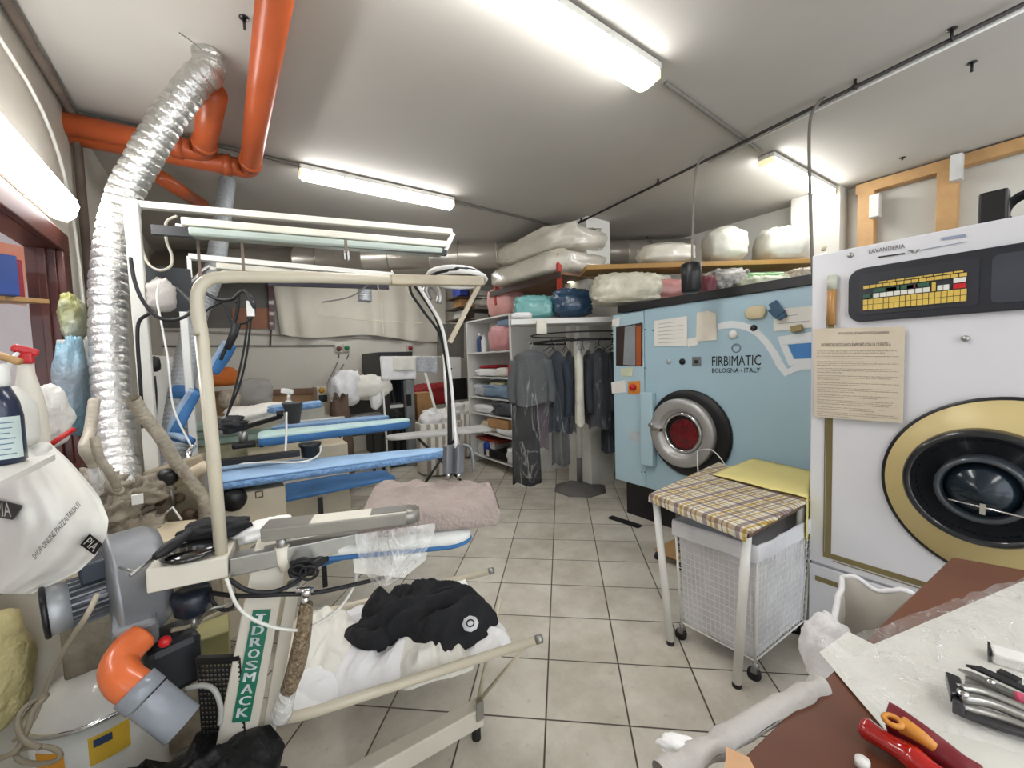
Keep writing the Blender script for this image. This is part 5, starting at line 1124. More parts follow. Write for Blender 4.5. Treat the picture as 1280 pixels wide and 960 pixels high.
# folded linens, laundry and bottles around the stations
mint = mat('mint_towel', '#b9cfc4', .9, bump=.4, bscale=60)
p = at(300, 528, Z=1.05)
t_ = thing('folding_shelf', 'open shelf holding mint towels behind the gantry post', 'shelf', (p.x, p.y, 0)); G().bx(p.x-.32, p.x+.22, p.y-.05, p.y+.3, .0, .9).build('shelf_box', mat('shelf_olive', '#8c8a5c', .8, var=.4, col2='#d5d0bd', scale=8), t_, bevel=.01)
for k in range(3): single('folded_towel', G().lump(V((p.x-.05, p.y+.12, .90+.055*k)), (.52, .3, .06), .03*k, e=.35, amp=.03, seed=80+k), mint, ['lowest', 'middle', 'topmost'][k]+' mint green folded towel of the pile behind the gantry post', 'towel', 'mint towels')
crumple('laundry_pile', at(322, 535, Z=1.02), (.42, .3, .17), .2, lw2, 'pile of white laundry behind the small blue sleeve board', 85, 'laundry', n=48, m=28)
crumple('laundry_pile', at(290, 540, Z=1.0), (.3, .2, .1), .2, lw, 'white cloth lying left of the laundry pile near the gantry post', 86, 'laundry')
# orange cap on the rear wall side
single('orange_hat', G().lump(Q(276, 483, 3.6), (.26, .2, .17), .3, e=.6, amp=.08, seed=87), mat('orange_cloth', '#b7611f', .8, bump=.3), 'orange cloth cap hanging between the blue press pad and the rear wall', 'cap')
# white boards behind posts
single('standing_board', G().prism([Q(190, 444, 2.9), Q(215, 446, 2.9), Q(213, 600, 2.7), Q(184, 600, 2.7)], (.01, .03, 0)), white_en, 'tall white panel behind the lamp post', 'panel')
single('standing_board', G().prism([Q(240, 452, 3.2), Q(262, 452, 3.2), Q(262, 560, 3.0), Q(240, 560, 3.0)], (.01, .03, 0)), gw, 'grey-white upright panel behind the narrow duct', 'panel')
single('coat_hook', G().lump(Q(193, 465, 2.6), (.07, .07, .1), 0, e=.8), black, 'black hook hanging in front of the tall white panel', 'hook')
cable('black_cable', [Q(193, 470, 2.6), Q(195, 500, 2.6), Q(192, 560, 2.55)], .008, blk, 'black cable hanging below the black handle on the white panel')
# ================================================================= HUNG ROUND DUCT
dg = mat('duct_sheet', '#b9b2a6', .28, .55, var=.06)
a_, b_ = at(120, 322, Z=2.80), at(862, 314, Z=2.80); a_.x = max(a_.x, XL+.1)
t = thing('round_duct', 'long round sheet metal duct hung below the ceiling across the back', 'duct', (a_+b_)/2)
dd_ = (b_-a_).normalized(); Ld = (b_-a_).length
g = G(); g.lathe(a_, dd_, [(.155, 0)]+sum([[(.155, Ld*k/8-.012), (.162, Ld*k/8-.008), (.162, Ld*k/8+.008), (.155, Ld*k/8+.012)] for k in range(1, 8)], [])+[(.155, Ld)], 36); g.build('duct_tube', dg, t)
for x in (395, 487, 574, 660, 800):
    p = at(x, 322, Z=2.80); k = (p-a_).dot(dd_); c = a_+dd_*k; G().ring(c, dd_, .165, .006, 28, 6).build('strap', steel, t); G().cyl(V((c.x, c.y, c.z+.16)), V((c.x, c.y, 3.0)), .008, n=8).build('hanger_rod', dkp, t)
# small flexible stub under it
single('duct_stub', flexduct('', [Q(456, 358, 3.8), Q(456, 368, 3.8), Q(456, 377, 3.8)], lambda q: .06, .02, gd, '', seg=16), gd, 'short grey flexible duct stub hanging behind the gantry arm', 'duct')
# ================================================================= REAR WALL
def R(x, y, o=.0): return at(x, y, Y=YB-o)
brp = mat('brown_board', '#8a5a3e', .6, var=.2, scale=3)
dkb = mat('dark_window', '#55504a', .5, var=.25, scale=3)
wn2 = thing('window_2', 'a', 'a', R(280, 400)); del wn2['label']; del wn2['category']; wn2['kind'] = 'structure'
G().prism([R(196, 358, .02), R(340, 352, .02), R(340, 410, .02), R(196, 410, .02)], (0, .015, 0)).build('window_pane', dkb, wn2)
G().prism([R(290, 385, .05), R(337, 385, .05), R(337, 411, .05), R(290, 411, .05)], (0, .02, 0)).build('panel_brown', brp, wn2)
G().prism([R(335, 352, .09), R(342, 352, .09), R(344, 412, .09), R(337, 412, .09)], (0, .04, 0)).build('mullion', brownw, wn2)
shm = mat('sheet_cream', '#d0cabc', .85, var=.06, scale=2., bump=.1, bscale=12)
g = G()
def shf(i, j):
    x = 341+216*i+10*(1-i)*j; yt = 352+3*i; yb = 418+7*i+3*math.sin(i*9); y = yt+(yb-yt)*j
    return R(x, y, .10+.03*math.sin(i*38+math.sin(i*9)*2)*(.4+j)+.02*math.sin(i*13))
g.grid(shf, 90, 8); single('hanging_sheet', g, shm, 'wide cream sheet hung across the upper rear wall under the round duct', 'sheet')
cable('wall_conduit', [R(165, 433, .02), R(418, 432, .02)], .012, cond, 'grey conduit running along the rear wall to the sockets', 'pipe', False)
cable('wall_conduit', [R(180, 412, .02), R(560, 427, .02)], .014, mat('conduit_pale', '#b5afa3', .6), 'pale rail on the rear wall just below the hanging sheet', 'pipe', False)
for i, (x, y, c, lb) in enumerate(((423, 436, '#6b3a32', 'maroon wall socket at the end of the grey conduit'), (433, 435, '#2f7a52', 'green wall socket right of the maroon one'), (512, 435, '#9a3030', 'red wall socket above the towel rail'))):
    t = thing('wall_socket', lb, 'socket', R(x, y)); p = R(x, y, .03); G().box(p, (.1, .05, .12)).build('socket_box', gw, t, bevel=.006); G().lathe(p-YY*.025, -YY, [(.04, 0), (.04, .03)], 16).build('socket_cover', mat('sock'+str(i), c, .4), t)
cable('power_cable', [R(424, 443, .05), R(421, 455, .05), Q(408, 481, 5.6)], .009, cond, 'grey cable slanting from the maroon socket to the control box')
cable('power_cable', [R(436, 443, .05), R(428, 458, .05), Q(410, 481, 5.6)], .009, cond, 'grey cable slanting from the green socket to the control box')
cable('pull_string', [R(339, 412, .05), R(338, 432, .05)], .012, dkp, 'short dark cord hanging under the window post on the rear wall', spline=False)
# wooden bench along the rear wall
def Yb(x, y, Y=5.9): return at(x, y, Y=Y)
t = thing('wooden_bench', 'brown wooden bench back in front of the rear wall', 'bench', (1., 5.9, 0))
G().prism([Yb(250, 490), Yb(395, 485), Yb(395, 491), Yb(250, 497)], (0, .06, 0)).build('top_rail', mat('bench_brown', '#7b5a45', .6), t)
G().prism([Yb(250, 497, 5.95), Yb(394, 491, 5.95), Yb(394, 520, 5.95), Yb(250, 520, 5.95)], (0, .03, 0)).build('back_board', mat('bench_tan', '#a98865', .7), t)
a_, b_ = Yb(250, 520), Yb(396, 515); G().bx(a_.x, b_.x, 5.5, 5.9, b_.z-.06, b_.z).build('bench_seat', mat('bench_tan', '#a98865', .7), t)
for x in (a_.x+.05, b_.x-.05): G().bx(x-.03, x+.03, 5.55, 5.62, 0, b_.z-.06).build('leg', mat('bench_brown', '#7b5a45', .6), t)
crumple('grey_cushion', at(319, 512, Y=5.5), (.36, .3, .36), 0, greycl, 'grey fabric cushion standing up in front of the wooden bench', 91, 'cushion', amp=.06, wr=.1, e=.7)
crumple('grey_cushion', at(288, 510, Y=5.4), (.2, .2, .2), 0, mat('floral_grey', '#b9ab9c', .9, var=.3, scale=30), 'small patterned cushion left of the big grey cushion', 92, 'cushion', amp=.06, wr=.1, e=.7)
t = thing('spray_bottle', 'white spray bottle standing behind the small blue sleeve board', 'spray bottle', Q(361, 508, 3.2))
p = Q(361, 510, 3.0); G().lathe(p-Z*.09, Z, [(.03, 0), (.045, .02), (.045, .08), (.03, .13), (.014, .15)], 18).build('bottle_body', white_en, t); G().bar(Q(352, 488, 3.0), Q(366, 490, 3.0), .03, .035).build('trigger_head', white_en, t, bevel=.005); G().cyl(Q(361, 490, 3.0), Q(361, 500, 3.0), .012).build('neck', white_en, t)
t = thing('grey_bucket', 'dark grey bucket under the tip of the small blue sleeve board', 'bucket', Q(367, 528, 2.9)); p = Q(367, 529, 2.9); G().lathe(p, Z, [(.04, 0), (.065, .14), (.068, .14), (.068, .15)], 20).build('bucket_body', mat('bucket_grey', '#585b5b', .5), t)
cable('white_tube', [at(358, 515, D=2.3), at(358, 540, D=2.3), at(357, 565, D=2.25)], .006, white_en, 'white tube hanging from the small blue sleeve board', 'hose')
# control cabinet
t = thing('control_cabinet', 'narrow beige control cabinet with a yellow dial and dark screen', 'control box', at(404, 524, Y=5.3))
c0_, c1_ = at(396, 484, Y=5.3), at(411, 484, Y=5.3); G().bx(c0_.x, c1_.x, 5.3, 5.6, .2, c0_.z).build('cabinet_body', mat('cab_beige', '#cbc2ac', .5), t, bevel=.01)
G().lathe(at(402, 488, Y=5.298), -YY, [(.035, 0), (.03, .03)], 16).build('dial', mat('dial_yellow', '#b98b2c', .5), t)
a_, b_ = at(398, 494, Y=5.298), at(409, 502, Y=5.298); G().bx(a_.x, b_.x, 5.28, 5.3, b_.z, a_.z).build('screen', black, t)
single('labelled_box', G().box(at(384, 518, Y=4.9), (.32, .2, .17)), mat('box_grey2', '#a9a79d', .5), 'grey box with a small printed label beside the control cabinet', 'box', bevel=.01)
t = thing('side_table', 'white topped side table below the grey labelled box', 'table', (at(392, 526, Y=4.9).x, 4.9, 0)); q = at(392, 526, Y=4.85); G().box((q.x, 4.95, q.z), (.62, .34, .05)).build('tabletop', white_en, t, bevel=.01)
for sx in (-.27, .27):
    for sy in (-.13, .13): G().cyl((q.x+sx, 4.95+sy, 0), (q.x+sx, 4.95+sy, q.z-.02), .018).build('leg', white_en, t)
# chair heap with white laundry
t = thing('laundry_chair', 'dark chair under a heap of white laundry at the rear wall', 'chair', at(448, 530, Y=5.2))
c = at(450, 520, Y=5.2); 
for sx in (-.2, .2):
    for sy in (-.2, .2): G().bar(V((c.x+sx, c.y+sy, 0)), V((c.x+sx, c.y+sy, .62)), .03, .03, (0, 1, 0)).build('leg', black, t)
G().box((c.x, c.y, .64), (.46, .46, .04)).build('seat', mat('seat_dark', '#43403b', .7), t, bevel=.01)
G().bx(c.x-.23, c.x+.23, c.y+.2, c.y+.24, .64, 1.15).build('backrest', mat('seat_dark', '#43403b', .7), t, bevel=.01)
crumple('white_garment', at(434, 508, Y=5.0), (.34, .3, .42), .2, lw, 'white garment draped at the left of the laundry chair', 95, 'garment', amp=.12)
crumple('white_garment', at(462, 500, Y=5.05), (.5, .34, .3), -.1, lw2, 'ivory garment draped over the right of the laundry chair', 96, 'garment', amp=.12)
crumple('white_garment', at(470, 512, Y=4.95), (.14, .12, .36), -.1, lw, 'white sleeve hanging down at the right of the laundry chair', 97, 'garment', amp=.12)
single('grille_basket', G().lump(V((c.x+.05, c.y-.06, .66)), (.44, .3, .2), 0, e=.5), mat('grille_grey', '#8b8b8b', .6, var=.5, scale=90), 'grey mesh bundle under the white laundry heap', 'bundle')
single('strap_tangle', G().lump(V((at(426, 522, Y=4.9).x, 4.9, 0)), (.2, .2, at(426, 500, Y=4.9).z), 0, e=.6, amp=.2, seed=99, wr=.4), mat('stool_brown', '#5f4c3e', .8, var=.3), 'dark brown tangle of straps left of the grey mesh bundle', 'bundle')
# black cabinet
YC = 6.1
a_ = at(474, 440, Y=YC); b_ = at(508, 440, Y=YC)
t = thing('black_cabinet', 'tall black cabinet against the rear wall', 'cabinet', (a_.x+.2, YC, 0))
G().bx(a_.x, b_.x+.1, YC, YC+.95, 0, a_.z).build('cabinet_body', mat('cab_black', '#26282a', .45), t, bevel=.01)
G().bx(a_.x+.03, b_.x+.07, YC-.02, YC, .05, a_.z-.05).build('door', mat('cab_black2', '#1b1d1f', .4), t, bevel=.005)
a_ = at(484, 468, Y=5.6); b_ = at(512, 530, Y=5.6)
t = thing('glass_cabinet', 'black glass fronted machine with a white label below the hanging towels', 'machine', (a_.x+.2, 5.8, 0))
G().bx(a_.x, b_.x, 5.6, 6.1, 0, a_.z).build('cabinet_body', mat('cab_black', '#26282a', .45), t, bevel=.01)
G().bx(a_.x+.03, b_.x-.03, 5.59, 5.6, .1, a_.z-.04).build('glass_door', mat('glass_black', '#111417', .08, coat=1.), t)
p = at(492, 510, Y=5.58); q = at(504, 505, Y=5.58); G().bx(p.x-.05, q.x, 5.575, 5.58, p.z, q.z).build('label_strip', white_en, t)
c0_, c1_ = at(507, 476, Y=5.5), at(520, 540, Y=5.5)
t = thing('grey_column_unit', 'narrow grey metal column beside the black glass machine', 'cabinet', (c0_.x, 5.6, 0)); G().bx(c0_.x, c1_.x, 5.5, 5.8, 0, c0_.z).build('column_body', mat('col_grey', '#8e9193', .4), t, bevel=.01); p = at(511, 500, Y=5.49); G().box(p, (.07, .02, .16)).build('slot', black, t)
# towel rail
ra, rb = at(476, 446, Y=4.9), at(557, 446, Y=4.9)
t = thing('towel_rail', 'thin white drying rail holding towels in front of the black cabinet', 'rail', (ra.x, 4.9, 0))
G().tube([ra, rb], .009, 8).build('rail_bar', white_en, t)
for q in (ra, rb): G().tube([q, V((q.x+.03, q.y, 0))], .012, 8).build('upright', white_en, t)
G().bar(V((rb.x-.35, 4.9, ra.z)), V((rb.x-.05, 4.7, 0)), .02, .03).build('diagonal_leg', white_en, t)
def towel(x0, x1, yb0, yb1, mt, label, Y_=4.88):
    g = G()
    def f(i, j):
        x = x0+(x1-x0)*i; y = 446+(yb0+(yb1-yb0)*i-446)*j; return at(x, y, Y=Y_-.02+.012*math.sin(i*11)*j)
    g.grid(f, 24, 8); return single('hanging_towel', g, mt, label, 'towel', solid=.01)
towel(477, 520, 475, 474, lw, 'white towel hanging on the left of the drying rail')
towel(492, 519, 463, 463, lw2, 'ivory folded towel over the white one on the drying rail', 4.84)
towel(521, 547, 465, 467, mat('towel_grey', '#b5b7bb', .9, var=.25, scale=60, bump=.5, bscale=90), 'grey textured towel on the right of the drying rail')
t = thing('folding_stand', 'white pole of a folding stand right of the drying rail', 'pole', Q(556, 560, 3.6)); G().tube([Q(556, 443, 3.7), Q(559, 500, 3.6), Q(572, 556, 3.5)], .022, 10).build('pole', white_en, t); G().cyl(Q(559, 460, 3.65), Q(565, 461, 3.65), .008).build('clamp', black, t)
# red pile, striped hamper
crumple('red_bundle', at(540, 506, Y=6.1), (.75, .3, .34), 0, mat('red_cloth', '#8f1717', .6, var=.4, bump=.6), 'dark red bundle behind the striped hamper', 101, 'bundle', e=.5, amp=.08)
single('brown_box', G().box(at(527, 507, Y=5.8), (.26, .3, .4)), card, 'brown cardboard box at the left of the striped hamper', 'box')
def stripes():
    m_ = bpy.data.materials.new('striped_canvas'); m_.use_nodes = True; nt = m_.node_tree; N = nt.nodes; L = nt.links; tc = N.new('ShaderNodeTexCoord'); wv = N.new('ShaderNodeTexWave'); wv.inputs['Scale'].default_value = 4; wv.wave_type = 'BANDS'
    L.new(tc.outputs['Object'], wv.inputs['Vector']); cr = N.new('ShaderNodeValToRGB'); cr.color_ramp.elements[0].color = lin('#9d958a'); cr.color_ramp.elements[1].color = lin('#e3ded4'); cr.color_ramp.elements[0].position = .3; cr.color_ramp.elements[1].position = .6
    L.new(wv.outputs[0], cr.inputs[0]); L.new(cr.outputs[0], N['Principled BSDF'].inputs['Base Color']); N['Principled BSDF'].inputs['Roughness'].default_value = .85; return m_
stp = stripes()
for k, (x, y, Yy, sc_) in enumerate(((549, 538, 4.95, 1.), (577, 530, 5.6, .9))):
    c = at(x, y, Y=Yy); zb = .06
    t = thing('laundry_hamper', ['striped canvas hamper overflowing with white laundry near the drying rail', 'second striped hamper behind the white pole'][k], 'hamper', (c.x, c.y, 0))
    G().lathe((c.x, c.y, .02), Z, [(.26*sc_, 0), (.29*sc_, .02), (.31*sc_, .66), (.29*sc_, .67), (.28*sc_, .6)], 28).build('hamper_body', stp, t)
    for q, (dx, dy, s_) in enumerate(((-.12, -.05, .3), (.1, -.04, .34), (0, .1, .36))[:3-k]): crumple('white_garment', V((c.x+dx, c.y+dy, .58)), (s_, s_, .26), q, (lw, lw2, lw)[q], ['left', 'right', 'rear'][q]+' white garment heaped in the '+['striped hamper near the drying rail', 'second striped hamper'][k], 105+q+5*k, 'garment')
# grey panel behind shelf
single('wall_cupboard', G().prism([at(548, 405, Y=6.4), at(580, 405, Y=6.4), at(580, 447, Y=6.4), at(548, 447, Y=6.4)], (0, .05, 0)), mat('pan_grey', '#6f6b64', .5, var=.2), 'dark grey wall cabinet behind the white shelving unit', 'cabinet')
single('white_board', G().prism([at(562, 446, Y=5.9), at(576, 446, Y=5.9), at(576, 478, Y=5.9), at(562, 478, Y=5.9)], (0, .03, 0)), white_en, 'white printed board left of the white shelving unit', 'board')
single('black_box', G().box(at(573, 486, Y=5.9), (.22, .2, .34)), black, 'black box left of the white shelving unit', 'box')
# ================================================================= WHITE SHELVING UNIT
SX = 2.87; SY0, SY1 = 4.09, 5.14; SH = 2.04
t = thing('shelving_unit', 'white shelving unit with seven boards full of folded laundry', 'shelving', (SX, 4.6, 0))
sw = mat('shelf_white', '#dddcd8', .5, var=.02)
G().bx(SX, SX+.4, SY0-.02, SY0, 0, SH).build('side_panel', sw, t); G().bx(SX, SX+.4, SY1, SY1+.02, 0, SH).build('side_panel', sw, t)
G().bx(SX+.38, SX+.4, SY0, SY1, 0, SH).build('back_panel', sw, t)
lv = [at(625, y, X=SX).z for y in (592, 537+14, 512+6, 478+9, 461, 433)]
sz = []
for (x0, y0_), (x1, y1_) in (((590, 578), (636, 596-8)), ((578, 510+2), (636, 545)), ((577, 484-2), (636, 519)), ((574, 484), (634, 487+4)), ((574, 460), (633, 461)), ((572, 434), (633, 436))):
    pass
LZ = [.12, .47, .72, .95, 1.23, 1.57, 2.02]
for z_ in LZ: G().bx(SX+.005, SX+.38, SY0, SY1, z_, z_+.02).build('shelf_board', sw, t)
blues = mat('folded_blue', '#7d92a8', .85, bump=.4, bscale=20); pinks = mat('pink_plastic', '#d59a9a', .5, var=.15, bump=.5, scale=8)
def onshelf(name, f, lvl, sz_, mt, label, cat='laundry', seed=0, e=.5, amp=.08, dx=.17, wr=.12, dz=0):
    return single(name, G().lump(V((SX+dx, SY0+(SY1-SY0)*f, LZ[lvl]+.02+dz)), sz_, 0, e=e, amp=amp, seed=seed, wr=wr), mt, label, cat)
# level 5 (top open bay): bottles + pink bag
def bottle(x, y, z_, h, r, mt, capm_, label, cat='bottle', group=None):
    t = thing('bottle', label, cat, (x, y, z_), group); G().lathe((x, y, z_), Z, [(r*.9, 0), (r, .008), (r, h*.65), (r*.5, h*.8), (r*.45, h*.85)], 16).build('bottle_body', mt, t); G().lathe((x, y, z_+h*.85), Z, [(r*.5, 0), (r*.5, h*.15)], 12).build('cap', capm_, t); return t
bb1 = mat('bottle_navy', '#27406e', .4); 
bottle(SX+.1, 4.95, LZ[5]+.02, .27, .045, bb1, white_en, 'navy bottle with white cap, leftmost on the second highest shelf board')
bottle(SX+.1, 4.84, LZ[5]+.02, .25, .042, white_en, white_en, 'white bottle beside the navy bottle on the shelving unit')
bottle(SX+.2, 4.74, LZ[5]+.02, .27, .035, mat('bottle_clear', '#b5c3c6', .15), white_en, 'left clear bottle between white bottle and pink bag', group=None)
bottle(SX+.14, 4.66, LZ[5]+.02, .27, .035, mat('bottle_clear', '#b5c3c6', .15), white_en, 'right clear bottle touching the pink bag')
onshelf('pink_bag', .30, 5, (.34, .44, .34), pinks, 'pink plastic wrapped bundle on the upper bay of the shelving unit', 'bag', 3)
onshelf('blue_cloth', .22, 5, (.26, .3, .1), blues, 'dark blue folded cloth on top of the pink bundle', 'cloth', 4, dz=.3)
onshelf('white_linen', .62, 4, (.32, .5, .12), lw, 'white wrapped linen on the third highest board', 'linen', 5); onshelf('red_cloth', .6, 4, (.3, .36, .05), redf, 'red folded cloth on top of the white wrapped linen', 'cloth', 6, dz=.11)
onshelf('white_linen', .25, 4, (.3, .3, .12), lw2, 'ivory linen right of the white wrapped linen', 'linen', 7); onshelf('red_packet', .06, 4, (.1, .08, .16), redp, 'small red packet at the right end of the third board', 'packet', 8, e=.3, dx=.08)
onshelf('blue_garment', .36, 3, (.34, .62, .17), blues, 'blue folded garment in plastic on the fourth board', 'garment', 9, amp=.15, wr=.3); onshelf('pale_garment', .76, 3, (.3, .36, .17), mat('pale_plastic', '#c9cdd2', .4, bump=.5), 'pale wrapped garment left of the blue one', 'garment', 10, amp=.15); onshelf('yellow_garment', .40, 3, (.26, .34, .06), mat('cloth_straw', '#cfc7a3', .8), 'straw coloured folded cloth on top of the blue garment', 'garment', 11, dz=.15)
onshelf('dark_garment', .22, 2, (.34, .48, .19), mat('cloth_charcoal', '#4a4d52', .5, bump=.6, var=.3), 'charcoal garment in plastic on the fifth board', 'garment', 12, amp=.15, wr=.3); onshelf('white_linen', .68, 2, (.32, .5, .12), lw, 'white folded linen left of the charcoal garment', 'linen', 13)
single('brown_parcel', G().box((SX+.16, SY0+.34, LZ[1]+.165), (.3, .5, .12)), card, 'brown parcel on the sixth board of the shelving unit', 'parcel', bevel=.01)
onshelf('cream_roll', .62, 1, (.28, .42, .15), mat('roll_cream', '#d8cdb9', .8), 'cream rolled cloth left under the brown parcel', 'cloth', 14); onshelf('white_linen', .2, 1, (.32, .42, .1), lw, 'white linen under the brown parcel', 'linen', 15)
single('white_carton', G().box((SX+.2, SY0+.72, LZ[0]+.02+.11), (.3, .46, .22)), mat('carton_white', '#c8c8c6', .6), 'white carton on the lowest board', 'box', bevel=.004)
single('red_tray', G().box((SX+.18, SY0+.66, LZ[0]+.02+.235), (.3, .56, .03)), mat('tray_red', '#8d3528', .6), 'flat red tray on top of the white carton', 'tray')
single('blue_roll', G().lump(V((SX+.03, SY0+.66, LZ[0]+.08)), (.07, .12, .15), 0, e=.8), mat('roll_blue', '#1f3c94', .5), 'blue roll in front of the white carton', 'roll')
t = thing('black_printer', 'black flat device with a white front slot on the lowest board', 'device', (SX+.1, SY0+.42, LZ[0]+.02)); G().box((SX+.14, SY0+.44, LZ[0]+.02+.07), (.26, .56, .11)).build('body', black, t, bevel=.01); G().box((SX+.005, SY0+.6, LZ[0]+.02+.07), (.01, .05, .09)).build('slot', white_en, t)
onshelf('white_linen', .08, 0, (.22, .18, .2), lw, 'crumpled white cloth at the right end of the lowest board', 'linen', 16, dx=.12)
# beyond the shelving: pieces on top / behind
single('white_hamper', G().lump(V((2.6, 5.9, .0)), (.4, .4, .7), 0, e=.5), lw2, 'off-white sack beside the rear hamper', 'sack')
# dark wall shelf behind with boxes (above the shelving)
WSY = 5.6
t = thing('wall_rack', 'dark brown rack shelves above and behind the white shelving unit', 'rack', at(585, 390, Y=WSY))
for y in (370, 384, 398): a_ = at(571, y, Y=WSY); b_ = at(612, y-1, Y=WSY); G().bx(a_.x, b_.x+.3, WSY, WSY+.4, a_.z-.02, a_.z).build('shelf_board', mat('rack_brown', '#4a3a2f', .6), t)
G().bar(V((b_.x, WSY, 1.7)), V((b_.x, WSY, 2.6)), .03, .03, (0, 1, 0)).build('post', mat('rack_brown', '#4a3a2f', .6), t)
def rbox(x, y, w, h, mt, label, name='stored_box', Y_=WSY+.1, cat='box'):
    a_ = at(x, y, Y=Y_); s_ = a_.y*.0022*0+ (at(x+1, y, Y=Y_)-a_).length; return single(name, G().bx(a_.x, a_.x+w*s_*.95, Y_, Y_+.25, a_.z, a_.z+h*s_), mt, label, cat, bevel=.005)
rbox(575, 369, 11, 12, mat('box_blue', '#2f3f8e', .6), 'blue box at the left end of the upper rack shelf')
rbox(588, 369, 9, 6, mat('box_brown2', '#7a6a58', .7), 'small brown box right of the blue box'); rbox(600, 369, 14, 5, white_en, 'flat white box on the upper rack shelf')
rbox(576, 383, 20, 10, card, 'tan cardboard box on the middle rack shelf'); crumple('white_bag', at(604, 384, Y=WSY+.1), (.3, .2, .16), 0, lw2, 'crumpled white bag on the middle rack shelf', 121, 'bag')
rbox(576, 397, 7, 8, white_en, 'white jar box at the left of the lower rack shelf', cat='jar'); rbox(586, 397, 8, 7, mat('box_dark', '#4c4038', .7), 'dark box on the lower rack shelf')
# pink bag + red posts shelf with clear bags
single('pink_bag', G().lump(V((SX+.2, SY0+.34, SH)), (.36, .5, .38), 0, e=.55, amp=.06, seed=131, wr=.1), mat('pink_plastic2', '#d79f98', .4, var=.1, bump=.4, scale=5), 'pink bag standing on top of the white shelving unit', 'bag')
rp = mat('red_post', '#b5382b', .5)
SZ2 = 2.33
f0, f1, f2, f3 = at(619, 352, Z=SZ2), at(672, 337, Z=SZ2), at(733, 340, Z=SZ2), at(700, 352, Z=SZ2)
A1, A2 = V((2.72, 5.0, SZ2)), V((2.95, 3.75, SZ2))
t = thing('red_post_shelf', 'wooden loft shelf on red perforated steel posts above the clothes rack', 'shelf', (3.1, 4.2, 0))
A1 = at(606, 358, Z=2.3); A2 = at(699, 346, Z=2.3)
for q, (x, y, ytop, ybot) in enumerate(((620, 352, 343, 372), (699, 345, 317, 356))):
    p = at(x, y, X=2.9); G().bar(V((2.9, p.y, p.z-.3)), V((2.9, p.y, at(x, ytop, X=2.9).z)), .05, .03, (0, 1, 0)).build('post', rp, t)
pA = at(620, 361, X=2.9); pB = at(699, 340, X=2.9)
G().bx(2.88, 3.75, pB.y-.05, pA.y+.1, 2.33, 2.36).build('shelf_board', mat('loft_board', '#8c6a50', .7, var=.2), t)
G().bx(2.86, 2.88, pB.y-.05, pA.y+.1, 2.29, 2.36).build('front_edge', mat('edge_dark', '#3b2a20', .6), t)
clearb = mat('clear_bag_duvet', '#cfc9ba', .25, var=.08, bump=.6, bscale=9, coat=.5)
single('duvet_bag', G().lump(V((3.2, (pA.y+pB.y)/2-.02, 2.36)), (.8, 1.35, .26), 0, e=.5, amp=.08, seed=141, wr=.15), clearb, 'lower clear plastic duvet bag on the red post shelf', 'bag')
single('duvet_bag', G().lump(V((3.2, (pA.y+pB.y)/2-.1, 2.61)), (.75, 1.25, .27), .06, e=.5, amp=.1, seed=142, wr=.15), clearb, 'upper clear plastic duvet bag on the red post shelf, leaning on the pillar', 'bag')
# ================================================================= CLOTHES RACK
t = thing('clothes_carousel', 'round clothes carousel with octagonal grey foot and white top beam', 'clothes rack', (3.13, 3.22, 0))
gf = mat('foot_grey', '#65625f', .5)
cx, cy = 3.13, 3.22; c = at(725, 609, Z=.02); cx, cy = c.x, c.y
G().lathe((cx, cy, 0), Z, [(.30, 0), (.30, .012), (.10, .05), (.05, .08)], 8, a0=.39).build('octagonal_foot', gf, t)
G().cyl((cx, cy, .05), (cx, cy, .36), .032).build('lower_pole', gf, t); G().cyl((cx, cy, .36), (cx, cy, 1.82), .038).build('upper_pole', white_en, t)
G().ring((cx, cy, 1.64), Z, .50, .010, 56, 8).build('ring_rail', blk, t); G().ring((cx, cy, 1.72), Z, .50, .007, 56, 8).build('upper_ring', blk, t)
for k in range(6):
    a = k*PI/3; G().cyl((cx, cy, 1.68), (cx+.5*math.cos(a), cy+.5*math.sin(a), 1.64), .008, n=8).build('spoke', blk, t)
wa, wb = Q(638, 404, 4.0), Q(770, 405, 4.05); wa.z = wb.z = 1.84; wo = V((FW.x, FW.y, 0)).normalized()*.17
G().bar(wa+wo, wb+wo, .34, .055).build('top_shelf', white_en, t, bevel=.005)
bx_ = Q(677, 409, 3.96); G().box(bx_, (.10, .03, .13), -.6).build('switch_box', mat('switch_cream', '#d8d4c6', .5), t, bevel=.004)
# side panel of shelving seen left of the coats: big white panel
single('white_divider', G().prism([at(634, 397, X=SX-.02), at(640, 597, X=SX-.02)+V((0, 0, 0)), V((SX+.55, SY0-.3, 0)), V((SX+.55, SY0-.3, 2.0))], (0, .02, 0)) if 0 else G().bx(SX, SX+1.0, SY0-.05, SY0-.025, 0, 1.97), sw, 'white divider panel behind the hanging coats', 'panel')
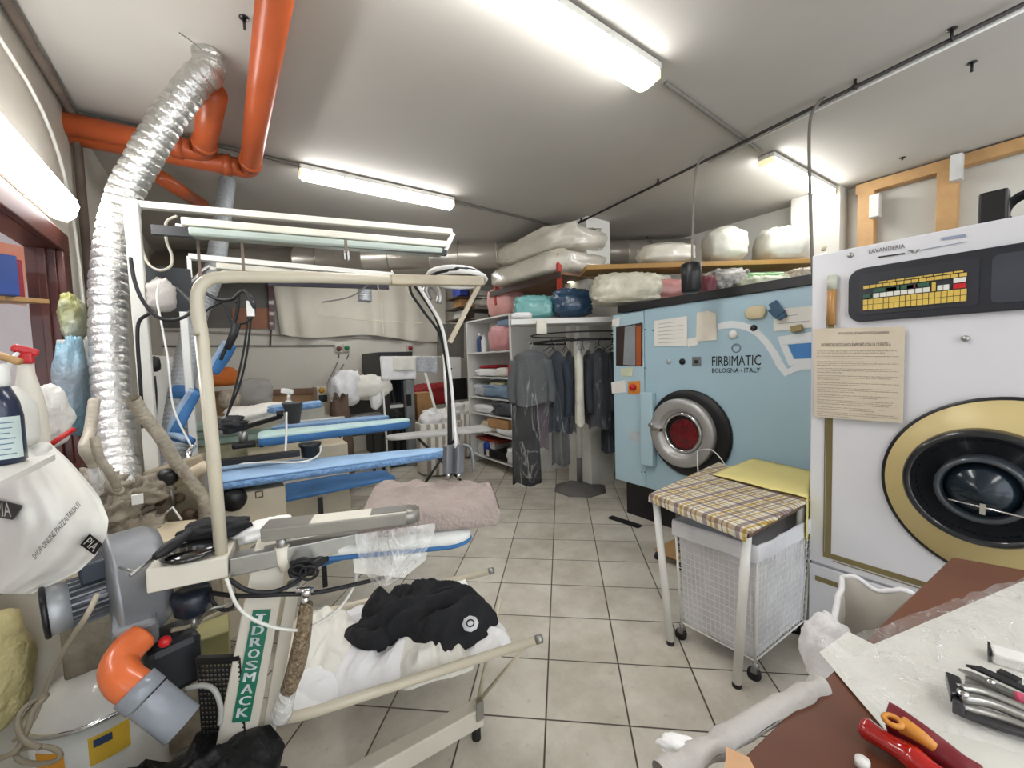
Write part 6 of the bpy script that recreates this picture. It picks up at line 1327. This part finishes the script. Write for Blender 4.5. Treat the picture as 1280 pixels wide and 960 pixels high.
# hangers and garments in plastic
def garment(name, px, py, D_, w_, z0, z1, mt, label, rz=None, depth=.1, sleeve=True, filmz=None, cat='garment', group='garments in clear covers'):
    p = Q(px, py, D_); c = V((p.x, p.y, 0)); t = thing(name, label, cat, V((p.x, p.y, z0)), None)
    a = -YAW if rz is None else rz; ux = V((math.cos(a), math.sin(a), 0)); uy = V((-math.sin(a), math.cos(a), 0))
    H_ = z1-z0
    def prof(t_): # t_ 0 bottom..1 top
        if t_ > .97: return .16+.2*(1-t_)/.03
        if t_ > .90: return .36+.50*(.97-t_)/.07
        return .86+.14*(.9-t_)/.9
    def gf_(s_, dz0=0., am=.012):
        def f(i, j):
            th = 2*PI*i; tt = j; wx = w_/2*prof(tt)*s_; dx = depth/2*(prof(tt)**.5)*s_
            fold = 1+.10*math.sin(th*7+3*noise.noise(V((i*3, 0, px))))*(1-tt)
            q = c+ux*(math.cos(th)*wx)+uy*(math.sin(th)*dx*fold)+Z*(z0+dz0+(H_-dz0)*tt)
            return q+uy*(noise.noise(V((q.x*8, q.y*8, q.z*3)))*am)+Z*(.02*math.sin(th*3+px) if tt == 0 else 0)
        return f
    G().grid(gf_(1.), 40, 24).build('cloth', mt, t)
    if sleeve:
        for s_ in (-1, 1):
            sh = c+ux*(s_*w_*.40)+Z*(z1-.11*1); el = c+ux*(s_*w_*.52)+Z*(z1-.38)-uy*.02; wr_ = c+ux*(s_*w_*.5)+Z*max(z0+.02, z1-.66)-uy*.05
            G().tube([sh, el, wr_], lambda q: .055-.018*q, 12, spline=True).build('sleeve', mt, t)
    zz = filmz if filmz is not None else z0-.12
    def ff(i, j):
        th = 2*PI*i; tt = j; wx = w_/2*(prof(tt)*1.06+.03); dx = depth/2*(prof(tt)**.5*1.1+.15)
        q = c+ux*(math.cos(th)*wx)+uy*(math.sin(th)*dx)+Z*(zz+(z1+.02-zz)*tt)
        k = noise.noise(V((q.x*7, q.y*7, q.z*2.5+px)))*.02; return q+uy*k+ux*k*.5
    G().grid(ff, 36, 22).build('plastic_cover', film('garment_film', fac=.02, rough=.12, bump=1.2, bscale=5., glint=.25), t)
    hk = c+Z*z1; G().tube([c+Z*(z1-.01), c+Z*(z1+.03), c+Z*(z1+.05)+ux*.02, c+Z*(z1+.075)+ux*.015, c+Z*(z1+.08)-ux*.005, c+Z*(z1+.06)-ux*.02], .0025, 6, spline=True).build('hanger_hook', chrome, t)
    G().tube([c+Z*(z1-.06)-ux*w_*.38, c+Z*(z1-.01), c+Z*(z1-.06)+ux*w_*.38], .004, 6).build('hanger_bar', chrome, t)
    return t
cg = mat('coat_grey', '#55585a', .85, var=.12, bump=.3, bscale=90); cd_ = mat('coat_dark', '#303338', .8, var=.15, bump=.3); cbk = mat('trouser_black', '#1b1c20', .8, var=.2, bump=.2); cwh = mat('shirt_white', '#dcdac9', .85, bump=.2); cpl = mat('dress_plum', '#4b3a48', .8, var=.2); cnv = mat('coat_navy', '#2c3540', .8, var=.15, bump=.2)
garment('grey_coat', 664, 470, 4.0, .38, 1.02, 1.56, cg, 'long mid grey coat in a clear cover, leftmost on the carousel', filmz=.3, depth=.16)
garment('black_trousers', 656, 500, 4.1, .30, 0.20, 1.39, cbk, 'black trousers hanging below the grey coat', sleeve=False, filmz=.22, depth=.12)
garment('plum_dress', 672, 500, 4.18, .22, 0.54, 1.34, cpl, 'plum coloured garment in a cover behind the black trousers', sleeve=False)
garment('dark_jacket', 697, 480, 4.15, .24, 0.72, 1.54, cnv, 'dark jacket in a glossy cover, second from the left', rz=-1.1, depth=.12, filmz=.5)
garment('grey_trousers', 700, 520, 4.3, .2, 0.34, 1.14, cg, 'grey trousers hanging under the dark jacket', sleeve=False, filmz=.36)
garment('light_jacket', 712, 480, 4.2, .14, 0.70, 1.54, cd_, 'thin dark garment between the dark jacket and the white shirt', rz=-1.4, depth=.1, sleeve=False)
garment('white_shirt', 724, 480, 4.12, .10, 0.78, 1.54, cwh, 'white shirt seen edge-on in the middle of the carousel', rz=-1.2, depth=.10, filmz=.62, sleeve=False)
garment('dark_jacket', 736, 480, 4.25, .14, 0.76, 1.54, cd_, 'narrow dark jacket just right of the white shirt', rz=-1.3, depth=.1)
garment('charcoal_jacket', 750, 480, 4.2, .26, 0.74, 1.56, cd_, 'charcoal jacket in a glossy cover beside the blue machine', rz=-.4, depth=.14, filmz=.72)
garment('grey_coat', 765, 490, 4.45, .26, 0.42, 1.52, cnv, 'long dark coat partly hidden by the blue machine edge', rz=-.7, filmz=.4)
for k in range(14):
    a = -2.9+k*.33; p = V((cx+.5*math.cos(a), cy+.5*math.sin(a), 1.64)); t = thing('wire_hanger', 'empty dark wire hanger on the ring of the clothes carousel', 'hanger', p, 'empty hangers on the carousel'); r_ = V((math.cos(a), math.sin(a), 0)); tg = V((-math.sin(a), math.cos(a), 0))
    G().tube([p+Z*.0, p+Z*.02+tg*.02, p-Z*.02+tg*.0, p-Z*.05], .004, 6, spline=True).build('hook', blk, t); G().tube([p-Z*.05-r_*.12-Z*.05, p-Z*.05, p-Z*.05+r_*.12-Z*.05], .004, 6).build('arms', blk, t)
# stool behind the coats
single('stool', G().tube([Q(731, 520, 4.9), Q(732, 585, 4.7)], .012, 8), white_en, 'white stool leg seen behind the carousel pole', 'stool')
# bags on top of the carousel beam
def topbag(name, px, py, D_, sz_, rz, mt, label, z, seed, e=.55, amp=.06, wr=.08, cat='bag'):
    p = Q(px, py, D_); return single(name, G().lump(V((p.x, p.y, z)), sz_, rz, e=e, amp=amp, seed=seed, wr=wr+.14, n=48, m=28), mt, label, cat)
teal = mat('teal_duvet', '#6fa9a6', .35, var=.12, bump=.6, bscale=14, scale=4, coat=.4); navy = mat('navy_bag', '#27445e', .25, var=.2, bump=.6, bscale=12, coat=.6)
topbag('duvet_bag', 667, 390, 4.25, (.40, .36, .24), -YAW, teal, 'teal folded duvet in a clear bag on the carousel top', 1.87, 151)
topbag('duvet_bag', 714, 388, 4.2, (.42, .38, .30), -YAW, navy, 'navy blue bag beside the teal duvet on the carousel top', 1.87, 152, e=.75)
topbag('white_cloth', 652, 396, 4.05, (.2, .15, .06), -YAW, lw, 'small white cloth at the left end of the carousel top', 1.87, 153, cat='cloth')
flor = mat('floral_duvet', '#b5b098', .35, var=.2, bump=.6, bscale=12, scale=8, coat=.4, col2='#d6d2bf')
topbag('duvet_bag', 782, 380, 3.8, (.60, .36, .28), -YAW, flor, 'pale floral duvet in a clear bag left of the hanging black socket', 1.94, 154)
pinkd = mat('pink_duvet', '#bf8580', .35, var=.2, bump=.6, bscale=12, scale=5, coat=.4)
topbag('duvet_bag', 838, 364, 3.9, (.50, .36, .22), -YAW, pinkd, 'rose pink bedding in a clear bag behind the black socket', 1.95, 155)
topbag('blanket_roll', 905, 356, 3.7, (.36, .34, .26), -YAW, mat('zebra_roll', '#2b2626', .4, col2='#cfc9c2', scale=18, bump=.4, coat=.4), 'black and white patterned blanket roll in a clear bag', 1.95, 156)
topbag('blanket_roll', 880, 362, 3.6, (.12, .26, .2), -YAW, mat('burgundy', '#6e2a35', .5), 'burgundy rolled blanket left of the black and white roll', 1.94, 157)
topbag('duvet_bag', 958, 356, 3.55, (.5, .36, .17), -YAW, mat('white_floral', '#cfcdb9', .4, var=.1, bump=.6, col2='#b7cfa5', scale=4), 'white and pale green bedding bag left of the drop cable', 1.94, 158)
topbag('green_bag', 945, 346, 3.7, (.55, .3, .07), -YAW, mat('green_film', '#86b878', .3, bump=.5, coat=.5), 'light green plastic bag lying over the white bedding', 2.10, 159)
topbag('duvet_bag', 1005, 350, 3.4, (.26, .3, .2), -YAW, mat('beige_bedding', '#b3a795', .5, bump=.5), 'beige bedding bag right behind the drop cable', 1.94, 160)
topbag('duvet_bag', 812, 352, 4.1, (.34, .3, .1), -YAW, lw2, 'ivory bedding peeking between floral and pink bags', 2.16, 161)
# long brown shelf with white duvets
hA, hB = at(733, 337, Z=2.30), at(1040, 328, Z=2.30); nrm = V((hB-hA).to_tuple()).cross(Z).normalized(); bk = V((-(hB-hA).y, (hB-hA).x, 0)).normalized()
if bk.dot(FW) < 0: bk = -bk
t = thing('long_shelf', 'long yellow brown shelf board running from the pillar to the right wall', 'shelf', (hA+hB)/2)
G().prism([hA, hB, hB+bk*.34, hA+bk*.34], (0, 0, .045)).build('shelf_board', mat('shelf_ochre', '#9a7436', .5, var=.12, scale=3), t, bevel=.004)
for f in (.98,): q = hA+(hB-hA)*f+bk*.3; G().bar(q, V((q.x, q.y, 0)), .04, .04, (0, 1, 0)).build('post', mat('edge_dark', '#3b2a20', .6), t)
def onlong(x, w_, h_, d_, mt, label, seed, e=.6, name='duvet_bag', wr=.06, dz=0, amp=.05):
    w_ *= .83; h_ *= .83; d_ *= .83; dz *= .83; p = at(x, 333, Z=2.30); k = (p-hA).dot((hB-hA).normalized()); c = hA+(hB-hA).normalized()*k+bk*.17; c.z = 2.345+dz
    an = math.atan2((hB-hA).y, (hB-hA).x); return single(name, G().lump(c, (w_, d_, h_), an, e=e, amp=amp, seed=seed, wr=wr, n=44, m=24), mt, label, 'bag' if name == 'duvet_bag' else 'blanket')
wd_ = mat('white_duvet', '#c8c6ba', .5, var=.04, bump=.35, bscale=8, coat=.15)
onlong(842, .64, .25, .42, clearb, 'flat clear bag of bedding at the left of the long brown shelf', 171)
onlong(914, .47, .42, .44, wd_, 'round white duvet in a bag in the middle of the long brown shelf', 172, e=.75)
onlong(979, .52, .40, .44, wd_, 'white duvet in a bag right of the round one on the long shelf', 173, e=.6)
for k in range(4): onlong(1028, .24-.02*k, .085, .36, (lw2, mat('blanket_sage', '#a8a48c', .85), lw2, mat('blanket_sage', '#a8a48c', .85))[k], ['lowest', 'second lowest', 'second highest', 'topmost'][k]+' folded blanket of the small pile at the right end of the long shelf', 180+k, e=.4, name='folded_blanket', dz=.078*k, wr=.02)
# ================================================================= BROWN WORK TABLE (lower right)
TZ = .90
tA, tB, tC = at(1190, 696, Z=TZ), at(1290, 714, Z=TZ), at(925, 950, Z=TZ)
brn = mat('brown_laminate', '#57301f', .4, var=.14, scale=4, col2='#6f4028')
t = thing('work_table', 'brown laminate work table with a rolled grey cloth edge at the lower right', 'table', (1.0, -.3, 0))
dE = (tC-tA).normalized(); dF = (tB-tA).normalized(); e_end = tA+dE*1.15
G().prism([tA, e_end, e_end+V((.12, -.85, 0)), tA+dF*1.05], (0, 0, -.03)).build('tabletop', brn, t, bevel=.003)
for q in (tA+dE*.08+dF*.08, e_end-dE*.12+dF*.1, tA+dF*.9+dE*.1): G().bar(V((q.x, q.y, 0)), V((q.x, q.y, TZ-.03)), .05, .05, (0, 1, 0)).build('leg', brn, t)
rc = mat('roll_grey', '#b3afa9', .9, var=.06, bump=.3, bscale=30)
r0, r1 = at(1032, 853, Z=TZ+.0), at(838, 962, Z=TZ-.0)
dr = (r1-r0).normalized(); Lr = (r1-r0).length*1.05; 
g = G()
def rollf(i, j):
    th = 2*PI*j; s_ = i*Lr; r_ = .0150*(1+.30*math.sin(s_*110+math.sin(th)*1.5)*abs(noise.noise(V((s_*14, 0, 3))))*2+.25*noise.noise(V((s_*10, th, 0))))*(min(1, (i)*18+.3))
    s2 = V((-dr.y, dr.x, 0)); return r0+dr*s_+s2*(math.cos(th)*r_)+Z*(math.sin(th)*r_)
g.grid(rollf, 140, 16); g.build('rolled_cloth_edge', rc, t)
crumple('white_cloth_tuft', at(850, 943, Z=TZ-.01), (.055, .025, .022), 2.2, whitecl, 'twisted white cloth tuft at the end of the rolled grey edge', 191, 'cloth')
single('wood_offcut', G().prism([at(908, 944, Z=TZ+.004), at(936, 957, Z=TZ+.004), at(950, 985, Z=TZ+.004), at(905, 985, Z=TZ+.004)], (0, 0, .012)), mat('pale_wood', '#c49a72', .6), 'pale wooden offcut at the bottom edge of the brown table', 'offcut')
# paper and clear plastic over the table
TP = lambda x, y, o=0.: at(x, y, Z=TZ+o)
pl = mat('table_paper', '#cfcdc5', .5, var=.04, scale=3)
single('wrapping_paper', G().prism([TP(1024, 816, .003), TP(1060, 790, .003), TP(1092, 806, .003), TP(1290, 722, .003), TP(1300, 985, .003), TP(1180, 985, .003), TP(1108, 915, .003)], (0, 0, .001)), pl, 'white sheet spread over the brown table under the tools', 'paper')
g = G()
fc = [TP(1024, 815), TP(1296, 722), TP(1310, 960), TP(1110, 915)]
def pf(i, j):
    p = (fc[0]*(1-i)+fc[1]*i)*(1-j)+(fc[3]*(1-i)+fc[2]*i)*j; w_ = abs(noise.noise(V((p.x*9, p.y*9, 1))))*.03+abs(noise.noise(V((p.x*22+5, p.y*14, 2))))*.012; return V((p.x, p.y, TZ+.006+w_))
g.grid(pf, 70, 50); single('plastic_film_sheet', g, film('table_film', fac=.14, bump=1., bscale=12., glint=.35), 'crumpled clear plastic film lying over the white sheet on the brown table', 'plastic film')
# screwdrivers
def rod(pts, r, mt, nm, par, n=14, rf=None): return G().tube(pts, rf or r, n, spline=True).build(nm, mt, par)
t = thing('screwdriver', 'screwdriver with a red transparent handle, nearest the table corner', 'screwdriver', TP(1110, 930, .03))
hp = [TP(1075, 906, .022), TP(1100, 922, .022), TP(1130, 940, .022), TP(1155, 958, .022), TP(1180, 975, .022)]
hdl = G(); hdl.tube(hp, lambda q: .016*(min(1, q*9+.45))*(1-.25*abs(math.sin(q*5))), 12, spline=True); hdl.build('handle', mat('red_transparent', '#a3120c', .12, var=.2, coat=1.), t)
G().tube([hp[-1], TP(1240, 1010, .02)], .005, 8).build('shaft', chrome, t)
t = thing('screwdriver', 'screwdriver with a maroon and orange handle pointing away from the red one', 'screwdriver', TP(1150, 920, .03))
hp = [TP(1108, 896, .032), TP(1120, 902, .032), TP(1150, 922, .03), TP(1175, 940, .026), TP(1200, 958, .024), TP(1226, 972, .022)]
G().tube(hp, lambda q: .021*(min(1, q*8+.55))*(1-.35*q), 16, spline=True).build('handle', mat('handle_maroon', '#6d1420', .4), t)
o2 = V((0, 0, .010)); G().tube([TP(1128, 906, .043), TP(1150, 920, .043), TP(1168, 934, .037)], lambda q: .011*(1-.45*q), 10, spline=True).build('orange_grip', mat('grip_orange', '#cf8a36', .45), t)
G().ring(TP(1116, 901, .05), Z+RT*.0, .009, .0035, 20, 8).build('hang_hole_rim', mat('grip_orange', '#cf8a36', .45), t)
# knives, snips and pliers
def blade(pts, w_, mt, nm, par, z=.012):
    P_ = [TP(x, y, z) for x, y in pts]; d = (P_[-1]-P_[0]).normalized(); s_ = V((-d.y, d.x, 0)); g = G()
    L_ = [P_[0]]+[p+s_*w_/2 for p in P_[1:]]+[p-s_*w_/2 for p in P_[1:][::-1]]; g.prism(L_, (0, 0, .004)); return g.build(nm, mt, par)
dst = mat('dark_steel', '#56565a', .25, .9)
t = thing('scissors', 'pair of steel scissors with a dark blade, topmost of the tool pile', 'scissors', TP(1240, 850, .01))
blade([(1207, 833), (1225, 838), (1300, 872)], .014, dst, 'upper_blade', t, .03); blade([(1198, 838), (1215, 845), (1300, 885)], .012, steel, 'lower_blade', t, .025)
G().lathe(TP(1238, 853, .035), Z, [(.006, 0), (.005, .004)], 12).build('pivot', chrome, t)
G().tube([TP(1270, 872, .03), TP(1282, 876, .03), TP(1300, 888, .03)], .009, 8, spline=True).build('pink_grip', mat('grip_pink', '#c94f6c', .4), t)
t = thing('cutting_pliers', 'steel cutting pliers in the middle of the tool pile', 'pliers', TP(1230, 875, .01))
G().prism([TP(1181, 850, .02), TP(1200, 858, .02), TP(1208, 880, .02), TP(1188, 878, .02)], (0, 0, .016)).build('jaw', dst, t, bevel=.002)
G().tube([TP(1196, 860, .03), TP(1230, 866, .03), TP(1300, 895, .025)], .007, 8, spline=True).build('handle', steel, t); G().tube([TP(1200, 872, .03), TP(1240, 880, .03), TP(1300, 905, .025)], .007, 8, spline=True).build('handle', steel, t)
G().lathe(TP(1203, 868, .034), Z, [(.008, 0), (.006, .005)], 12).build('pivot', chrome, t)
t = thing('nail_clipper', 'long steel clipper lying lowest in the tool pile', 'clipper', TP(1230, 890, .01))
G().prism([TP(1190, 880, .012), TP(1207, 888, .012), TP(1206, 898, .012), TP(1190, 892, .012)], (0, 0, .018)).build('jaw', dst, t, bevel=.002)
G().tube([TP(1195, 882, .02), TP(1250, 897, .02), TP(1300, 915, .02)], .006, 8, spline=True).build('handle', steel, t); G().tube([TP(1200, 890, .015), TP(1250, 908, .015), TP(1300, 925, .015)], .006, 8, spline=True).build('handle', dst, t)
t = thing('tweezers', 'slim steel tweezers lying between scissors and pliers', 'tweezers', TP(1230, 860, .01))
for k in (0, 1): G().bar(TP(1206, 846+5*k, .02), TP(1300, 884+4*k, .02), .006, .004).build('arm', steel, t)
single('black_marker', G().bar(TP(1248, 842, .012), TP(1275, 855, .012), .014, .014), black, 'short black stick above the scissors', 'marker')
t = thing('white_box_knife', 'white flat plastic case with a black end lying above the tools', 'case', TP(1260, 820, .01))
G().bar(TP(1238, 816, .014), TP(1300, 834, .014), .035, .02).build('case_body', white_en, t, bevel=.004); G().bar(TP(1234.5, 814.5, .014), TP(1237.5, 815.5, .014), .035, .021).build('end_cap', black, t)
single('white_button', G().lathe(TP(1078, 958, .005), Z, [(.008, 0), (.008, .01)], 12), white_en, 'tiny white cap at the bottom edge of the brown table', 'cap')
# bin with white liner between washer and table
p = at(1085, 770, Z=.55); bx0 = V((1.62, .50, 0))
t = thing('waste_bin', 'bin lined with a white bag between the white washer and the brown table', 'bin', (p.x, p.y, 0))
k0, k1, k2, k3 = at(1052, 722, Z=.62), at(1146, 745, Z=.62), at(1120, 815, Z=.62), at(1036, 800, Z=.62)
k2 = k1+(k3-k0)
kc = (k0+k1+k2+k3)/4; KK = [k0, k1, k2, k3]
def binf(i, j, s_in=1., top=.62, bot=.05):
    k = int(i*4) % 4; f = i*4-int(i*4); p = KK[k]*(1-f)+KK[(k+1) % 4]*f; s_ = (.8+.2*j)*s_in; q = kc+(p-kc)*s_; w_ = noise.noise(V((q.x*12, q.y*12, j*5)))*.012
    return V((q.x+w_, q.y+w_, bot+(top-bot)*j+(.03*noise.noise(V((i*12, 1, 0))) if j > .95 else 0)))
lnr = mat('bin_liner', '#e8e6e6', .55, var=.04, bump=.5, bscale=20)
g = G(); g.grid(lambda i, j: binf(i, j), 64, 16); g.build('liner_outside', lnr, t)
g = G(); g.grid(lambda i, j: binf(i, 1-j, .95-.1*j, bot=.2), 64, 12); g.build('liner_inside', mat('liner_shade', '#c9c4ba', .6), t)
rim = [binf(i/64, 1., .98) for i in range(64)]; G().tube(rim, .009, 8, closed=True).build('rolled_rim', lnr, t)
crumple('liner_bunch', V((k3.x, k3.y, .48)), (.12, .12, .2), .4, lnr, 'bunched white plastic at the left corner of the lined bin', 201, 'plastic bag', e=.8)
# ================================================================= CAMERA, LIGHT
cam = bpy.data.cameras.new('camera'); co = bpy.data.objects.new('camera', cam); C.objects.link(co)
co.matrix_world = Matrix(((RT.x, UP.x, -FW.x, 0), (RT.y, UP.y, -FW.y, 0), (RT.z, UP.z, -FW.z, EYE), (0, 0, 0, 1)))
cam.sensor_width = 36; cam.lens = 36*FL/1280; cam.clip_start = .02; bpy.context.scene.camera = co
wd = bpy.data.worlds.new('world'); bpy.context.scene.world = wd; wd.use_nodes = True
wd.node_tree.nodes['Background'].inputs[0].default_value = (.86, .93, 1, 1); wd.node_tree.nodes['Background'].inputs[1].default_value = 2.2
def area(name, loc, sx, sy, pw, col=(1, .96, .88), rot=(0, 0, 0)):
    l = bpy.data.lights.new(name, 'AREA'); l.shape = 'RECTANGLE'; l.size = sx; l.size_y = sy; l.energy = pw; l.color = col
    o = bpy.data.objects.new(name, l); C.objects.link(o); o.location = loc; o.rotation_euler = rot; return o
sc = bpy.context.scene; sc.view_settings.view_transform = 'Standard'; sc.view_settings.look = 'None'; sc.view_settings.exposure = 0.32
sc.cycles.max_bounces = 8; sc.cycles.transparent_max_bounces = 24

# things that repeat share a group
GROUPS = {'duvet_bag': 'bagged duvets on the high shelves', 'folded_blanket': 'folded blankets at the end of the long shelf', 'ceiling_lamp': 'fluorescent lamps', 'unlit_lamp': 'unlit lamps over the ironing stations', 'white_linen': 'white linens on the shelving unit', 'bottle': 'bottles on the shelving unit', 'crumpled_garment': 'white laundry in the tray', 'white_garment': 'white laundry heaped at the back', 'hanging_towel': 'towels on the drying rail', 'wall_socket': 'sockets on the rear wall', 'air_hose': 'hoses of the nearest station', 'dusty_valve': 'dusty valves below the silver duct', 'ceiling_hook': 'hooks in the ceiling', 'laundry_hamper': 'striped hampers at the back', 'screwdriver': 'screwdrivers on the brown table', 'press_pad': 'blue press pads', 'dark_jacket': 'garments on the carousel', 'grey_coat': 'garments on the carousel', 'note': 'notes on the blue machine', 'notice_sheet': 'notes on the blue machine', 'drain_pipe': 'orange drain pipes', 'ironing_station': 'ironing stations in a row', 'flexible_hose': 'ribbed hoses of the steam unit', 'stored_box': 'boxes on the dark rack', 'drop_cable': 'cables from the ceiling'}
for o in bpy.data.objects:
    k = o.name.split('.')[0]
    if o.parent is None and k in GROUPS and 'category' in o and 'group' not in o: o['group'] = GROUPS[k]
